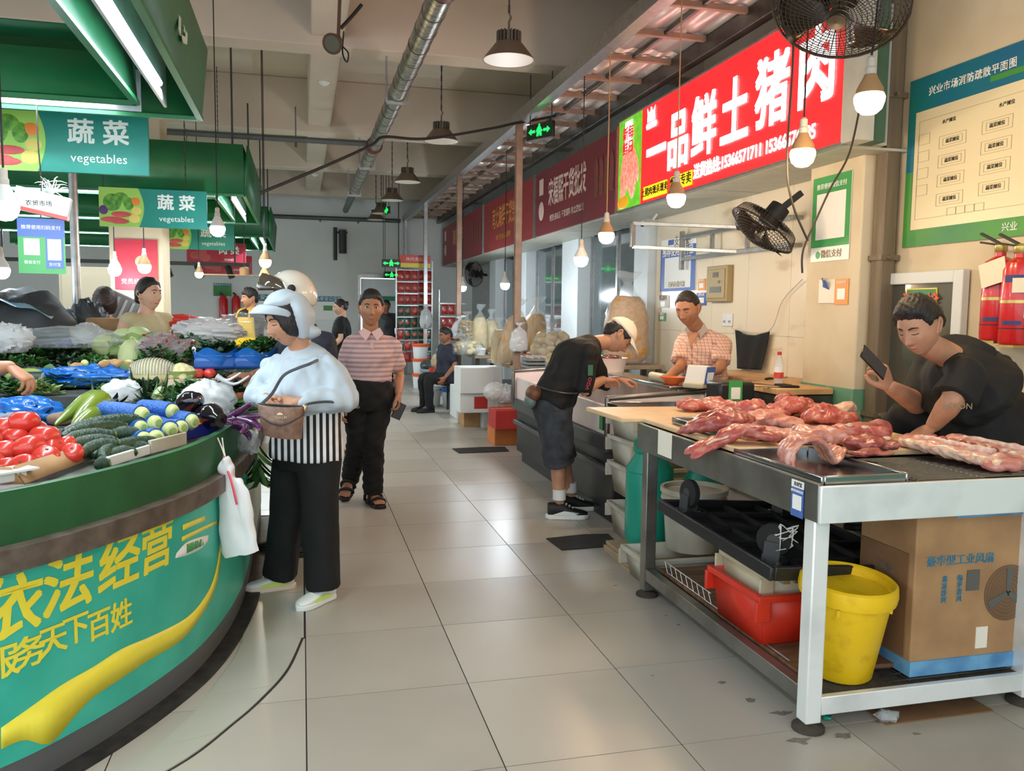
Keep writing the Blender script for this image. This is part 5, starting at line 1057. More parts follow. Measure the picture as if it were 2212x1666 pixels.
ribbon(((378, 1196), (400, 1172), (432, 1160), (448, 1156)), ((376, 1206), (400, 1200), (430, 1186), (446, 1170)), 'paper_white', 'torn_patch', 10); ribbon(((400, 1176), (440, 1162)), ((400, 1196), (436, 1178)), 'wx_green', 'torn_patch', 8)
# second and third islands deeper in the hall
def island(y0, y1, label, x1=-.45):
    t = thing('vegetable_counter', label, 'counter', (-2, (y0+y1)/2, 0)); q = .25
    for nm, m, z0, z1, o in (('toe_board', 'kick_black', 0, .1, .03), ('front_panel', 'teal_vinyl', .1, .66, 0), ('bumper_rail', 'rail_brown', .66, .73, .04), ('upstand', 'green_board', .73, .88, -.01)):
        MB().prism([(-4.5, y0-o), (x1-q, y0-o), (x1-.07+o*.7, y0+.07-o*.7), (x1+o, y0+q), (x1+o, y1-q), (x1-q, y1+o), (-4.5, y1+o), (-4.5, y1-.6), (x1-.6, y1-.6), (x1-.6, y0+.6), (-4.5, y0+.6)], z1-z0, Matrix.Translation((0, 0, z0))).build(nm, m, t, world=True, bevel=.006)
island(7.7, 10.6, 'second vegetable counter, beyond the vendor in beige'); island(12.2, 15.2, 'far vegetable counter deep in the hall')
# ------------------------------------------------------------------ green light canopies over the islands
mat('canopy_green', (30, 106, 62), .45, vs=3, col2=(26, 92, 56)); mat('canopy_green_in', (28, 112, 66), .45, var=.1); mat('diffuser', (196, 206, 210), .3, vs=4, col2=(160, 166, 170)); mat('tube_cool', (220, 240, 255), .4, emit=9, ecol=(214, 238, 255)); mat('rod', (60, 58, 56), .5, .5)
def canopy(x0, x1, y0, y1, z0, z1, label, w=.26, tubes=True, letter=None, watt=26, rings=('r', 'f', 'n')):
    t = thing('light_canopy', label, 'canopy', ((x0+x1)/2, (y0+y1)/2, z0))
    def fasc(a, b, name, m='canopy_green'): return MB().bar(V(a)+V((0, 0, (z0+z1)/2)), V(b)+V((0, 0, (z0+z1)/2)), .02, z1-z0, hint=(0, 0, 1)).build(name, m, t, world=True)
    # each side: outer fascia, inner fascia, underside pan and lamp
    sides = [('right', (x1, y0), (x1, y1), (-1, 0)), ('far', (x0, y1), (x1, y1), (0, -1)), ('near', (x0, y0), (x1, y0), (0, 1))]
    for nm, a, b, n in sides:
        a = V((*a, 0)); b = V((*b, 0)); n = V((*n, 0)); d = (b-a).normalized()
        for q, m, nm2 in ((0, 'canopy_green', 'outer_fascia'), (w, 'canopy_green_in', 'inner_fascia')):
            A, B = a+n*q, b+n*q
            if q: A, B = A+d*(0 if nm != 'right' else w), B-d*w
            mb = MB(); e = n*.035 if q == 0 else n*-.02; h1 = z1 if q == 0 else z0+.22
            mb.add([A+V((0, 0, z0)), B+V((0, 0, z0)), B-e+V((0, 0, h1)), A-e+V((0, 0, h1))], [(0, 1, 2, 3)]); mb.build(nm2, m, t, world=True, solid=.016)
            MB().bar(A+V((0, 0, z0)), B+V((0, 0, z0)), .03, .02).build('bottom_flange', 'canopy_green_in', t, world=True)
        c0, c1 = a+n*w/2+d*(w if nm == 'right' else .1), b+n*w/2-d*w; L = (c1-c0).length
        if L > .3:
            MB().bar(c0+V((0, 0, z0+.09)), c1+V((0, 0, z0+.09)), w-.06, .012, hint=n).build('lamp_pan', 'diffuser', t, world=True)
            k = max(1, int(L/1.3))
            if tubes:
                for i in range(k): MB().tube([c0.lerp(c1, (i+.12)/k)+V((0, 0, z0+.06)), c0.lerp(c1, (i+.88)/k)+V((0, 0, z0+.06))], .016, 8).build('light_tube', 'tube_cool', t, world=True)
                la = bpy.data.lights.new('tube_light', 'AREA'); la.shape = 'RECTANGLE'; la.size = L*.9; la.size_y = .08; la.energy = watt*L*.6; la.color = (.82, .95, 1)
                lo = bpy.data.objects.new('tube_light', la); C.objects.link(lo); lo.parent = t; lo.matrix_local = Matrix.Translation((c0+c1)/2+V((0, 0, z0+.035))-t.location) @ Matrix.Rotation(math.atan2(d.y, d.x), 4, 'Z')
    MB().add([V((x0, y0, z1-.01)), V((x1, y0, z1-.01)), V((x1, y0+w, z1-.01)), V((x0, y0+w, z1-.01))], [(0, 1, 2, 3)]).add([V((x1-w, y0, z1-.01)), V((x1, y0, z1-.01)), V((x1, y1, z1-.01)), V((x1-w, y1, z1-.01))], [(0, 1, 2, 3)]).add([V((x0, y1-w, z1-.01)), V((x1, y1-w, z1-.01)), V((x1, y1, z1-.01)), V((x0, y1, z1-.01))], [(0, 1, 2, 3)]).build('top_cover', 'canopy_green', t, world=True, solid=.008)
    for x in (x1-.1, (x0+x1)/2, x0+.3):
        for y in (y0+.1, y1-.1): MB().tube([(x, y, z1-.01), (x, y, 3.8 if not (7.6 < y < 8.05) else 3.75)], .009, 6).build('hanger_rod', 'rod', t, world=True)
    if letter: text(letter, .2, mat('white_faded', (190, 206, 190), .6), face((x1+.028, y1-.85, (z0+z1)/2+.03), (1, 0, .1)), t, world=True, xs=1.7, bold=.02)
    return t
canopy(-3.8, -.5, 1.2, 4.67, 2.39, 2.74, 'nearest green light canopy at the top left corner', letter='沙', tubes=True, watt=22)
canopy(-4.2, -.49, 7.9, 10.5, 2.42, 2.86, 'second green light canopy with bright tubes under it', watt=34); canopy(-4.5, -.45, 12.3, 15.2, 2.42, 2.84, 'farthest green light canopy, partly hidden by the second', watt=60)
# hanging category boards
mat('board_teal', (24, 140, 122), .45, vs=2, col2=(20, 120, 116)); mat('board_white', (226, 236, 230), .5, emit=.0); mat('p_leaf', (50, 120, 40), .5, vs=30, col2=(110, 170, 60)); mat('p_red', (206, 84, 84), .5, var=.2, vs=12); mat('p_orange', (226, 130, 50), .5); mat('p_lemon', (222, 206, 110), .5); mat('p_purple', (84, 50, 110), .5); mat('board_meat', (190, 34, 50), .45, vs=3, col2=(160, 24, 60)); mat('p_lime', (150, 200, 90), .5)
def board(cx, y, cz, w, label, zh='蔬菜', en='vegetables', bm='board_teal', veg=True, ztop=None, yaw=0., grp='hanging category boards'):
    h = w*.38; T = Matrix.Translation((cx, y, cz-h/2)) @ rz(yaw); t = thing('hanging_board', label, 'sign', group=grp, T=T); t.matrix_basis = T
    q = lambda u, v, d=0.: face(((u-.5)*w, -.008-d, v*h), BACK)
    MB().box((-w/2, -.008, 0), (w/2, .008, h)).build('panel', bm, t, bevel=.003)
    text(zh[0]+' '+zh[1], h*.36, 'board_white', q(.71, .64, .001), t, bold=.025); text(en, h*.18, 'board_white', q(.71, .24, .001), t)
    if veg:
        MB().prism([(-w*.5, -h/2), (-w*.14, -h/2)]+[(-w*.14+w*.05*math.sin(a), -h/2+h*a/math.pi) for a in [math.pi*k/10 for k in range(11)]]+[(-w*.5, h/2)], .001, q(.5, .5, .0005)).build('print_ground', 'p_lime', t)
        for u, v, ru, rv, m in ((.12, .62, .09, .3, 'p_leaf'), (.2, .75, .07, .18, 'p_leaf'), (.27, .6, .05, .22, 'p_leaf'), (.04, .42, .045, .16, 'p_purple'), (.33, .66, .05, .14, 'p_orange'), (.34, .42, .05, .14, 'p_lemon'), (.32, .22, .055, .15, 'p_lemon'), (.12, .18, .12, .1, 'p_red'), (.2, .32, .1, .1, 'p_red'), (.18, .14, .1, .09, 'p_red')): MB().ell((0, 0, 0), (ru*w, rv*h*.8, .004), q(u, v, .0005), 16, 6).build('printed_produce', m, t)
    else:
        for u, v, ru in ((.15, .4, .1), (.25, .55, .09), (.3, .3, .1)): MB().ell((0, 0, 0), (ru*w, .18*h, .004), q(u, v, .0005), 16, 6).build('printed_meat', 'p_red', t)
    zt = (ztop or cz+.6)-(cz-h/2)
    for u in (.04, .8): 
        ch = MB()
        for k in range(int((zt-h)/.03)+1): ch.tube([((u-.5)*w, 0, h+k*.03-.004), ((u-.5)*w, 0, h+k*.03+.026)], .004 if k % 2 else .006, 5)
        ch.build('chain', 'rod', t)
    return t
p = at(150, 306, 5.0); board(p.x-.035, 5.0, p.z, .87, 'nearest hanging vegetables board with a printed produce picture', ztop=2.9, yaw=-2)
p = at(343, 453, 8.0); board(p.x, 7.75, p.z-.02, .86, 'second hanging vegetables board, below the second canopy', ztop=3.73)
p = at(428, 511, 11.2); board(p.x, 11.2, p.z, .86, 'third hanging vegetables board, half hidden behind a bulb', ztop=4.4)
p = at(468, 548, 14.2); board(p.x, 14.2, p.z, .9, 'red hanging meat board behind the vegetables boards', '肉类', 'meat', 'board_meat', False, ztop=4.4)
p = at(490, 572, 16.5); board(p.x, 16.5, p.z, .9, 'rear red hanging meat board near the end wall', '肉类', 'meat', 'board_meat', False, ztop=4.4)
# bulbs over the vegetables
p = at(10, 448, 3.9); bulb(p, 'cool white bulb at the left frame edge below the vegetables board', False, .055, 4.39, 16)
p = at(470, 495, 7.2); bulb(p, 'cool white bulb with a tag in front of the third vegetables board', False, .06, 4.39, 14)
p = at(248, 583, 8.6); bulb(p, 'cool white bulb left of the red pillar poster', False, .06, 4.39, 10)
p = at(312, 577, 8.4); bulb(p, 'warm bulb in front of the red pillar poster', True, .06, 4.39, 10)
p = at(430, 592, 11.0); bulb(p, 'small warm bulb over the meat stall', True, .05, 4.39, 8)
p = at(573, 566, 8.9); bulb(p, 'upper warm bulb left of the helmet', True, .06, 4.39, 10); p = at(571, 596, 9.2); bulb(p, 'lower warm bulb left of the helmet', True, .05, 4.39, 8)
p = at(2, 585, 6.8); bulb(p, 'cool white bulb low at the left frame edge', False, .06, 4.39, 8)
# payment board hanging at the left
p = at(95, 530, 4.6); t = thing('payment_board', 'hanging green and blue payment board at the left', 'sign', T=Matrix.Translation((p.x-.01, 4.6, p.z-.14)) @ rz(6) @ Matrix.Diagonal((.86, .86, .9, 1)))
MB().box((-.12, -.003, 0), (.12, .003, .3)).build('panel', 'wx_green', t); MB().box((-.12, -.0045, .2), (.12, -.003, .3)).build('heading', 'ali_blue', t); MB().box((-.09, -.006, .1), (-.01, -.003, .19)).build('code_area', 'paper', t); MB().box((.02, -.005, .03), (.11, -.003, .22)).build('blue_panel', 'ali_blue', t); MB().box((.03, -.007, .075), (.1, -.005, .19)).build('code_area', 'paper', t)
text('推荐使用扫码支付', .022, 'paper_white', face((0, -.005, .25), BACK), t); text('微信支付', .018, 'paper_white', face((-.05, -.0045, .06), BACK), t); text('支付宝', .018, 'paper_white', face((.065, -.0065, .05), BACK), t)
MB().tube([(0, 0, .3), (.01, 0, .5), (0, 0, .75), (0, .05, 1.2)], .004, 5, sub=3).build('string', 'rod', t)
t = thing('packing_carton', 'small white and red carton tied above the payment board', 'box', (p.x, 4.56, p.z+.145), 6); MB().box((-.12, -.03, 0), (.12, .03, .11), rot('Y', 12)).build('box', 'paper_white', t, bevel=.004); MB().box((-.122, -.032, .0), (.122, .032, .018), rot('Y', 12)).build('red_edge', 'hyd_red', t); text('农贸市场', .025, 'ink', face((0, -.033, .05), BACK), t)
mb = MB(); g = random.Random(5)
for k in range(14): mb.tube([(.05, 0, .1), (.05+g.uniform(-.04, .05), g.uniform(-.02, .02), .12+g.uniform(0, .06)), (.05+g.uniform(-.07, .08), 0, .09+g.uniform(-.02, .1))], [.004, .003, .001], 4, sub=2)
mb.build('ribbon_strands', 'white_plastic', t)
# steel post and rails
for px, Y, r in ((168, 7.0, .032),):
    p = at(px, 700, Y); t = thing('steel_post', 'round steel post rising behind the vegetables on the left', 'post', (p.x, Y, 0)); MB().tube([(0, 0, .01), (0, 0, 2.45)], r, 14).build('tube', 'galv', t); MB().lathe([(.07, 0), (.07, .012), (r, .014)], 16).build('base_plate', 'galv', t)
# ------------------------------------------------------------------ vegetables
mat('tomato', (196, 44, 36), .28, vs=5, col2=(206, 70, 52), coat=.3); mat('scar', (120, 60, 40), .7); mat('cuke', (22, 46, 30), .42, vs=34, col2=(40, 68, 40), bump=.5, bs=90); mat('cuke_tip', (106, 124, 52), .5); mat('net_blue', (38, 106, 190), .45, vs=60, col2=(24, 78, 160), bump=.6, bs=150); mat('gourd', (186, 200, 120), .45, vs=20, col2=(204, 210, 150)); mat('aub_black', (16, 12, 18), .12, coat=.6); mat('aub_purple', (66, 26, 66), .2, vs=4, col2=(104, 44, 96), coat=.4)
mat('pepper_green', (96, 122, 34), .25, vs=4, col2=(130, 140, 40), coat=.4); mat('leaf_dark', (24, 56, 30), .5, var=.3, vs=20); mat('leaf_mid', (56, 104, 44), .5, var=.3, vs=20); mat('leaf_pale', (146, 170, 100), .5, var=.2); mat('stem_white', (206, 216, 190), .5); mat('cabbage', (172, 194, 130), .5, vs=5, col2=(202, 214, 160)); mat('melon_pale', (176, 190, 110), .45, vs=3, col2=(206, 210, 170)); mat('foam_net', (226, 222, 206), .7); mat('garlic', (226, 218, 206), .55, var=.08); mat('ginger', (186, 148, 104), .7, vs=14, col2=(160, 120, 82)); mat('chili', (140, 28, 28), .35, var=.2, vs=20); mat('cauli', (210, 200, 150), .8, var=.15, vs=40); mat('wm_skin', (30, 46, 40), .5, var=.2); mat('wm_flesh', (206, 220, 200), .5); mat('squash', (188, 112, 52), .5, var=.15); mat('potato', (134, 106, 88), .8, var=.2); mat('egg', (216, 204, 194), .5)
bagw = film('bag_white', (226, 228, 230), .55, .25); bagb = film('bag_blue', (28, 110, 200), .62, .2); bagc = film('bag_clear', (214, 222, 224), .12, .16); bagr = film('bag_red', (214, 46, 34), .7, .25); bagd = film('bag_dark', (60, 66, 70), .8, .3)
def proto(name, parts, label, cat, T, group):
    t = thing(name, label, cat, T=T, group=group); t.matrix_basis = T
    for nm, mb, m in parts: mb.build(nm, m, t)
    return t
PR = {}
def put(kind, T, label, group):
    """one vegetable: the first of a kind is built, later ones are copies with their own place and label"""
    if kind in PR: return dup(PR[kind], T, label, group)
    f = KINDS[kind]; nm, cat, parts = f(); PR[kind] = proto(nm, parts, label, cat, T, group); return PR[kind]
def k_tomato():
    b = MB().ell((0, 0, .034), (.042, .042, .035), None, 22, 14, lambda d: -.12*max(0, abs(d.z)-.85)/.15*1.2+.015*math.cos(5*math.atan2(d.y, d.x))*(1-d.z*d.z))
    return 'tomato', 'tomato', [('skin', b, 'tomato'), ('stem_scar', MB().ell((0, 0, .063), (.006, .006, .003), None, 8, 6), 'scar')]
def k_cuke():
    P = [V((-.14, -.012, .02)), V((-.07, .004, .021)), (V((0, .008, .021))), V((.07, .004, .021)), V((.14, -.014, .02))]
    return 'cucumber', 'cucumber', [('skin', MB().tube(P, [.012, .021, .023, .022, .013], 14, sub=6, round_end=True), 'cuke'), ('tip', MB().ell((.15, -.017, .02), (.012, .008, .008)), 'cuke_tip')]
def k_net():
    P = [V((-.13, 0, .032)), V((-.05, 0, .033)), V((.05, 0, .033)), V((.12, 0, .032))]
    return 'netted_gourd', 'gourd', [('flesh', MB().tube(P, [.026, .03, .031, .028], 16, sub=5, round_end=True), 'gourd'), ('foam_net', MB().tube([V((-.15, 0, .032)), V((-.12, 0, .033)), V((0, 0, .033)), V((.11, 0, .033))], [.012, .032, .035, .034], 16, sub=6), 'net_blue'), ('stalk_end', MB().lathe([(0, .004), (.012, .003), (.014, 0)], 12, mx((.146, 0, .032), 0, 90)), 'leaf_pale')]
def k_aub():
    return 'eggplant', 'eggplant', [('skin', MB().tube([V((-.11, 0, .035)), V((-.05, 0, .045)), V((.03, .0, .05)), V((.1, 0, .046))], [.028, .044, .052, .038], 20, sub=6, round_end=True), 'aub_black'), ('calyx', MB().tube([V((-.165, 0, .04)), V((-.135, 0, .037)), V((-.115, 0, .035))], [.008, .012, .032], 12, sub=3), 'leaf_dark')]
def k_long():
    return 'long_eggplant', 'eggplant', [('skin', MB().tube([V((-.14, 0, .016)), V((-.06, .012, .018)), V((.03, .014, .018)), V((.11, -.012, .016)), V((.16, -.045, .014))], [.018, .019, .019, .017, .01], 14, sub=6, round_end=True), 'aub_purple'), ('calyx', MB().tube([V((-.19, -.01, .018)), V((-.165, -.004, .017)), V((-.14, 0, .016))], [.006, .01, .02], 10, sub=3), 'aub_black')]
def k_pepper():
    return 'green_pepper', 'pepper', [('skin', MB().tube([V((-.17, 0, .012)), V((-.08, 0, .026)), V((.03, .004, .036)), V((.1, .006, .036)), V((.13, .006, .034))], [.006, .022, .034, .035, .024], 16, sub=6, round_end=True), 'pepper_green'), ('stalk', MB().tube([V((.14, .006, .034)), V((.18, .015, .045))], [.012, .006], 8, sub=2), 'leaf_mid')]
def k_cab():
    mb = MB().ell((0, 0, .085), (.095, .095, .085), None, 22, 14, lambda d: .02*math.sin(6*d.x+4*d.z)); lv = MB()
    for k in range(5):
        a = k*1.257; lv.grid(lambda u, v, a=a: V((math.cos(a+(u-.5)*1.5)*(.098+.006*math.sin(9*u)), math.sin(a+(u-.5)*1.5)*(.098+.004*math.sin(8*v)), .03+.1*v*(1-.5*abs(u-.5)))), 8, 6)
    return 'cabbage', 'cabbage', [('head', mb, 'cabbage'), ('outer_leaf', lv, 'leaf_pale')]
def k_garlic():
    return 'garlic_bulb', 'garlic', [('cloves', MB().ell((0, 0, .022), (.026, .026, .022), None, 18, 10, lambda d: .06*math.cos(7*math.atan2(d.y, d.x))*(1-d.z*d.z)), 'garlic'), ('neck', MB().tube([V((0, 0, .04)), V((.004, 0, .055))], [.009, .003], 8, sub=2), 'garlic')]
def k_egg(): return 'egg', 'egg', [('shell', MB().ell((0, 0, .021), (.028, .021, .021), None, 14, 10), 'egg'), ('blunt_end', MB().ell((.012, 0, .021), (.017, .0195, .0195), None, 10, 8), 'egg')]
def k_potato(): return 'potato', 'potato', [('skin', MB().ell((0, 0, .03), (.055, .035, .03), None, 16, 10, lambda d: .07*math.sin(5*d.x+3*d.y)), 'potato'), ('eye_mark', MB().ell((.02, -.02, .052), (.005, .004, .003), None, 8, 6), 'scar')]
def k_melon(): return 'pale_melon', 'melon', [('rind', MB().ell((0, 0, .09), (.125, .085, .09), None, 22, 14), 'melon_pale'), ('stalk_end', MB().ell((.125, 0, .09), (.01, .01, .01), None, 8, 6), 'leaf_pale')]
KINDS = dict(tomato=k_tomato, cuke=k_cuke, net=k_net, aub=k_aub, long=k_long, pepper=k_pepper, cab=k_cab, garlic=k_garlic, egg=k_egg, potato=k_potato, melon=k_melon)
ZA = .872
ZB, ZM, ZC = .908, .98, 1.07
def atd(px, py, z):
    """spot on one of the stepped decks"""
    p = atz(px, py, z)
    lo, hi = (5.03, 6.05) if z >= ZC-.01 else (4.48, 4.9) if z >= ZM-.01 else (3.92, 4.38) if z >= ZB-.01 else (-99, 99)
    if not lo <= p.y <= hi or p.y < 0: Y = min(max(p.y if 0 < p.y < 50 else hi, lo), hi); q = at(px, 800, Y); p = V((q.x, Y, z))
    return p
def Tz(px, py, z, yaw=0., pitch=0., s=1., roll=0.): return Matrix.Translation(atd(px, py, z)) @ rz(yaw) @ rot('Y', pitch) @ rot('X', roll) @ Matrix.Scale(s, 4)
# tomatoes in their carton, front left
g = random.Random(11)
TOM = [(52, 912, 3.12, 1.2, 'topmost of the pile'), (8, 924, 3.12, 1.15, 'top left, at the frame edge'), (32, 948, 3.08, 1.15, 'upper middle, behind the largest'), (96, 944, 3.08, 1.2, 'upper right, dark red'), (62, 969, 2.99, 1.25, 'largest and glossiest, in the middle'), (8, 978, 2.99, 1.2, 'left of the largest one'), (98, 988, 2.97, 1.1, 'below the dark red one'), (116, 970, 3.06, 1.05, 'behind, between the dark red one and the small pair'), (52, 1010, 2.9, 1.1, 'lowest, behind the carton corner'), (12, 1012, 2.9, 1.1, 'lowest left, above the white tray'), (143, 962, 3.1, .85, 'small pale one at the right rear'), (156, 979, 3.03, .9, 'small one at the right, beside the cucumbers'), (-30, 955, 3.0, 1.15, 'past the left frame edge, upper'), (-26, 1000, 2.9, 1.15, 'past the left frame edge, lower'), (75, 930, 3.2, 1.1, 'hidden behind the dark red one'), (30, 985, 3.05, 1.1, 'half hidden under the largest one')]
for px, py, Y, s_, l in TOM:
    T = Matrix.Translation(at(px, py, Y)) @ rz(g.uniform(0, 360)) @ rot('X', g.uniform(-50, 50)) @ Matrix.Scale(s_, 4) @ Matrix.Translation((0, 0, -.034)); put('tomato', T, 'red tomato, '+l, 'tomatoes in the carton')
t = thing('tomato_carton', 'low brown cardboard carton flap in front of the tomatoes', 'carton', atz(130, 1015, .893)); 
A = [atz(62, 1046, .888), atz(210, 990, .888)]; n = (A[1]-A[0]).normalized(); up = V((0, 0, 1)); o = V((n.y, -n.x, 0))
MB().add([A[0]-o*.01, A[1]-o*.01, A[1]+n*.02-o*.05+up*.045, A[0]+n*.015-o*.05+up*.05], [(0, 1, 2, 3)]).build('flap', 'cardboard', t, world=True, solid=.008); MB().add([A[0]-o*.012, A[0]-o*.3, A[0]-o*.3+up*.06, A[0]-o*.05+up*.05], [(0, 1, 2, 3)]).build('side_wall', 'cardboard', t, world=True, solid=.006)
t = thing('foam_tray', 'white foam tray at the left edge of the counter', 'tray', atz(15, 1046, .893)); A = atz(-30, 1052, .893); B = atz(40, 1040, .893); d = (B-A).normalized(); MB().bar(A+V((0, .03, .02)), B+V((0, .03, .02)), .06, .035).build('box', 'white_plastic', t, world=True, bevel=.004); MB().bar(A+V((0, .025, .035)), B+d*.03+V((0, .025, .035)), .09, .006).build('lip', 'white_plastic', t, world=True)
# cucumbers
def span(kind, A, B, L0, label, group, roll=0., thick=1., zc=.02):
    """lay a long vegetable between two points of the place"""
    A, B = at(*A), at(*B); d = B-A; k = d.length/L0; x = d.normalized(); y = V((0, 0, 1)).cross(x).normalized(); z = x.cross(y)
    T = Matrix(((x.x, y.x, z.x, (A.x+B.x)/2), (x.y, y.y, z.y, (A.y+B.y)/2), (x.z, y.z, z.z, (A.z+B.z)/2), (0, 0, 0, 1))) @ rot('X', roll) @ Matrix.Diagonal((k, thick, thick, 1)) @ Matrix.Translation((0, 0, -zc)); return put(kind, T, label, group)
for A, B, th, l in (((128, 934, 3.25), (306, 902, 3.45), 1.35, 'topmost of the cucumber pile'), ((122, 946, 3.15), (262, 918, 3.4), 1.35, 'second from the top of the cucumber pile'), ((126, 956, 3.12), (242, 937, 3.25), 1.3, 'third from the top, darkest'), ((142, 966, 3.1), (248, 950, 3.2), 1.25, 'in the middle of the pile'), ((168, 982, 3.08), (248, 956, 3.18), 1.25, 'low in front of the pile'), ((215, 950, 3.3), (298, 931, 3.36), 1.3, 'warty one right of the middle'), ((190, 985, 3.1), (330, 949, 3.3), 1.2, 'front right, slightly bent'), ((225, 990, 3.1), (292, 974, 3.15), 1.2, 'right end of the pile, yellow tip'), ((214, 996, 3.04), (256, 962, 3.2), 1.2, 'tip poking out beside the carton flap'), ((205, 1004, 2.99), (242, 1000, 2.99), 1.1, 'small one under the carton flap'), ((240, 978, 3.2), (320, 962, 3.25), 1.2, 'nearest the foam tray')):
    span('cuke', A, B, .31, 'dark cucumber, '+l, 'cucumbers beside the tomatoes', 0, th)
t = thing('foam_tray', 'white foam box edge under the cucumbers and netted gourds', 'tray', atz(270, 1000, .864)); A = atz(232, 1006, .888); B = atz(322, 978, .888); MB().bar(A+V((0, 0, .012)), B+V((0, 0, .012)), .012, .035).build('wall', 'white_plastic', t, world=True, bevel=.003); B2 = atz(400, 958, .888); MB().bar(B+V((0, .01, .018)), B2+V((0, .01, .018)), .014, .05).build('wall', 'dirty_white', t, world=True, bevel=.003)
# netted gourds
for A, B, th, l in (((216, 884, 3.6), (318, 897, 3.42), 1.1, 'top left, longest one in view'), ((300, 880, 3.75), (382, 890, 3.6), 1.1, 'top right, its end tinged orange'), ((270, 915, 3.6), (344, 913, 3.4), 1.05, 'upper middle'), ((320, 912, 3.6), (374, 931, 3.4), 1.1, 'centre of the pile'), ((345, 900, 3.7), (424, 912, 3.55), 1.1, 'right end, beside the eggplants'), ((340, 925, 3.6), (399, 923, 3.45), 1.0, 'right of the centre'), ((255, 930, 3.5), (312, 923, 3.38), 1.0, 'behind the cucumbers'), ((290, 945, 3.5), (344, 946, 3.32), 1.1, 'frontmost, pale base showing'), ((262, 950, 3.45), (318, 948, 3.3), 1.0, 'low left, end facing the aisle')):
    span('net', A, B, .3, 'pale gourd in blue foam netting, '+l, 'netted gourds', 0, th, .033)
for A, B, th, l in (((372, 888, 3.85), (438, 858, 3.8), .95, 'upper one, pointing up'), ((420, 893, 3.85), (482, 908, 3.7), 1.1, 'lower rounder one with worn spots')): span('aub', A, B, .29, 'large glossy black eggplant, '+l, 'black eggplants', 0, th, .045)
for A, B, th, l in (((474, 912, 3.97), (553, 868, 3.85), .8, 'top one pointing up at the woman'), ((484, 910, 3.95), (579, 896, 3.78), .75, 'middle one lying flat'), ((470, 905, 3.95), (556, 946, 3.8), .85, 'lower one drooping over the rail'), ((508, 902, 3.92), (577, 928, 3.74), .75, 'rightmost one with a pink tip'), ((505, 912, 3.9), (540, 932, 3.7), .8, 'lowest one hanging down')): span('long', A, B, .34, 'slender purple eggplant, '+l, 'long eggplants', 0, th, .017)
for A, B, th, l in (((122, 908, 3.55), (226, 858, 3.95), 1.1, 'rear one with a bright highlight'), ((158, 908, 3.5), (236, 866, 3.8), 1.35, 'front fat one'), ((150, 925, 3.4), (222, 900, 3.6), 1.1, 'lowest one')): span('pepper', A, B, .33, 'long green pepper, '+l, 'green peppers', 0, th, .025)
for k, (px, py) in enumerate(((128, 935), (148, 932))): put('potato', Tz(px, py, ZA+.03, 40*k), ('brown potato left of the green peppers', 'brown potato beside the topmost cucumber')[k], 'potatoes')
# plastic bags and sheets
def blob(name, label, cat, c, r, m, seed=0, amp=.12, sharp=9, rotz=0., flat=True, part='film', extra=None, group=None):
    t = thing(name, label, cat, c, group=group); g = np.random.default_rng(seed); W_ = g.normal(size=(7, 3))*sharp; ph = g.uniform(0, 6, 7)
    def disp(d):
        v = sum(abs(math.sin(d.x*w[0]+d.y*w[1]+d.z*w[2]+p))-.5 for w, p in zip(W_, ph))/2.6; return amp*v*2
    mb = MB(rz(rotz)); mb.ell((0, 0, r[2]*(.9 if flat else 0)), r, None, 40, 26, disp); o = mb.build(part, m, t, ang=60)
    if flat:
        for v in o.data.vertices: v.co.z = max(v.co.z, .002)
    return t
blob('blue_bag', 'crumpled blue plastic bag behind the tomatoes', 'plastic bag', atd(55, 930, ZA), (.15, .1, .075), 'bag_blue', 1)
blob('clear_bag', 'small clear bag of garlic beside the tomatoes', 'plastic bag', atd(18, 945, ZA), (.07, .06, .05), 'bag_clear', 2)
t = blob('shopping_bag', 'full white plastic bag with twisted handles behind the black eggplants', 'plastic bag', atd(450, 898, ZA+.03), (.12, .09, .085), 'bag_white', 3, .1, 5)
c0 = atd(450, 898, ZA+.03)
for a, b in ((at(505, 830, c0.y), at(538, 812, c0.y)), (at(490, 822, c0.y), at(520, 805, c0.y))): MB().tube([c0+V((.04, 0, .19)), a, b], [.035, .018, .008], 10, sub=4, flat=.4).build('handle', 'bag_white', t, world=True)
blob('plastic_sheet', 'crumpled white plastic sheet between the peppers and eggplants', 'plastic sheet', atd(318, 884, ZA), (.27, .1, .06), 'bag_white', 7, .12, 5, -8)
blob('plastic_sheet', 'pointed end of white plastic sheet beside the green peppers', 'plastic sheet', atd(262, 868, ZA+.03), (.1, .05, .08), 'bag_white', 8, .12, 5, 20)
blob('blue_sheet', 'blue plastic liner folded around leafy greens on the middle deck', 'plastic sheet', atd(215, 832, ZM), (.24, .1, .06), 'bag_blue', 9, .16, 12, 6)
blob('blue_sheet', 'crumpled blue plastic liner under the garlic bulbs', 'plastic sheet', atd(120, 826, ZM), (.16, .09, .05), 'bag_blue', 10, .16, 12)
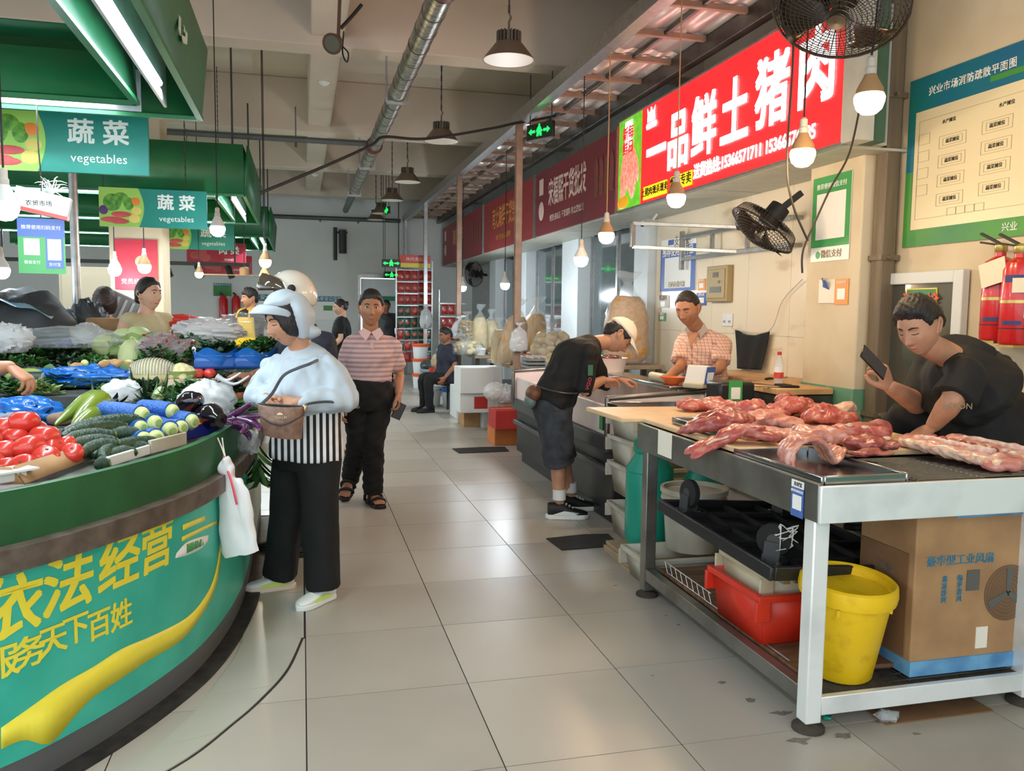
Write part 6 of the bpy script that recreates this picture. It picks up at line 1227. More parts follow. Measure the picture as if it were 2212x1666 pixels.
# leafy bundles
def greens(label, c, r, n, m, L=.12, seed=0, stems=None, upright=.3, w=.35, name='leafy_greens', rotz=0.):
    t = thing(name, label, 'greens', c); g = random.Random(seed); lv = MB(); stm = MB()
    for k in range(n):
        a = g.uniform(0, 6.283); q = math.sqrt(g.random()); b = V((math.cos(a)*q*r[0], math.sin(a)*q*r[1], r[2]*(1-q*q)*g.uniform(.3, 1))); b = rz(rotz) @ b
        d = V((g.gauss(0, 1), g.gauss(0, 1), upright+g.uniform(-.2, .6))).normalized(); s, u, _ = frame(d); l = L*g.uniform(.6, 1.2); ww = l*w*g.uniform(.7, 1.2); cv = g.uniform(.2, .6)
        lv.grid(lambda uu, vv: b+d*(l*vv)+s*((uu-.5)*2*ww*math.sin(math.pi*min(1, .12+.85*vv))*(1-.2*vv))+u*(cv*l*(vv-.4)**2+.3*ww*abs(uu-.5))-V((0, 0, cv*l*.6*vv*vv)), 2, 4)
        if stems and k % 2 == 0: stm.tube([b, b-d*l*.5+V((0, 0, -.01))], [.004, .006], 5)
    for M_ in (lv, stm): M_.v = [(x, y, max(z, .002)) for x, y, z in M_.v]
    o = lv.build('leaves', m, t, ang=80); o['kind'] = 'stuff'
    if stems: q = stm.build('stalks', stems, t); q['kind'] = 'stuff'
    return t
greens('dark kale bunch behind the ginger', atd(165, 770, ZC), (.2, .12, .09), 420, 'leaf_dark', .05, 1, None)
greens('dark green pepper leaves at the left rear', atd(100, 770, ZC), (.22, .1, .08), 200, 'leaf_mid', .065, 2); greens('pale lettuce stems on the blue liner', atd(150, 822, ZM+.03), (.2, .1, .05), 160, 'leaf_mid', .08, 3, 'stem_white')
greens('long pale celery bunch in front of the ginger', atd(215, 800, ZM), (.2, .06, .05), 70, 'leaf_pale', .16, 4, 'stem_white', .05); greens('bright green chrysanthemum bunch behind the chilies', atd(375, 748, ZC), (.28, .12, .14), 420, 'leaf_mid', .06, 5, None, .5)
greens('dark spinach heaped in the first blue liner', atd(470, 797, ZC)+V((0, 0, .085)), (.1, .09, .07), 260, 'leaf_dark', .055, 6); greens('scallion and pak choi bundle in the second blue liner', atd(552, 797, ZC)+V((0, 0, .085)), (.1, .09, .07), 240, 'leaf_mid', .06, 7, 'stem_white')
greens('long bean bundle lying beside the white net melon', atd(285, 838, ZB+.02), (.22, .09, .04), 120, 'leaf_dark', .2, 8, None, .02, .06); greens('garlic chive bundle behind the white plastic bag', atd(410, 850, ZB), (.25, .1, .05), 130, 'leaf_mid', .22, 9, None, .02, .05); greens('coriander heap beside the woman in blue', atd(575, 748, ZC+.0), (.14, .14, .16), 420, 'leaf_mid', .055, 10); greens('leafy greens behind the blue liners', atd(480, 752, ZC), (.25, .1, .08), 260, 'leaf_dark', .06, 12)
greens('trailing leaf stalks hanging over the counter corner', at(556, 960, 4.35)+V((0, 0, -.2)), (.03, .05, .2), 30, 'leaf_mid', .22, 13, None, -1.2, .1, 'drooping_leaves')
# cabbages, melons and heads
for px, py, z, s, yaw, l in ((262, 770, ZC, 1.0, 0, 'front left of the group'), (272, 742, ZC+.06, .9, 90, 'on top at the back'), (300, 735, ZC+.06, .95, 40, 'behind, touching the vendor in beige')): put('cab', Tz(px, py, ZC, yaw, 0, s) @ Matrix.Translation((0, 0, z-ZC)), 'round green cabbage, '+l, 'cabbages')
put('melon', Tz(240, 768, ZC, 10, 0, .95), 'pale yellow-green melon lying left of the upright one', 'pale melons'); put('melon', Tz(290, 780, ZC, 90, -70, .95), 'pale yellow-green melon standing on end beside the chilies', 'pale melons')
t = thing('netted_melon', 'large melon in white foam netting on the middle deck', 'melon', atd(330, 826, ZM)); MB().ell((0, 0, .075), (.13, .1, .08), None, 30, 20).build('rind', 'cauli', t); mb = MB()
for k in range(26):
    a = -1.45+2.9*k/25; mb.tube([(.133*math.sin(a), .103*math.cos(a)*math.cos(b), .075+.083*math.cos(a)*math.sin(b)) for b in [math.pi*q/12*1.0 for q in range(13)]], .0045, 5); mb.tube([(.133*math.sin(a), -.103*math.cos(a)*math.cos(b), .075+.083*math.cos(a)*math.sin(b)) for b in [math.pi*q/12*1.0 for q in range(13)]], .0045, 5)
mb.build('foam_netting', 'foam_net', t)
t = thing('cauliflower', 'cream cauliflower beside the netted melon', 'cauliflower', atd(392, 815, ZM)); mb = MB()
for k in range(24): a = k*2.4; q = math.sqrt(k/24); mb.ell((.07*q*math.cos(a), .07*q*math.sin(a), .06+.04*(1-q*q)), .025+.008*(1-q), None, 10, 8)
obj('curd', wobble(remesh(mb, .006, 1), .002, 120, 3), 'cauli', t); MB().grid(lambda u, v: V((math.cos(u*6.28)*(.05+.05*v), math.sin(u*6.28)*(.05+.05*v), .02+.07*v)), 24, 4).build('leaf_cup', 'leaf_pale', t)
for k in range(8): put('garlic', Tz(100+k*9 if k < 6 else 112+20*(k-6), 800-4*(k % 2) if k < 6 else 790, ZM+(.0 if k < 6 else .035), k*50, 0, 1.1), 'white garlic bulb, %s' % (['first from the left in the row', 'second from the left in the row', 'third from the left in the row', 'fourth from the left in the row', 'fifth from the left in the row', 'last at the right of the row', 'upper left one on top', 'upper right one on top'][k]), 'garlic bulbs')
for k, (px, py) in enumerate(((290, 858), (312, 860), (328, 862), (345, 858), (360, 862), (338, 850))): put('egg', Tz(px, py, ZB+.0, 30*k, 0, 1.1), 'brown egg in the dark tray, %s' % ('leftmost', 'second from the left', 'third from the left, in front', 'fourth from the left', 'rightmost', 'lying behind the others')[k], 'eggs on the middle deck')
tray('dark blue tray holding the brown eggs', *(lambda p: (p.x-.16, p.y-.07, p.x+.16, p.y+.09))(atd(325, 858, .917)), .916, .012)
t = thing('ginger_root', 'knobbly ginger roots piled on the rear deck', 'ginger', atd(225, 782, ZC-.02)); mb = MB()
for k in range(14): a = g.uniform(0, 6.28); q = g.uniform(0, .15); mb.ell((q*math.cos(a)*1.3, q*math.sin(a)*.5, .03+.03*g.random()), (.045, .026, .022), rz(g.uniform(0, 180)), 10, 8)
obj('root', wobble(remesh(mb, .007, 2), .003, 60, 3), 'ginger', t); [MB().ell((x, .02, .06), (.02, .014, .02), None, 8, 6).build('cut_end', 'gourd', t) for x in (-.1, 0, .12)]
t = thing('ginger_root', 'upright brown ginger root right of the pile', 'ginger', atd(282, 800, ZM)); mb = MB(); mb.tube([(0, 0, 0), (-.02, 0, .06), (-.03, 0, .13)], [.04, .045, .025], 12, sub=4); mb.ell((.03, 0, .05), (.03, .03, .035)); obj('root', wobble(remesh(mb, .007, 2), .003, 60, 4), 'ginger', t); MB().ell((.03, -.02, .03), (.012, .012, .012)).build('cut_end', 'gourd', t)
def chilibag(px, py, s, label, seed):
    c = atd(px, py, ZC); t = blob('chili_bag', label, 'bag', c, (.12*s, .095*s, .085*s), 'bag_clear', seed, .05, group='bags of red chilies'); g = random.Random(seed); mb = MB()
    for k in range(60):
        a = g.uniform(0, 6.28); q = math.sqrt(g.random())*.085*s; p = V((q*math.cos(a), q*.8*math.sin(a), g.uniform(.02, .14)*s)); d = V((g.gauss(0, 1), g.gauss(0, 1), g.gauss(0, .5))).normalized()*.05; mb.tube([p-d, p+V((0, 0, .006)), p+d], [.003, .009, .005], 6, sub=2)
    mb.build('chilies', 'chili', t)['kind'] = 'stuff'
chilibag(347, 783, 1.15, 'larger clear bag of dark red chilies', 61); chilibag(402, 783, .9, 'smaller clear bag of dark red chilies', 62)
for k, (px, l) in enumerate(((470, 'first blue plastic lined bin, holding spinach'), (552, 'second blue plastic lined bin, holding scallions'))):
    c = atd(px, 797, ZC); t = thing('lined_bin', l, 'bin', (c.x, c.y, ZC), group='blue lined bins'); w_, d_ = .115, .12
    MB().box((-w_, -d_, 0), (w_, d_, .07)).build('bin', 'navy_bin' if 'navy_bin' in MATS else mat('navy_bin', (30, 84, 160), .35, var=.2), t, bevel=.02)
    MB().grid(lambda u, v: V((math.cos(u*6.283)*w_*(1.02+.14*v)*(1+.03*math.sin(u*37)), math.sin(u*6.283)*d_*(1.05+.18*v)*(1+.03*math.cos(u*41)), .035+.075*v+.016*math.sin(u*29))), 60, 6).build('liner', 'bag_blue', t)
for k, (px, py) in enumerate(((428, 802), (453, 800))): put('tomato', Tz(px, py, ZM+.046, 60*k, 0, .8), ('small red tomato on the cardboard, left of two', 'small red tomato on the cardboard, right of two')[k], 'small tomatoes')
t = thing('cardboard_sheet', 'beige cardboard sheet in front of the blue lined bins', 'cardboard', atd(445, 806, ZM)); p = atd(455, 806, ZM); MB().box((-.22, -.12, 0), (.25, .12, .045), mx((p.x, p.y, ZM), 0, 0, 5)).build('sheet', mat('pale_card', (204, 184, 164), .8, var=.1), t, world=True)
t = thing('pale_gourd', 'light green bottle gourd standing among the beans', 'gourd', atd(340, 848, ZB)); MB().tube([(0, 0, .02), (.0, 0, .06), (.012, 0, .1)], [.026, .034, .02], 14, sub=5, round_end=True).build('skin', 'cabbage', t); MB().tube([(0, 0, 0), (0, 0, .02)], [.012, .016], 8).build('stalk', 'leaf_mid', t)
t = thing('dark_pepper', 'dark green bell pepper beside the bottle gourd', 'pepper', atd(370, 848, ZB)); MB().ell((0, 0, .04), (.05, .04, .04), None, 20, 12, lambda d: .06*math.cos(4*math.atan2(d.y, d.x))).build('skin', mat('bell', (24, 66, 34), .2, coat=.5), t); MB().tube([(0, 0, .07), (.006, 0, .095)], [.008, .005], 8).build('stalk', 'leaf_mid', t)
for k, (px, py) in enumerate(((415, 880), (520, 880), (512, 890), (395, 868))): put('cuke', Tz(px, py, ZB-.05 if k else ZB, 10+8*k, 0, 1.0), ('dark cucumber behind the white plastic bag', 'dark cucumber under the orange squash, upper', 'dark cucumber under the orange squash, lower', 'dark cucumber left of the white plastic bag')[k], 'cucumbers at the back')
t = thing('orange_squash', 'brown orange squash in front of the reaching hand', 'squash', atd(522, 872, ZB-.03)); MB().tube([(0, -.05, .05), (0, .0, .055), (.01, .08, .07)], [.04, .055, .035], 16, sub=5, round_end=True).build('skin', 'squash', t); MB().tube([(.01, .11, .078), (.012, .14, .09)], [.012, .009], 8).build('stalk', 'scar', t)
t = thing('winter_melon', "cut winter melon under the left seller's hand", 'melon', atd(62, 842, ZM)); MB().tube([(-.07, 0, .045), (.07, 0, .045)], .05, 24).build('rind', 'wm_skin', t); MB().tube([(.07, 0, .045), (.0715, 0, .045)], .045, 24).build('flesh', 'wm_flesh', t); MB().tube([(-.0715, 0, .045), (-.07, 0, .045)], .045, 24).build('flesh', 'wm_flesh', t)
t = thing('winter_melon', 'large pale green winter melon at the left rear', 'melon', atd(62, 792, ZM)); MB().ell((0, 0, .05), (.13, .06, .055), rz(-15), 22, 14).build('rind', mat('wm_pale', (120, 148, 70), .4, vs=4, col2=(160, 170, 90)), t); MB().ell((.125, -.033, .05), (.012, .012, .012)).build('stalk_end', 'leaf_pale', t)
for c, r, m, l, sd in ((at(150, 735, 5.9), (.28, .12, .07), 'bag_clear', 'clear bag of pale greens at the left rear', 71), (at(20, 745, 5.7), (.12, .1, .09), 'bag_white', 'white bag at the left frame edge behind the melon', 72), (at(450, 722, 6.2), (.22, .12, .08), 'bag_white', 'white plastic bags heaped behind the greens', 73), (at(385, 700, 6.7), (.22, .1, .06), 'bag_red', 'red plastic bags on the next stall', 74), (at(530, 715, 6.4), (.2, .12, .09), 'bag_clear', 'clear bag of pale leaves behind the scallions', 75)):
    blob('plastic_bag', l, 'plastic bag', V((c.x, c.y, c.z-.05)), r, m, sd)
# rear table that carries the bags and cartons behind the island
t = thing('storage_table', 'dark plank table behind the vegetable counter', 'table', (-2.2, 6.75, 0)); MB().box((-2.4, -.5, 1.02), (.92, .45, 1.06)).build('top', 'deck_dark', t)
for x in (-2.3, -.4, .85):
    for y in (-.4, .38): MB().box((x-.03, y-.03, 0), (x+.03, y+.03, 1.02)).build('leg', 'steel_dark', t)
g2 = random.Random(77)
ROWS = [(25, 4.5, ZM, 'leaf_mid', 'small pak choi pile at the left end of the step'), (75, 4.5, ZM, 'leaf_pale', 'pale lettuce pile left of the blue liner'), (265, 4.5, ZM, 'leaf_mid', 'green celery tops right of the blue liner'), (300, 4.5, ZM, 'leaf_dark', 'dark mint pile beside the netted melon'), (415, 4.5, ZM, 'leaf_mid', 'pale chive pile beside the cauliflower'), (480, 4.5, ZM, 'leaf_dark', 'dark chive pile near the reaching hand'), (60, 3.98, ZB, 'leaf_dark', 'dark bean pile under the left seller'), (190, 3.98, ZB, 'leaf_mid', 'bean pod pile behind the green peppers'), (150, 5.1, ZC, 'leaf_dark', 'dark kale pile left of the melons'), (60, 5.1, ZC, 'leaf_mid', 'green kale pile behind the winter melon'), (200, 5.08, ZC, 'leaf_mid', 'green lettuce pile beside the ginger'), (430, 5.35, ZC, 'leaf_mid', 'green herb pile behind the chili bags'), (500, 5.35, ZC, 'leaf_mid', 'green herb pile behind the first blue bin'), (560, 5.4, ZC, 'leaf_mid', 'green herb pile behind the second blue bin'), (340, 5.4, ZC, 'leaf_mid', 'green herb pile behind the cabbages')]
for k, (px, Y, z, m, l) in enumerate(ROWS):
    q = at(px, 800, Y); greens(l, V((q.x, Y, z)), (.12, .06, .07 if Y < 5.2 else .13), 190, m, .05, 300+k, None, .4, .3)
for k, (px, py, z, r, m, l) in enumerate(((30, 815, ZM, (.2, .08, .06), 'leaf_dark', 'dark leafy bunch under the left seller'), (195, 815, ZM, (.16, .07, .05), 'leaf_pale', 'pale celery hearts on the blue liner'), (300, 810, ZM, (.1, .06, .08), 'leaf_mid', 'green leaves between the ginger and the netted melon'), (430, 850, ZB, (.22, .08, .07), 'leaf_mid', 'young garlic shoots behind the white bag'), (250, 850, ZB, (.2, .08, .05), 'leaf_dark', 'dark bean pods behind the green peppers'), (500, 830, ZM, (.16, .05, .07), 'leaf_dark', 'dark stalks in front of the blue lined bins'), (110, 750, ZC, (.25, .1, .08), 'leaf_dark', 'dark chard leaves at the left rear'), (30, 775, ZC, (.2, .1, .09), 'leaf_mid', 'mixed greens at the left frame edge'), (590, 765, ZC, (.08, .1, .14), 'leaf_mid', 'parsley behind the woman in pale blue'), (420, 738, ZC, (.2, .1, .16), 'leaf_mid', 'curly green leaves below the red bags'), (200, 745, ZC, (.2, .1, .07), 'leaf_pale', 'pale lettuce in front of the brown cartons'))):
    greens(l, atd(px, py, z), r, 200, m, .06, 200+k, None, .3, .3)
# hanging bundle of white carrier bags on the rail
t = thing('carrier_bag_bundle', 'bundle of white carrier bags tied to the counter rail', 'bag bundle', at(515, 1200, 3.55)); top_ = at(488, 1010, 3.78)
rows = [(486, 990, .012), (490, 1012, .03), (497, 1030, .02), (503, 1060, .055), (508, 1110, .07), (514, 1160, .075), (522, 1198, .07)]
mb = MB(); mb.loft([(at(px, py, 3.55), V((r, -.25*r, .25*r)), V((.006, .022, 0))) for px, py, r in rows], 20, sub=5); me = mb.mesh('b'); wobble(me, .006, 60, 4, (1, 1, .2)); obj('bags', me, mat('carrier_white', (232, 234, 234), .4), t, world=True)
MB().tube([at(470, 946, 3.6), at(482, 975, 3.6), at(488, 1000, 3.57)], .003, 5, sub=3).tube([at(480, 946, 3.6), at(484, 975, 3.6), at(490, 1000, 3.56)], .003, 5, sub=3).build('string', 'paper', t, world=True); MB().tube([at(484, 985, 3.57), at(486, 1000, 3.56), at(500, 1040, 3.5), at(512, 1090, 3.5)], .005, 5, sub=4).build('pink_tie', mat('pink_tie', (236, 90, 110), .5), t, world=True)
blob('clear_bag', 'clear crumpled bag hanging under the long eggplants', 'plastic bag', at(525, 960, 4.1)+V((0, 0, -.05)), (.06, .05, .06), 'bag_clear', 81, .2)
t = thing('blue_basket', 'blue plastic basket edge under the eggplants', 'basket', atd(450, 945, .865)); A = atd(395, 955, .865); B = atd(478, 936, .865); MB().bar(A+V((0, .03, .03)), B+V((0, .03, .03)), .03, .05).build('wall', mat('basket_blue', (34, 44, 140), .4), t, world=True, bevel=.004); mb = MB()
for k in range(12): p = A.lerp(B, .3+.055*k)+V((.002, .013, .03)); mb.bar(p+V((0, 0, -.015)), p+V((0, 0, .015)), .003)
mb.build('slots', 'cuke', t, world=True); MB().bar(A+V((-.02, .0, .06)), B+V((-.08, .02, .06)), .1, .004).build('orange_card', mat('orange_card', (206, 92, 40), .6), t, world=True)
# ------------------------------------------------------------------ dry-goods stalls along the right
mat('packet_red', (176, 36, 36), .3, coat=.3, vs=30, col2=(120, 24, 28)); mat('packet_green', (30, 84, 60), .3, coat=.3, vs=30, col2=(20, 50, 40)); mat('packet_win', (206, 90, 60), .35, vs=40, col2=(160, 60, 40)); mat('cream_food', (226, 204, 150), .6, var=.1); mat('tan_food', (214, 162, 92), .5, vs=30, col2=(188, 134, 70)); mat('nut', (206, 176, 120), .6, var=.15); mat('mushroom', (226, 208, 170), .6, vs=10, col2=(200, 170, 120)); mat('noodle', (214, 178, 124), .6, vs=12, col2=(190, 150, 100), stretch=(3, 3, .4)); mat('foam_white', (222, 226, 228), .6); mat('carton_red', (190, 44, 36), .6, var=.15); mat('carton_orange', (206, 122, 62), .7, var=.15); mat('grey_tray', (150, 154, 156), .6, var=.1); mat('orange_rim', (226, 96, 40), .5); mat('blue_rim', (50, 110, 190), .5); mat('veg_mix', (120, 60, 50), .5, vs=40, col2=(90, 110, 60))
def table(label, x0, x1, y0, y1, z):
    t = thing('stall_table', label, 'table', ((x0+x1)/2, (y0+y1)/2, 0)); MB().box((x0, y0, z-.04), (x1, y1, z)).build('top', 'pale_wood', t, world=True, bevel=.004)
    for x in (x0+.05, x1-.05):
        for y in (y0+.05, y1-.05): MB().box((x-.025, y-.025, 0), (x+.025, y+.025, z-.04)).build('leg', 'steel_dark', t, world=True)
    MB().box((x0+.05, y0+.05, .3), (x1-.05, y1-.05, .32)).build('lower_shelf', 'steel_dark', t, world=True); return t
table('wooden stall table at the dry-goods stall behind the red cartons', 2.32, 3.5, 8.55, 10.5, .8); table('wooden stall table at the middle dry-goods stall', 2.32, 3.5, 11.3, 13.1, .8); table('low table beside the far end of the glass case', 2.75, 3.5, 7.62, 8.1, .9)
def sack(label, base, w, d, h, m, filmm='bag_clear', seed=0, knot=True, lean=(0, 0), fill='contents', name='food_sack'):
    t = thing(name, label, 'bag', base); g = random.Random(seed); L = V((lean[0], lean[1], 0))
    prof = [(0, .78), (.12, .98), (.35, 1), (.6, .95), (.8, .8), (.92, .5)]
    mb = MB(); mb.loft([(V((0, 0, h*.02+h*s*.84))+L*s, V((w*k*.93, 0, 0)), V((0, d*k*.93, 0))) for s, k in prof], 20, sub=3, sq=.9); me = mb.mesh('c'); wobble(me, w*.04, 14/w*.3, seed); obj(fill, me, m, t)
    mb = MB(); mb.loft([(V((0, 0, h*s*.88))+L*s, V((w*k, 0, 0)), V((0, d*k, 0))) for s, k in prof]+([(V((0, 0, h*.93))+L, V((w*.16, 0, 0)), V((0, d*.16, 0))), (V((0, 0, h*1.0))+L, V((w*.4, 0, 0)), V((0, d*.3, 0))), (V((.02, 0, h*1.08))+L, V((w*.55, 0, 0)), V((0, d*.35, 0)))] if knot else []), 24, sub=3); me = mb.mesh('f'); wobble(me, w*.05, 9/w*.6, seed+3, k=7); obj('plastic_film', me, filmm, t); return t
def on(px, py, Y): p = at(px, py, Y); return V((p.x, p.y, p.z))
p = at(1352, 784, 7.86); sack('giant clear sack of tan puffed snacks beside the marble wall', (p.x, 7.86, .902), .24, .2, .86, 'tan_food', seed=3)
p = at(1045, 760, 11.7); sack('tall cream sack of dried bean curd sticks with a deep fold', (p.x-.06, 11.7, .802), .13, .12, .66, 'cream_food', seed=4); sack('second cream sack leaning behind the folded one', (p.x+.14, 11.85, .802), .13, .12, .6, 'cream_food', seed=5)
def bits(label, base, r, h, m, n, s, seed, name='food_sack', shape='ball'):
    t = thing(name, label, 'bag', base); g = random.Random(seed); mb = MB()
    for k in range(n):
        a = g.uniform(0, 6.28); q = r*math.sqrt(g.random())*.95; z = s+g.random()*(h-2*s); q *= (1-.35*(z/h)**2)
        mb.ell((q*math.cos(a), q*math.sin(a), z), (s, s*g.uniform(.6, 1), s*g.uniform(.6, 1)), rz(g.uniform(0, 180)), 8, 6)
    mb.build('contents', m, t)['kind'] = 'stuff'
    mb = MB(); mb.loft([(V((0, 0, h*a)), V((r*b, 0, 0)), V((0, r*b, 0))) for a, b in ((0, .8), (.15, 1.05), (.6, 1.04), (.9, .75), (1.0, .3), (1.08, .2), (1.2, .5))], 24, sub=3); me = mb.mesh('f'); wobble(me, .014, 22, seed, k=7); obj('plastic_film', me, 'bag_clear', t); return t
p = at(1006, 760, 11.8); bits('clear sack of whole walnuts left of the cream sacks', (p.x, 11.75, .802), .12, .5, 'nut', 120, .028, 7)
p = at(1000, 772, 11.4); bits('small clear bag of peeled nuts in front of the walnuts', (p.x, 11.4, .802), .13, .2, 'nut', 60, .026, 8); p = at(1190, 775, 9.0); bits('clear sack of white dried mushrooms behind the leaning customer', (p.x, 9.0, .802), .22, .42, 'mushroom', 70, .06, 9)
p = at(1080, 765, 10.0); bits('clear bag of cream puffs right of the folded sack', (p.x-.1, 11.4, .802), .16, .22, 'cream_food', 50, .045, 10)
p = at(1100, 780, 9.35); sack('tall leaning sack of dried noodles behind the rust post', (p.x, 9.4, .802), .16, .13, .7, 'noodle', seed=11, lean=(.12, 0)); p = at(1150, 770, 9.7); sack('second tall sack of dried noodles with a white crumpled top', (p.x, 9.8, .802), .17, .13, .74, 'noodle', seed=12, lean=(.08, 0)); p = at(1060, 770, 9.6); sack('narrow sack of puffed rice left of the noodles', (p.x+.1, 9.6, .802), .1, .1, .5, 'nut', seed=13)
sack('white carrier bag hung on the rust-coloured post', (2.215, 8.47, 1.0), .1, .05, .28, 'foam_white', 'bag_white', 14, name='carrier_bag'); sack('white carrier bag hung on the second post', (2.215, 11.87, 1.02), .12, .06, .3, 'foam_white', 'bag_white', 15, name='carrier_bag'); sack('grey plastic bag hung on the third post', (2.215, 15.25, 1.1), .12, .06, .4, 'grey_tray', 'bag_white', 16, name='carrier_bag')
# hanging snack packets at the far stall
rk = thing('packet_stand', 'tall wire stand hung with red and green snack packets', 'display stand', (2.06, 15.75, 0))
for x in (-.34, .34): MB().box((x-.012, -.012, 0), (x+.012, .012, 2.35)).build('upright', 'galv', rk)
for k in range(8): MB().box((-.34, -.01, .62+k*.22), (.34, .01, .635+k*.22)).build('rail', 'galv', rk)
MB().box((-.3, -.03, 2.22), (.3, -.01, 2.45)).build('header', 'hyd_red', rk); MB().box((-.3, -.032, 2.22), (.3, -.03, 2.3)).build('header_strip', 'vinyl_yellow' if 'vinyl_yellow' in MATS else 'sign_yellow', rk); text('休闲食品', .07, 'paper_white', face((0, -.035, 2.37), BACK), rk)
def k_packet(m):
    return [('pouch', MB().loft([(V((0, 0, -.0)), V((.06, 0, 0)), V((0, .002, 0))), (V((0, 0, -.03)), V((.06, 0, 0)), V((0, .012, 0))), (V((0, 0, -.13)), V((.06, 0, 0)), V((0, .018, 0))), (V((0, 0, -.18)), V((.06, 0, 0)), V((0, .002, 0)))], 12, sub=2, sq=.6), m), ('print_window', MB().ell((0, -.015, -.1), (.04, .006, .035), None, 12, 6), 'packet_win')]
PK = {}
g = random.Random(4)
for k in range(8):
    for i in range(5):
        m = 'packet_red' if (k > 4 or g.random() < .45) else 'packet_green'; T = Matrix.Translation((2.06-.26+.13*i, 15.71, .62+k*.22)) @ rz(g.uniform(-8, 8)); lab = '%s snack packet, %s from the left in the %s row of the stand' % (m[7:], ('first', 'second', 'third', 'fourth', 'fifth')[i], ('lowest', 'second', 'third', 'fourth', 'fifth', 'sixth', 'seventh', 'top')[k])
        if m in PK: dup(PK[m], T, lab, 'snack packets')
        else: PK[m] = proto('snack_packet', k_packet(m), lab, 'packet', T, 'snack packets')
for k in range(3):
    for i in range(3):
        T = Matrix.Translation((2.55+.13*i, 15.2, 1.05+k*.24)); lab = 'red snack packet hanging right of the stand, row %s, %s' % (('one', 'two', 'three')[k], ('left', 'middle', 'right')[i]); dup(PK['packet_red'], T, lab, 'snack packets')
MB().box((2.45, 15.2, 1.06), (2.95, 15.22, 1.08)).box((2.45, 15.2, 1.3), (2.95, 15.22, 1.32)).box((2.45, 15.2, 1.54), (2.95, 15.22, 1.56)).box((2.44, 15.2, 0), (2.46, 15.22, 1.8)).build('side_rail', 'galv', rk, world=True)
# pails, foam boxes and cartons on the floor
def pp(px, py, Y=None): return atz(px, py, 0)
c = pp(908, 838); y0 = c.y
for k, l in enumerate(('bottom', 'middle', 'top')): pail((c.x, c.y, .27*k), '%s white pail with an orange rim in the stack of three' % l, .15, .27, 'foam_white', 'orange_rim', 'stacked white pails', None, False)
c = pp(938, 856); t = thing('tray_stack', 'stack of grey plastic trays draped with a grey bag', 'trays', (c.x, c.y+.15, 0))
for k in range(9): MB().box((-.2, -.15, k*.05), (.2, .15, k*.05+.044)).build('tray', 'grey_tray', t, bevel=.006)
mb = MB().ell((0, 0, .5), (.21, .17, .1), None, 20, 12, lambda d: .1*math.sin(8*d.x+6*d.y)); mb.build('draped_bag', 'bag_dark', t)
c = pp(978, 880); pail((c.x, c.y+.1, 0), 'white pail with a blue rim standing on the floor', .15, .28, 'foam_white', 'blue_rim'); pail((c.x-.28, c.y+.25, 0), 'white pail behind the blue-rimmed one', .15, .28, 'foam_white'); pail((c.x-.12, c.y+.38, .285), 'white pail with a red lid raised on the others', .17, .26, 'foam_white', 'red_plastic', None, 'red_plastic'); sack('clear bag of noodles on the red pail lid', (c.x-.12, c.y+.38, .56), .15, .12, .26, 'noodle', seed=21)
def cbox(label, px, py, w, d, h, m, z=0., extra=None, ang=0., cat='box', name='carton'):
    c = atz(px, py, z); t = thing(name, label, cat, (c.x, c.y+d/2, z), ang); MB().box((-w/2, -d/2, 0), (w/2, d/2, h)).build('box', m, t, bevel=.006); MB().box((-w/2, -.012, h), (w/2, .012, h+.002)).build('tape', 'cream_plastic', t)
    if extra: extra(t, w, d, h)
    return t
def lab(t, w, d, h): MB().box((-.06, -d/2-.003, h*.2), (.1, -d/2, h*.8)).build('printed_label', 'carton_red', t)
cbox('white foam box with a red label on the brown carton', 1035, 892, .46, .4, .24, 'foam_white', .22, lab, name='foam_box'); cbox('brown carton under the labelled foam box', 1040, 922, .44, .4, .215, 'cardboard'); cbox('open white foam box wrapped in clear film', 1040, 850, .5, .42, .3, 'foam_white', .46, None, name='foam_box'); cbox('long white foam box behind the pails', 1010, 905, .3, .5, .42, 'foam_white', 0, None, name='foam_box')
cbox('red printed carton stacked on the orange one', 1105, 928, .34, .34, .2, 'carton_red', .2); cbox('orange carton on the floor beside the glass case', 1108, 962, .4, .36, .195, 'carton_orange'); cbox('brown carton behind the orange one', 1118, 942, .3, .3, .34, 'cardboard', 0)
t = thing('egg_carton', 'stack of egg trays with pale eggs on top', 'egg tray', V((2.5, 8.75, .802)))
for k in range(3): MB().box((-.15, -.15, k*.04), (.15, .15, k*.04+.03)).build('tray', 'grey_tray', t, bevel=.008)
for i in range(4):
    for j in range(4): put('egg', Matrix.Translation((2.5-.11+.073*i, 8.75-.11+.073*j, .802+.112)) @ rot('Y', 80) , 'pale egg on the stacked trays, %s row, %s from the aisle' % (('front', 'second', 'third', 'back')[j], ('first', 'second', 'third', 'fourth')[i]), 'eggs at the dry-goods stall')
for px, py, r, l, sd in ((1070, 850, .12, 'knotted white bag in front of the egg trays', 31), (1096, 862, .13, 'pale pink plastic bag of eggs by the case corner', 32)):
    c = at(px, py, 8.75); blob('plastic_bag', l, 'plastic bag', V((c.x, c.y, .42 if sd == 32 else .46)), (r, r*.8, r*.8), 'bag_white', sd, .1)
cbox('white foam box under the knotted bags', 1078, 925, .4, .4, .42, 'foam_white', 0, None, name='foam_box')
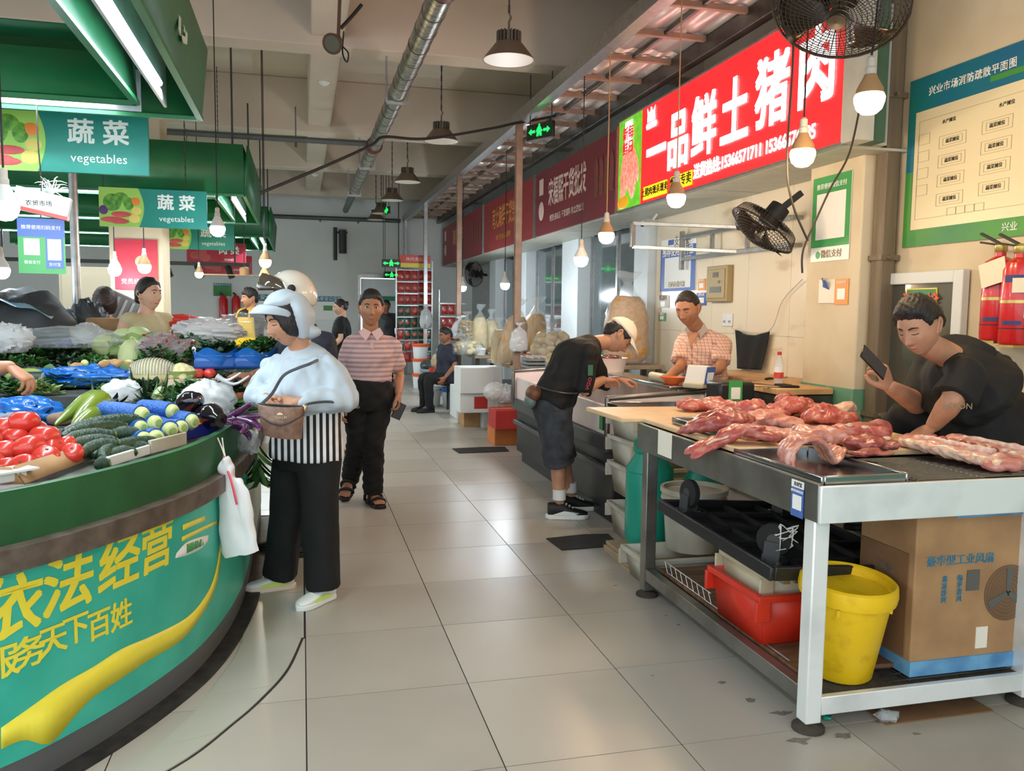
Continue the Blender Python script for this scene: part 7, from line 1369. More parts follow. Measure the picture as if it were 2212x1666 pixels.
# small mixed goods on the stall tables
g = random.Random(9); cols = ['packet_red', 'veg_mix', 'foam_white', 'packet_green', 'orange_plastic', 'blue_rim', 'cream_food', 'grey_tray', 'hyd_green', 'carton_orange']; names = ['red', 'brown mixed', 'white', 'green', 'orange', 'blue', 'cream', 'grey', 'bright green', 'tan']
spots = [(2.42+.2*i, 8.62+.28*j) for i in range(2) for j in range(6)]+[(2.42+.22*i, 11.36+.25*j) for i in range(2) for j in range(6)]
for k, (x, y) in enumerate(spots):
    ci = k % 10; near = y < 11
    if near and x < 2.6 and y < 9.0: continue
    row = ('front', 'second')[0 if x < 2.5 else 1]; nn = int(round((y-(8.62 if near else 11.36))/(.28 if near else .25)))
    l = '%s food tub, %s in the %s row on the %s stall table' % (names[ci], ('first', 'second', 'third', 'fourth', 'fifth', 'sixth')[nn], row, 'near' if near else 'middle')
    t = thing('food_tub', l, 'tub', (x+g.uniform(-.03, .03), y, .802), group='food tubs on the dry-goods tables'); r = g.uniform(.08, .11); h = g.uniform(.06, .12)
    MB().lathe([(0, .003), (r*.85, 0), (r, h), (r*1.06, h+.006), (r*.96, h), (0, h*.9)], 18).build('tub', 'foam_white' if ci % 2 else 'white_plastic', t); MB().ell((0, 0, h*.9), (r*.9, r*.9, .05), None, 16, 10, lambda d: .18*math.sin(9*d.x+7*d.y+k)).build('contents', cols[ci], t)
# lit exit signs
mat('exit_green', (20, 230, 70), .4, emit=3, ecol=(16, 240, 70)); mat('exit_dark', (20, 36, 26), .4)
def exit_sign(T, label, ztop, w=.34):
    t = thing('exit_sign', label, 'sign', T=T); t.matrix_basis = T; h = w*.42
    MB().box((-w/2, -.02, -h/2), (w/2, .02, h/2)).build('case', 'exit_dark', t, bevel=.004); f = lambda: face((0, -.021, 0), BACK)
    mb = MB(f()); mb.prism([(-.02, .035), (0, .05), (.02, .035), (.03, .01), (.05, .0), (.03, -.01), (.035, -.05), (.012, -.05), (0, -.02), (-.012, -.05), (-.035, -.05), (-.03, 0), (-.045, -.005)], .002); mb.ell((0, .056, 0), (.012, .012, .003), None, 10, 6)
    for sx in (-1, 1): mb.prism([(sx*.15, 0), (sx*.11, .03), (sx*.11, .012), (sx*.06, .012), (sx*.06, -.012), (sx*.11, -.012), (sx*.11, -.03)], .002)
    mb.build('pictogram', 'exit_green', t)
    for sx in (-1, 1): MB().tube([(sx*w*.42, 0, h/2), (sx*w*.42, 0, ztop-T.translation.z)], .006, 5).build('hanger', 'rod' if 'rod' in MATS else 'dark_grey', t)
p = at(845, 569, 15.5); exit_sign(Matrix.Translation(p), 'upper green lit exit sign above the far doorway', 4.38); p = at(846, 594, 18.3); exit_sign(Matrix.Translation(p), 'lower green lit exit sign just above the far door frame', 4.38)
p = at(1168, 283, 8.0); exit_sign(Matrix.Translation(p) @ rz(-62), 'green lit exit sign hanging edge-on beside the canopy beam', 3.74, .36)
p = at(837, 455, 15.45); exit_sign(Matrix.Translation(p) @ rz(-84), 'small exit sign seen edge-on high above the far doorway', 4.38, .3)
# old spotlight under the ceiling
p = at(722, 92, 6.3); t = thing('spotlight', 'rusty round spotlight with looped wires hanging from the beam', 'spotlight', p); MB().lathe([(0, -.05), (.05, -.04), (.075, .04), (.07, .045), (0, .03)], 20, face((0, 0, 0), (-.4, -.8, -.5))).build('head', mat('rust', (92, 66, 48), .7, var=.3), t); MB().lathe([(0, .032), (.066, .042)], 20, face((0, 0, 0), (-.4, -.8, -.5))).build('lens', 'grey_screen', t)
MB().bar((.03, .05, .03), (.05, .05, 3.8-p.z), .025).build('arm', 'rust', t); MB().tube([(.05, .05, .0), (.1, .04, -.05), (.09, .03, -.12), (.06, .05, -.05), (.07, .05, .1)], .006, 5, sub=4).build('loop_wire', 'black', t); MB().tube([(.05, .05, .12), (.12, .05, .2), (.2, .05, .3)], .014, 6, sub=3).build('cable', 'black', t)
# ------------------------------------------------------------------ end wall notices and the far left stalls
def endpanel(name, label, cat, px0, py0, px1, py1, m, Y=18.59, extra=None):
    a, b = at(px0, py0, Y), at(px1, py1, Y); t = thing(name, label, cat, ((a.x+b.x)/2, Y, (a.z+b.z)/2)); w, h = b.x-a.x, a.z-b.z; MB().box((-w/2, -.015, -h/2), (w/2, -.002, h/2)).build('panel', m, t)
    if extra: extra(t, w, h)
    return t
def nb(t, w, h): MB().box((-w/2, -.018, h*.28), (w/2, -.015, h/2)).build('heading', 'map_blue', t); MB().box((-w*.1, -.018, -.05), (w*.2, -.015, .06)).build('print_block', 'map_green', t); text('食品安全公示栏', h*.16, 'paper_white', face((0, -.019, h*.39), BACK), t)
endpanel('notice_board', 'blue-headed public notice board on the end wall', 'notice board', 672, 640, 738, 692, 'paper_white', extra=nb); endpanel('notice_board', 'second notice board on the end wall behind the helmet', 'notice board', 560, 636, 600, 700, 'paper_white', extra=nb); endpanel('payment_board', 'small blue and green payment board on the end wall', 'sign', 461, 612, 500, 640, 'map_green', extra=nb)
for k, px in enumerate((483, 511)):
    p = at(px, 690, 18.45); t = thing('fire_extinguisher', ('far red extinguisher on the end wall, left one', 'far red extinguisher on the end wall, right one')[k], 'extinguisher', (p.x, 18.47, p.z), group='far extinguishers'); MB().lathe([(0, 0), (.09, 0), (.09, .42), (.05, .5), (0, .5)], 18).build('cylinder', 'ext_red', t); MB().bar((0, 0, .5), (-.06, 0, .56), .04).build('lever', 'black', t); MB().box((-.03, .06, .1), (.03, .125, .3)).build('bracket', 'galv', t)
p = at(742, 520, 18.2); t = thing('wall_speaker', 'dark cylindrical fixture mounted high on the end wall', 'fixture', (p.x, 18.5, p.z)); MB().tube([(0, 0, -.25), (0, 0, .25)], .08, 14).build('body', 'dark_grey', t); MB().tube([(-.16, 0, -.4), (-.16, 0, .3)], .04, 10).build('side_tube', 'dark_grey', t); MB().bar((-.2, .04, .2), (.1, .04, .2), .04).build('bracket', 'dark_grey', t)
# pillar with the red poster, cabinets and meat stall at the back left
pr = struct(MB().box((-1.85, 9.05, 0), (-1.35, 9.5, 3.8)).build('wall_column', 'plaster', bevel=.01))
a = at(272, 545, 9.03); t = thing('red_poster', 'red poster with a gold emblem on the pillar behind the bulbs', 'poster', (-1.6, 9.04, a.z-.17)); MB().box((-.2, -.008, -.2), (.2, 0, .3)).build('sheet', 'board_meat', t); MB().lathe([(.06, 0), (.06, .004), (.05, .004)], 20, face((.05, -.009, .08), BACK)).build('emblem', 'gold', t); text('党员经营户', .05, 'paper', face((0, -.009, -.12), BACK), t)
struct(MB().box((-6.9, 11.2, 0), (-6.4, 11.6, 3.8)).build('wall_column', 'plaster', bevel=.01))
cbx = thing('cold_cabinet', 'tall beige cold cabinet behind the vendor in beige', 'cabinet', (-2.35, 11.5, 0)); MB().box((-.5, -.35, 0), (.5, .35, 1.9)).build('body', mat('cab_beige', (196, 180, 156), .5), cbx, bevel=.01); MB().box((-.46, -.37, .1), (.46, -.35, 1.8)).build('door', 'cab_beige', cbx); MB().box((.36, -.4, .8), (.4, -.37, 1.2)).build('handle', 'galv', cbx)
mr = thing('lamp_rail', 'dark lamp rail with small black spotlights over the meat stall', 'rail', (-1.9, 12.3, 2.0)); MB().box((-2.2, -.03, .0), (1.2, .03, .05)).build('rail', 'dark_grey', mr)
for x in (-1.9, 1.0): MB().bar((x, 0, .03), (x, 0, .9), .02).build('drop_rod', 'dark_grey', mr)
for x in (-.3, .1, .5, .9): MB().tube([(x, 0, 0), (x+.06, -.04, -.16)], .045, 10).build('spotlight', 'black', mr)
fn_ = thing('ceiling_fan', 'small tan fly fan with drooping blades over the meat stall', 'fan', (-.72, 11.4, 1.84)); MB().lathe([(0, 0), (.06, .0), (.06, .1), (0, .12)], 14).build('hub', 'collar_tan', fn_); MB().bar((0, 0, .1), (0, 0, .9), .012).build('rod', 'rod' if 'rod' in MATS else 'dark_grey', fn_)
for a in (0, 180): MB(rz(a)).box((.05, -.03, .0), (.55, .03, .01)).build('blade', 'collar_tan', fn_)
# stacked goods behind the island on the left
def carton2(label, px, py, Y, w, d, h, m='cardboard_dark', ang=0., z=None, name='carton'):
    c = at(px, py, Y); z = c.z if z is None else z; t = thing(name, label, 'box', (c.x, Y, z), ang); MB().box((-w/2, -d/2, 0), (w/2, d/2, h)).build('box', m, t, bevel=.005); MB().box((-w/2-.001, -.02, h), (w/2+.001, .02, h+.002)).build('tape', 'cream_plastic', t); return t
ZT = 1.062
carton2('brown carton under the dark sheet at the left', 115, 700, 6.75, .24, .3, .2, z=ZT); t = carton2('brown carton with a red label next to the steel post', 148, 700, 6.75, .15, .3, .21, 'cardboard', z=ZT); MB().box((-.04, -.153, .03), (.05, -.15, .08)).build('red_label', 'hyd_red', t)
carton2('wide tan carton behind the vendor in beige', 248, 690, 6.9, .34, .3, .13, 'cardboard', z=1.2); carton2('green printed carton under the wide tan one', 248, 715, 6.9, .34, .3, .135, mat('carton_olive', (84, 84, 50), .7, var=.2), z=ZT)
t = thing('covered_heap', 'dark goods heap covered with a grey sheet at the left edge', 'heap', (at(30, 700, 6.7).x, 6.7, ZT)); mb = MB().ell((0, 0, .18), (.42, .3, .28), None, 30, 18, lambda d: .08*math.sin(5*d.x+3*d.y)+.06*abs(math.sin(9*d.z+6*d.x))+.05*math.sin(14*d.x-9*d.y)); mb.v = [(x, y, max(z, .002)) for x, y, z in mb.v]; mb.build('sheet', mat('tarp_grey', (58, 64, 68), .6, var=.3, vs=6), t)
MB().grid(lambda u, v: V((-.3+.62*u, -.28+.4*v, .44-.14*u*u-.1*(v-.5)**2+.012*math.sin(u*17+v*9))), 20, 12).build('blue_sheet', mat('print_sheet', (70, 150, 200), .35, vs=3, col2=(196, 214, 214)), t)
blob('plastic_bag', 'knotted pale bag beside the brown cartons', 'plastic bag', V((at(192, 700, 6.7).x, 6.65, ZT)), (.12, .1, .12), 'bag_white', 91, .08); blob('plastic_bag', 'dark bag slumped behind the pale knotted bag', 'plastic bag', V((at(190, 640, 7.05).x, 7.02, ZT)), (.16, .12, .2), 'bag_dark', 92, .12)
t = thing('paper_roll', 'upright white paper roll at the left rear', 'roll', (at(52, 735, 6.4).x, 6.4, ZT)); MB().lathe([(.02, 0), (.055, 0), (.055, .2), (.02, .2)], 18, closed=True).build('roll', 'paper_white', t); MB().lathe([(.015, .0), (.02, 0), (.02, .202), (.015, .202)], 14, closed=True).build('core', 'cardboard', t)
t = thing('blue_carton', 'tilted dark blue carton lying at the left rear', 'box', (at(68, 735, 6.3).x+.1, 6.32, ZT), 20); MB().box((-.16, -.1, .02), (.16, .1, .09), rot('Y', -18)).build('box', 'basket_blue' if 'basket_blue' in MATS else mat('basket_blue', (34, 44, 140), .4), t, bevel=.004); text('蔬菜', .05, 'paper_white', face((0, -.101, .05), BACK) @ rz(18), t)
t = thing('plastic_crate', 'grey green louvred plastic crate leaning behind the cartons', 'crate', (at(240, 640, 7.4).x, 7.45, 1.25)); MB().box((-.2, -.03, 0), (.2, .03, .28), rot('Y', 25)).build('panel', 'grey_tray', t, bevel=.01); mb = MB(rot('Y', 25)); [mb.box((-.18+.06*k, -.035, .03), (-.16+.06*k, -.03, .25)) for k in range(6)]; mb.build('slats', 'foam_white', t)
MB().bar((-.1, .05, 0), (-.1, .05, -1.25), .05).bar((.1, .05, 0), (.1, .05, -1.25), .05).build('stand', 'steel_dark', t)
# ------------------------------------------------------------------ the people
mat('ice_blue', (182, 194, 204), .6, var=.07, vs=6); mat('black_cloth', (17, 17, 19), .85, var=.3, vs=10); mat('navy_cloth', (34, 38, 54), .8, var=.2)
mat('charcoal_cloth', (24, 24, 25), .8, var=.25, vs=9); mat('denim_grey', (62, 66, 74), .85, vs=16, col2=(46, 48, 54)); mat('shoe_white', (226, 230, 226), .5); mat('sole_peach', (232, 212, 190), .5); mat('lime', (206, 232, 110), .5)
stripes('polo_stripe', (208, 178, 176), (172, 138, 142), 30, 'Z', .55); stripes('tee_stripe', (20, 20, 22), (226, 226, 228), 34, 'X', .5, soft=.03)
stripes('plaid', (222, 186, 168), (176, 120, 108), 44, 'X', .86, col3=(176, 120, 108), freq2=44, axis2='Z', duty2=.14, soft=.03)
mat('bag_brown', (112, 84, 70), .5, vs=40, col2=(136, 106, 90)); mat('bag_dark', (74, 52, 44), .5); mat('beige_cloth', (196, 188, 150), .8, var=.08); mat('apron_yellow', (226, 184, 30), .6, var=.06); mat('collar_pink', (214, 180, 178), .7); mat('collar_grey', (172, 158, 150), .7)
def patch(root, HT, fn, nu, nv, name, m, solid=.004):
    return MB(HT).grid(fn, nu, nv).build(name, m, root, world=True, solid=solid)
# 1. woman in the pale blue hooded jacket with a shoulder bag
f1 = V((-.8, -.6, 0))
J = dict(head=(at(622, 694, 4.06), (-.88, -.42, -.3), (-.3, -.12, 1), 1.0), neck=at(652, 768, 4.1), chest=at(662, 835, 4.1), pel=at(662, 962, 4.1), sR=at(602, 796, 4.26), sL=at(706, 800, 3.98), eR=at(556, 850, 4.15), wR=at(586, 868, 3.95), eL=at(752, 862, 3.93), wL=at(640, 872, 3.86), hR=((-.2, -.9, -.1), (-.8, .2, .5), (40, 50, 30)), hL=((-1, .15, .0), (-.1, -.7, .7), (35, 40, 30)),
         kR=(-.075, 4.2, .4), aR=(-.12, 4.26, .09), kL=(.07, 4.03, .4), aL=(.085, 4.03, .09))
r1, HT, tor = person('person', 'woman in a pale blue hooded jacket, looking down into her brown shoulder bag', J, 'skin_a', 'bob', top='ice_blue', bottom='black_cloth', eyes='down', sleeve=1.88, hem=.17, loose=.035, build=(1.08, 1.15), wr=.008, seed=11, pant_r=(.1, .09, .085), arm_r=1.12, hv=.007, cv=.008, top_name='jacket')
J1, HT1 = J, HT
[wobble(c.data, .006, 48, 12, (1, 1, .22), 6) for c in children(r1) if c.name.startswith('jacket')]
mb = MB(); rr = tor(.024, -.06)[:4]; mb.loft(rr, 24, sub=4); obj('striped_tee', wobble(remesh(mb, .008, 3), .003, 30, 2), 'tee_stripe', r1, world=True)
x, y, z, dx, dy, dz, T_ = HG; ang = np.degrees(np.abs(np.arctan2(dx, dy))); mk = np.clip((np.maximum((ang-88)/12, (z-.07)/.016)), 0, 1); off = np.where((mk > 0) & (z > -.075), .012+.02*mk, -.012)
vv, ff = grid_mesh(x+dx*off*1.05, y+dy*off, z+dz*off); me = bpy.data.meshes.new('hood'); me.from_pydata([tuple(HT @ V(p)) for p in vv.tolist()], [], ff); me.polygons.foreach_set('use_smooth', [True]*len(me.polygons)); wobble(me, .003, 30, 4); obj('hood', me, 'ice_blue', r1, world=True)
mb = MB(); mb.loft([(HT @ V((0, -.06, -.03)), HT.to_3x3() @ V((.07, 0, 0)), HT.to_3x3() @ V((0, .045, .02))), (HT @ V((0, -.07, -.09)), HT.to_3x3() @ V((.08, 0, 0)), HT.to_3x3() @ V((0, .06, .02))), (J['neck']+V((.02, .02, .03)), V((.06, -.08, 0)), V((.075, .055, 0))), (J['neck']+V((.02, .01, -.06)), V((.09, -.12, 0)), V((.1, .07, 0)))], 20, sub=4); obj('hood_collar', wobble(remesh(mb, .008, 4), .005, 30, 6), 'ice_blue', r1, world=True)
patch(r1, HT, lambda u, v: V((-.092*math.cos(math.pi*u)*(1-.1*v), .015+.088*math.sin(math.pi*u)+.062*v*math.sin(math.pi*u)**.7, .04+.066*math.sin(math.pi*u)**.7-.02*v*v-.004*v+.004)), 24, 8, 'visor', 'ice_blue', .005)
MB().tube([J['neck']+V((.1, .06, .02)), J['neck']+V((.1, -.06, .0)), at(672, 785, 3.88), at(645, 795, 3.87), at(612, 812, 3.88), at(588, 850, 3.84), at(562, 876, 3.82)], .007, 6, sub=5).build('bag_strap', 'bag_dark', r1, world=True)
t = thing('shoulder_bag', 'brown patterned shoulder bag with a flap, held by the woman in pale blue', 'bag', at(607, 948, 3.78)); A = [at(*p, 3.78) for p in ((556, 872), (658, 878), (652, 948), (566, 938))]
def bag(u, v, k): p = A[0].lerp(A[1], u).lerp(A[3].lerp(A[2], u), v); return p + V((.25, .97, 0))*k*(.05*math.sin(math.pi*min(1, max(0, u)))**.4*(.35+.65*math.sin(math.pi*(.12+.78*v)))) + V((0, 0, -.006*math.sin(3.1*u)))
mb = MB(); mb.grid(lambda u, v: bag(u, v, -1), 20, 10); mb.grid(lambda u, v: bag(u, v, 1), 20, 10); mb.build('body', 'bag_brown', t, world=True)
mb = MB(); mb.grid(lambda u, v: bag(u, v*(.25+.3*math.sin(math.pi*u)), -1.12), 20, 6); mb.build('flap', 'bag_brown', t, world=True, solid=.005)
MB().tube([bag(u/20, (.25+.3*math.sin(math.pi*u/20)), -1.16) for u in range(21)], .003, 5).build('flap_edge', 'bag_dark', t, world=True); MB().tube([bag(0, .02, 0), bag(.3, -.02, 0), bag(.7, -.02, 0), bag(1, .02, 0)], .006, 6, sub=4).build('zip', 'bag_dark', t, world=True)
p = bag(.55, .3, -1.25); text('COACH', .014, 'gold', face(p, (-.2, -1, 0)), t, world=True); MB(face(p+V((0, 0, .014)), (-.2, -1, 0))).prism([(-.014, -.003), (.014, -.003), (.01, .005), (0, .009), (-.01, .005)], .002).build('emblem', 'gold', t, world=True)
MB().tube([bag(1, .05, 0), at(668, 872, 3.8), at(715, 868, 3.84), at(748, 878, 3.9), at(775, 880, 4.08)], .006, 6, sub=4).build('strap', 'bag_dark', t, world=True); MB().ell(bag(1, .05, -.2), (.012, .006, .016)).build('clasp', 'gold', t, world=True)
shoe_thing(r1, J['aR'], (-1, -.12), .235, 'shoe_white', 'sole_peach', 'sneaker', accent='lime'); shoe_thing(r1, J['aL'], (-.72, -.7), .235, 'shoe_white', 'shoe_white', 'sneaker', accent='lime')
# 2. man in the striped polo walking up the aisle
J = dict(head=(at(801, 668, 6.0), (-.02, -1, -.02), (.03, 0, 1), 1.06), neck=at(800, 722, 6.06), chest=at(800, 768, 6.05), pel=at(795, 852, 6.05), sR=at(757, 747, 6.06), sL=at(845, 747, 6.06), eR=at(740, 812, 6.14), wR=at(734, 868, 6.0), eL=at(862, 808, 6.14), wL=at(861, 850, 5.98), hL=((.05, -.25, -1), (1, -.2, 0), (35, 45, 30)), hR=((0, -.3, -1), (-1, 0, 0)), kR=at(775, 950, 6.05), aR=at(757, 1030, 6.3), kL=at(806, 950, 6.0), aL=at(806, 1060, 6.05))
r2, HT, _ = person('person', 'man in a striped pink polo shirt walking up the aisle', J, 'skin_b', 'short', top='polo_stripe', bottom='black_cloth', sleeve=.78, tuck=True, seed=21, hem=-.05, cv=.009, pant_r=(.1, .085, .07), wr=.006)
for sx in (-1, 1): n = J['neck']; MB().prism([(0, 0), (sx*.06, .035), (sx*.085, -.01), (sx*.04, -.065)], .006, face(n+V((0, -.085, .015)), (0, -1, .35))).build('collar', 'collar_pink', r2, world=True)
MB().tube([J['neck']+V((sx_*.07*math.cos(a), .07*math.sin(a)+.0, .012)) for sx_, a in [(1, math.pi*k/10-.3) for k in range(12)]], .018, 8).build('collar_band', 'collar_pink', r2, world=True)
MB().box((-.012, -.002, -.1), (.012, 0, 0), Matrix.Translation(J['neck']+V((0, -.125, -.06)))).build('placket', 'collar_pink', r2, world=True)
def sandal(root, ankle, d, zlift=0., tip=0.):
    y_ = V((d[0], d[1], 0)).normalized(); x_ = V((y_.y, -y_.x, 0)); T = Matrix(((x_.x, y_.x, 0, ankle[0]), (x_.y, y_.y, 0, ankle[1]), (0, 0, 1, zlift), (0, 0, 0, 1))) @ rot('X', tip)
    inv = root.matrix_basis.inverted(); mb = MB(T); mb.loft([(V((0, -.06, .05)), V((.03, 0, 0)), V((0, 0, .03))), (V((0, 0, .06)), V((.035, 0, 0)), V((0, 0, .04))), (V((0, .08, .045)), V((.042, 0, 0)), V((0, 0, .022))), (V((0, .15, .036)), V((.044, 0, 0)), V((0, 0, .013)))], 14, sub=3)
    for k in range(5): mb.tube([(-.03+.016*k, .14, .036), (-.032+.017*k, .172-.006*abs(k-1), .034)], [.01-.001*k, .007], 8, round_end=True)
    o = obj('foot', remesh(mb, .005, 2), 'skin_b', root, world=True)
    MB(inv @ T).prism([(.04, -.08), (.045, 0), (.052, .1), (.045, .17), (.01, .195), (-.035, .185), (-.05, .12), (-.042, 0), (-.038, -.08), (0, -.095)], .026).build('sole', 'black', o, bevel=.005)
    for yy, hh in ((.11, .066), (.05, .095), (-.04, .1)): MB(inv @ T).tube([(-.05, yy, .02), (-.045, yy, hh*.7), (0, yy+.005, hh), (.045, yy, hh*.7), (.05, yy, .02)], .012, 6, sub=4, flat=1).build('strap', 'black', o)
sandal(r2, J['aL'], (.25, -1)); sandal(r2, J['aR']+V((0, 0, 0)), (-.35, -1), .09, -28)
t = thing('mobile_phone', "dark phone in the polo-shirted man's left hand", 'phone', at(861, 888, 5.93)); MB().box((-.035, -.005, -.06), (.035, .005, .06), rot('Y', 25)).build('slab', 'black_gloss', t, bevel=.004); MB().box((-.03, -.0065, -.055), (.03, -.005, .055), rot('Y', 25)).build('screen', 'dark_grey', t)
# 3. man in the white helmet behind her
J = dict(head=(at(630, 640, 4.86), (-1, -.12, -.1), (-.06, 0, 1), 1.0), neck=at(655, 702, 4.9), chest=at(662, 770, 4.92), pel=at(662, 880, 4.92), sR=at(628, 738, 5.06), sL=at(702, 742, 4.74), eR=at(590, 800, 5.0), wR=at(545, 812, 4.8), eL=at(712, 830, 4.7), wL=at(690, 890, 4.68), hR=((-1, -.2, .05), (0, -.2, 1), (25, 30, 20)), hL=((-.3, 0, -1), (0, -1, 0)), kR=(-.07, 5.0, .46), aR=(-.1, 5.0, .09), kL=(.03, 4.84, .46), aL=(.0, 4.82, .09))
r3, HT, _ = person('person', 'man in a white open-face helmet and navy shirt reaching over the vegetables', J, 'skin_c', 'short', top='navy_cloth', bottom='black_cloth', sleeve=.9, seed=31, hv=.009, cv=.011)
shoe_thing(r3, J['aR'], (-1, -.2), .25, 'black', 'black'); shoe_thing(r3, J['aL'], (-1, -.3), .25, 'dark_grey', 'black')
hm = thing('scooter_helmet', 'cream white open-face scooter helmet with a raised smoky visor', 'helmet', HT.translation+V((0, 0, .03)))
mat('helmet_white', (222, 214, 200), .25, coat=.5); x, y, z, dx, dy, dz, T_ = HG
mk = np.minimum((z-np.interp(np.degrees(np.abs(np.arctan2(dx, dy))), [0, 50, 75, 100, 140, 180], [.055, .045, .0, -.045, -.06, -.06]))/.012, 1); off = np.where(mk > 0, .024+.012*np.clip(mk, 0, 1), -.02); vv, ff = grid_mesh(dx*(.085+off), dy*(.105+off), dz*(.112+off)); me = bpy.data.meshes.new('shell'); me.from_pydata([tuple(HT @ V(p)) for p in vv.tolist()], [], ff); me.polygons.foreach_set('use_smooth', [True]*len(me.polygons)); obj('shell', me, 'helmet_white', hm, world=True)
MB(HT).grid(lambda u, v: V((.152*math.sin((u-.5)*2.7)*math.cos(.1+.85*v), .012+.168*math.cos((u-.5)*2.7)*math.cos(.1+.75*v)+.02*v, .035+.13*math.sin(.1+.85*v)*(.35+.65*math.cos((u-.5)*2.4)))), 28, 10).build('visor', mat('smoke_visor', (74, 64, 54), .1, coat=.8), hm, world=True, solid=.003)
for sx in (-1, 1): MB(HT).lathe([(.022, 0), (.022, .012), (.014, .018), (0, .018)], 16, Matrix(((0, 0, sx, sx*.125), (1, 0, 0, .01), (0, 1, 0, .04), (0, 0, 0, 1)))).build('pivot', 'black', hm, world=True)
MB(HT).tube([(-.09, -.02, -.04), (-.08, .0, -.09), (-.03, .03, -.125), (.03, .03, -.125), (.08, .0, -.09), (.09, -.02, -.04)], .008, 6, sub=4).build('chin_strap', 'black', hm, world=True)
# 4. customer leaning over the case
J = dict(head=(at(1334, 727, 5.44), (.62, -.12, -.78), (.8, 0, .62), 1.02), neck=at(1288, 742, 5.44), chest=at(1240, 772, 5.42), pel=at(1192, 868, 5.42), hlat=(0, -1, 0), sR=at(1272, 762, 5.26), sL=at(1268, 745, 5.6), eR=at(1262, 842, 5.24), wR=at(1303, 820, 5.3), eL=at(1300, 830, 5.6), wL=at(1335, 820, 5.5), hR=((1, .3, -.1), (0, 0, 1), (25, 35, 25)), hL=((1, -.2, -.1), (0, 0, 1), (25, 35, 25)), kR=at(1206, 995, 5.38), aR=at(1208, 1082, 5.36), kL=at(1213, 985, 5.56), aL=at(1232, 1066, 5.56))
r4, HT, _ = person('person', 'customer in a black T-shirt and white cap leaning over the glass case', J, 'skin_a', 'fringe', top='black_cloth', bottom='denim_grey', sleeve=1.12, seed=41, eyes='down', hem=-.02, short_to=.02, pant_r=(.115, .105, .112), build=(1.02, 1.05), arm_r=1.05, pant_name='denim_shorts')
shoe_thing(r4, J['aR'], (1, -.2), .28, 'black', 'shoe_white', 'sneaker', accent='shoe_white'); shoe_thing(r4, J['aL'], (1, .0), .28, 'black', 'shoe_white', 'sneaker')
for s in 'RL': MB().tube([J['a'+s]+V((0, 0, .01)), J['a'+s]+V((0, 0, .08))], .046, 14).build('sock', 'shoe_white', r4, world=True)
cp = thing('baseball_cap', 'white baseball cap worn by the customer leaning over the case', 'cap', HT @ V((0, 0, .06))); ag = np.degrees(np.abs(np.arctan2(dx, dy))); mk = np.clip((z-np.interp(ag, [0, 90, 180], [.045, .04, .03]))/.01, 0, 1); off = np.where(z > np.interp(ag, [0, 90, 180], [.045, .04, .03]), .017+.01*mk, -.02); vv, ff = grid_mesh(x+dx*off, y+dy*off, z+dz*off); me = bpy.data.meshes.new('crown'); me.from_pydata([tuple(HT @ V(p)) for p in vv.tolist()], [], ff); me.polygons.foreach_set('use_smooth', [True]*len(me.polygons)); mat('cap_white', (234, 220, 204), .7); obj('crown', me, 'cap_white', cp, world=True)
MB(HT).grid(lambda u, v: V((.078*math.sin((u-.5)*2.9)*(1-.08*v), .1*math.cos((u-.5)*2.2)+.01+.085*v*math.cos((u-.5)*2.6), .052-.02*v-.02*abs(u-.5)*v)), 20, 8).build('brim', 'cap_white', cp, world=True, solid=.005); MB(HT).ell((0, -.01, .147), (.008, .008, .005)).build('button', 'cap_white', cp, world=True)
MB().tube([at(1160, 835, 5.3), at(1200, 846, 5.2), at(1240, 850, 5.22), at(1268, 842, 5.3)], .012, 8, sub=4, flat=.5).build('belt', 'bag_dark', r4, world=True)
t = thing('waist_pouch', 'brown waist pouch at the back of the leaning customer', 'bag', at(1152, 850, 5.36)); MB().ell((0, 0, 0), (.05, .085, .06), rot('Y', 20)).build('pouch', mat('pouch', (108, 66, 48), .5), t); MB().ell((-.02, 0, -.05), (.04, .06, .05)).build('bottle_pocket', mat('pouch_teal', (100, 120, 120), .5), t)
text('VGO', .035, mat('print_pink', (190, 70, 90), .6), face(at(1272, 829, 5.15), (.35, -1, 0)) @ rz(70), r4, 'sleeve_print', world=True); MB().box((-.02, -.035, 0), (.02, .035, .003), face(at(1275, 800, 5.17), (.3, -1, 0))).build('sleeve_patch', mat('patch_green', (60, 110, 90), .6), r4, world=True)
# 5. butcher
J = dict(head=(at(1486, 668, 5.6), (-.72, -.58, -.36), (-.25, -.15, 1), 1.07), neck=at(1512, 716, 5.7), chest=at(1516, 768, 5.72), pel=at(1524, 856, 5.76), sR=at(1476, 738, 5.86), sL=at(1560, 742, 5.54), eR=at(1470, 792, 5.68), wR=at(1440, 818, 5.5), eL=at(1556, 794, 5.36), wL=at(1492, 822, 5.3), hR=((-.6, -.35, -.75), (-.6, .3, .4), (30, 40, 30)), hL=((-.95, -.1, -.2), (0, -.3, 1), (30, 40, 25)))
J['base'] = (J['pel'].x, J['pel'].y, 0); p0 = J['pel']
for s, dxy in (('R', V((-.05, .08, 0))), ('L', V((.05, -.08, 0)))): J['k'+s] = V((p0.x, p0.y, .47))+dxy; J['a'+s] = V((p0.x+.02, p0.y, .09))+dxy
r5, HT, _ = person('person', 'butcher in a pink checked shirt working behind the glass case', J, 'skin_b', 'crew', top='plaid', bottom='black_cloth', sleeve=.8, seed=51, eyes='down', hthick=.008, build=(1.05, 1.12), belly=.02, hem=-.1, loose=.024)
for sx in (-1, 1): n = J['neck']; MB().prism([(0, 0), (sx*.06, .04), (sx*.09, -.01), (sx*.05, -.075)], .006, face(n+V((-.055, -.05, .02)), (-.75, -.6, .35))).build('collar', 'collar_grey', r5, world=True)
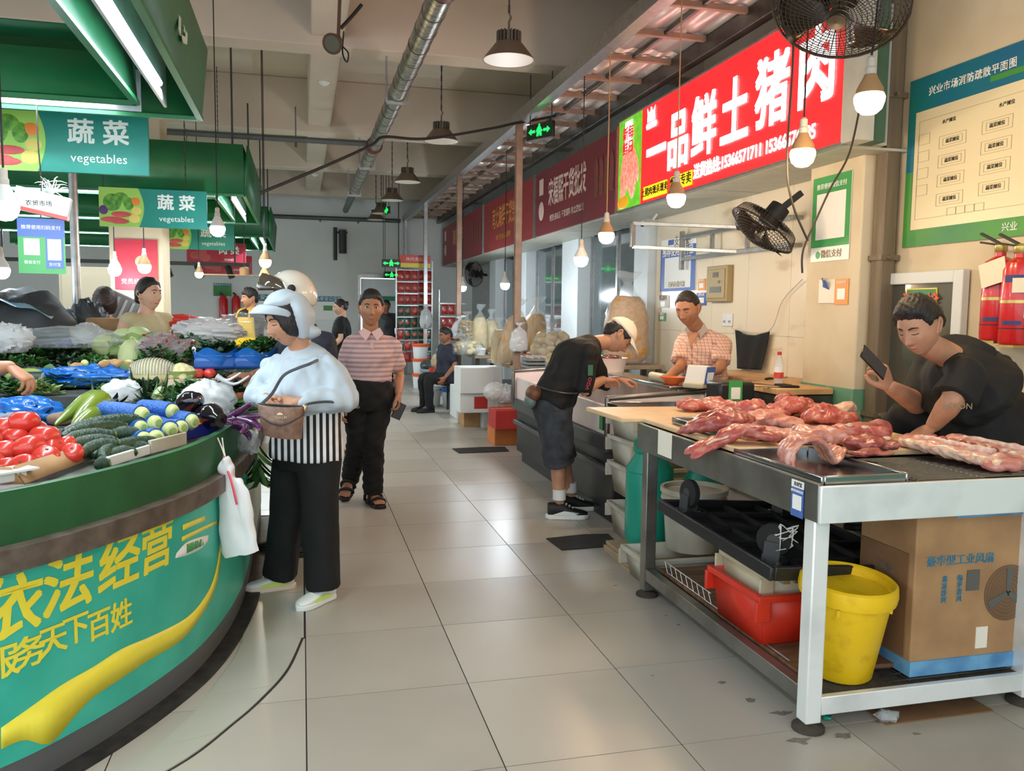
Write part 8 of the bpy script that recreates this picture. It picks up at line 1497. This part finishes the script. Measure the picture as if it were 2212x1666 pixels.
MB().prism([(-.045, .02), (.045, .02), (0, -.1)], .004, face(J['neck']+V((-.09, -.072, -.025)), (-.75, -.6, .4))).build('open_neck', 'skin_b', r5, world=True)
for s in 'RL': shoe_thing(r5, J['a'+s], (-.8, -.6), .26, 'black', 'black')
# 6. seller on the right with a phone
J = dict(head=(at(1986, 708, 2.98), (-.86, -.3, -.42), (-.4, -.05, 1), 1.0), neck=at(2052, 770, 3.02), chest=at(2095, 842, 3.04), pel=at(2150, 970, 3.08), hlat=(.35, -.9, 0), sL=at(2086, 812, 2.86), sR=at(2010, 780, 3.24), eL=at(2056, 868, 2.84), wL=at(2014, 922, 2.96), eR=at(1984, 872, 3.2), wR=at(1922, 836, 3.05), hL=((-.75, -.1, -.35), (-.45, -.2, .9), (25, 30, 20)), hR=((-.55, -.15, .75), (.2, -.95, .2), ((50, 60, 35), (48, 58, 35), (46, 56, 35), (44, 54, 30))), kR=at(1950, 898, 3.3), aR=at(1965, 1010, 3.32), hsize=1.0)
J['kL'] = V((2.78, 3.0, .55)); J['aL'] = V((2.9, 3.0, .1)); J['aR'] = V((2.78, 3.5, .45)); J['base'] = (J['pel'].x, J['pel'].y, 0)
J['kR'] = at(1952, 905, 3.35)
r6, HT, _ = person('person', 'young seller in black looking at his phone, one hand on the meat table', J, 'skin_a', 'short', top='charcoal_cloth', bottom='black_cloth', sleeve=.86, seed=61, eyes='down', hthick=.02, build=(1.3, 1.45), arm_r=1.2, hem=-.06, loose=.03, pant_r=(.11, .085, .085), short_to=.0, belly=.05, pant_name='shorts')
MB().loft([(J['neck']+V((.05, .03, .05)), V((.05, -.09, 0)), V((.02, .02, .05))), (J['neck']+V((.09, .03, .02)), V((.07, -.13, 0)), V((.03, .03, .05)))], 16, sub=2).build('hood', 'charcoal_cloth', r6, world=True, bevel=.01)
text('MOON', .03, 'ink_soft', face(at(2070, 878, 2.78), (-.35, -1, 0)), r6, 'lettering', world=True)
for s, d in (('L', (-.8, -.4)), ('R', (-1, 0, .36))): shoe_thing(r6, J['a'+s], d, .26, 'black', 'black')
t = thing('mobile_phone', 'black phone held up by the young seller in black', 'phone', at(1887, 783, 3.0)); MB().box((-.036, -.078, -.004), (.036, .078, .004), face((0, 0, 0), (.3, -.85, .35), (-.75, 0, .65))).build('slab', 'black_gloss', t, bevel=.004); MB().box((-.033, -.074, .004), (.033, .074, .0052), face((0, 0, 0), (.3, -.85, .35), (-.75, 0, .65))).build('screen', 'dark_grey', t)
st = thing('stool', 'dark stool under the young seller with the phone', 'stool', (3.03, 3.1, 0)); MB().lathe([(0, .62), (.15, .62), (.16, .64), (.15, .66), (0, .66)], 20).build('seat', 'dark_grey', st)
for k in range(4): a = math.pi/4+k*math.pi/2; MB().bar((.1*math.cos(a), .1*math.sin(a), .62), (.17*math.cos(a), .17*math.sin(a), 0), .025).build('leg', 'dark_grey', st)
bx_r = tag(MB().box((2.66, 3.3, 0), (3.0, 3.7, .36)).build('foot_crate', 'dirty_white', bevel=.01), "upturned dirty white crate under the seller's raised foot", 'crate')
# 7. vendor woman in beige
def shod(root, J, f):
    for s in 'RL': shoe_thing(root, J['a'+s], f, .26, 'black', 'black')
def standing(px, Y, top, fdir, h, sc_=1., arms=None):
    """joints of an upright figure from its crown pixel, its distance and its height"""
    c = at(px, top, Y); x0, y0 = c.x, Y; f = V((fdir[0], fdir[1], 0)).normalized(); r = V((f.y, -f.x, 0)); b = V((x0, y0, 0)); k = h/1.68
    P = lambda a, q, zz: b+r*a*k+f*q*k+V((0, 0, zz*k))
    d = dict(head=(P(0, .02, 1.56), tuple(f), (0, 0, 1), k), neck=P(0, -.01, 1.415), chest=P(0, 0, 1.24), pel=P(0, 0, .93), sR=P(.17, 0, 1.36), sL=P(-.17, 0, 1.36), eR=P(.24, -.02, 1.1), eL=P(-.24, -.02, 1.1), wR=P(.22, .14, .92), wL=P(-.22, .14, .92), kR=P(.1, .01, .5), kL=P(-.1, .01, .5), aR=P(.1, 0, .09), aL=P(-.1, 0, .09)); d['base'] = b; d['hsize'] = k
    if arms: d.update({q: P(*v) for q, v in arms.items()})
    d['hR'] = ((d['wR']-d['eR']), tuple(r)); d['hL'] = ((d['wL']-d['eL']), tuple(-r)); return d
J = standing(318, 6.55, 605, (.62, -.78), 1.62, arms=dict(wR=(.26, .02, .86), eR=(.25, -.03, 1.1), wL=(-.05, .3, 1.12), eL=(-.22, .1, 1.08))); J['head'] = (J['head'][0], (.8, -.6, .02), (0, 0, 1), .97)
r7, HT, _ = person('person', 'vendor woman in a beige sleeveless top behind the vegetables', J, 'skin_d', 'bun', top='beige_cloth', bottom='black_cloth', sleeve=.18, seed=71, hv=.012, cv=.014, handv=.006)
shod(r7, J, (.62, -.78)); MB(HT).ell((0, -.1, -.03), .035).build('hair_bun', 'hair_black', r7, world=True); text('YSG', .04, mat('print_green', (60, 120, 90), .6), face(J['chest']+V((.07, -.135, .0)), (.62, -.78, 0)), r7, world=True)
# 8. stallholder in a yellow apron
J = standing(541, 11.2, 628, (-.55, -.83), 1.66, arms=dict(wL=(-.5, .25, 1.08), eL=(-.36, .05, 1.18), wR=(.3, .1, .95), eR=(.26, -.03, 1.15))); J['head'] = (J['head'][0], (-.9, -.4, -.08), (0, 0, 1), 1)
r8, HT, _ = person('person', 'stallholder in a black T-shirt and yellow apron', J, 'skin_a', 'fringe', top='black_cloth', bottom='black_cloth', sleeve=.8, seed=81, hv=.014, cv=.016, handv=.007, hthick=.022)
shod(r8, J, (-.55, -.83)); f = V((-.55, -.83, 0)).normalized(); r = V((f.y, -f.x, 0)); c = J['chest']
apn = thing('bib_apron', 'yellow bib apron with a dark logo patch on the far stallholder', 'apron', c+f*.16-V((0, 0, .3)))
MB().grid(lambda u, v: c+r*((u-.5)*(.24+.12*v))+f*(.165-.12*abs(u-.5)**2*2+.02*v)+V((0, 0, .08-.5*v)), 10, 12).build('bib', 'apron_yellow', apn, world=True, solid=.006)
for sx in (-1, 1): MB().tube([c+r*(.1*sx)+f*.165+V((0, 0, .07)), c+r*(.08*sx)+f*.13+V((0, 0, .16)), J['neck']+r*.06*sx+V((0, 0, .03))], .012, 6, sub=3).build('strap', 'apron_yellow', apn, world=True)
MB().box((-.08, -.03, 0), (.08, .03, .004), face(c+f*.19+V((0, 0, -.12)), f)).build('logo_patch', 'ink', apn, world=True); text('农家肉', .035, 'apron_yellow', face(c+f*.197+V((0, 0, -.12)), f), apn, world=True)
# 9-12. small figures in the distance
J = standing(738, 12.2, 656, (-.95, .2), 1.55); J['head'] = (J['head'][0], (-1, -.1, -.15), (0, 0, 1), .95)
r9, HT, _ = person('person', 'small woman with a hair bun in dark clothes near the end wall', J, 'skin_d', 'bun', top='black_cloth', bottom='black_cloth', sleeve=.8, seed=91, hv=.018, cv=.02, handv=.009); shod(r9, J, (-.95, .2)); MB(HT).ell((0, -.1, .05), .04).build('hair_bun', 'hair_black', r9, world=True)
J = standing(965, 11.6, 695, (-.9, -.3), 1.5); dz_ = .33
for k in list(J):
    if k in ('neck', 'chest', 'pel', 'sR', 'sL', 'eR', 'eL', 'wR', 'wL', 'kR', 'kL'): J[k] = V(J[k])-V((0, 0, dz_ if k[0] != 'k' else -.02))
J['head'] = (V(J['head'][0])-V((0, 0, dz_)), (-.95, -.3, -.2), (0, 0, 1), .95)
for s in 'RL': J['k'+s] = V(J['k'+s])+V((-.3, -.1, 0)); J['a'+s] = V(J['a'+s])+V((-.3, -.1, 0))
q_ = person('person', 'seated shopkeeper in dark blue among the dry goods', J, 'skin_c', 'short', top='navy_cloth', bottom='black_cloth', sleeve=.8, seed=101, hv=.018, cv=.02, handv=.009)
shod(q_[0], J, (-.9, -.3)); J = standing(834, 16.5, 660, (.1, -1), 1.6); q_ = person('person', 'distant dark figure coming in through the far doorway', J, 'skin_c', 'short', top='dark_grey', bottom='black_cloth', sleeve=.8, seed=111, hv=.02, cv=.022, handv=.01)
shod(q_[0], J, (.1, -1)); J = standing(226, 7.36, 640, (-.3, 1), 1.55); q_ = person('person', 'person with long reddish brown hair seen from behind among the cartons', J, 'skin_a', 'bob', 'hair_brown', top='dark_grey', bottom='black_cloth', sleeve=.8, seed=121, hv=.018, cv=.02, handv=.009, hthick=.025)
shod(q_[0], J, (-.3, 1))
# 13. seller at the left frame edge whose hand reaches in
J = dict(head=(at(-205, 640, 4.1), (.9, -.3, -.3), (0, 0, 1), 1), neck=at(-200, 725, 4.1), chest=at(-225, 800, 4.1), pel=at(-250, 920, 4.1), sR=at(-190, 775, 3.95), sL=at(-215, 765, 4.28), eR=at(-90, 810, 3.75), wR=at(20, 792, 3.78), eL=at(-120, 830, 4.2), wL=at(-60, 850, 4.0), hR=((.75, -.2, -.55), (.5, -.2, .8), (40, 45, 30)), hL=((.8, -.3, -.3), (0, 0, 1)))
J['base'] = (J['pel'].x, J['pel'].y, 0); p0 = J['pel']
for s, q in (('R', -.09), ('L', .09)): J['k'+s] = V((p0.x, p0.y+q, .45)); J['a'+s] = V((p0.x, p0.y+q, .09))
q_ = person('person', 'seller at the left frame edge reaching a hand onto the winter melon', J, 'skin_b', 'short', top='dark_grey', bottom='black_cloth', sleeve=.8, seed=131, hv=.01, cv=.015)
shod(q_[0], J, (1, -.2))
stl = thing('stool', 'dark stool of the seated shopkeeper among the dry goods', 'stool', (2.14, 11.62, 0)); MB().box((-.15, -.15, .4), (.15, .15, .44)).build('seat', 'dark_grey', stl)
for a_, b_ in ((-1, -1), (1, -1), (1, 1), (-1, 1)): MB().box((.12*a_-.015, .12*b_-.015, 0), (.12*a_+.015, .12*b_+.015, .4)).build('leg', 'dark_grey', stl)
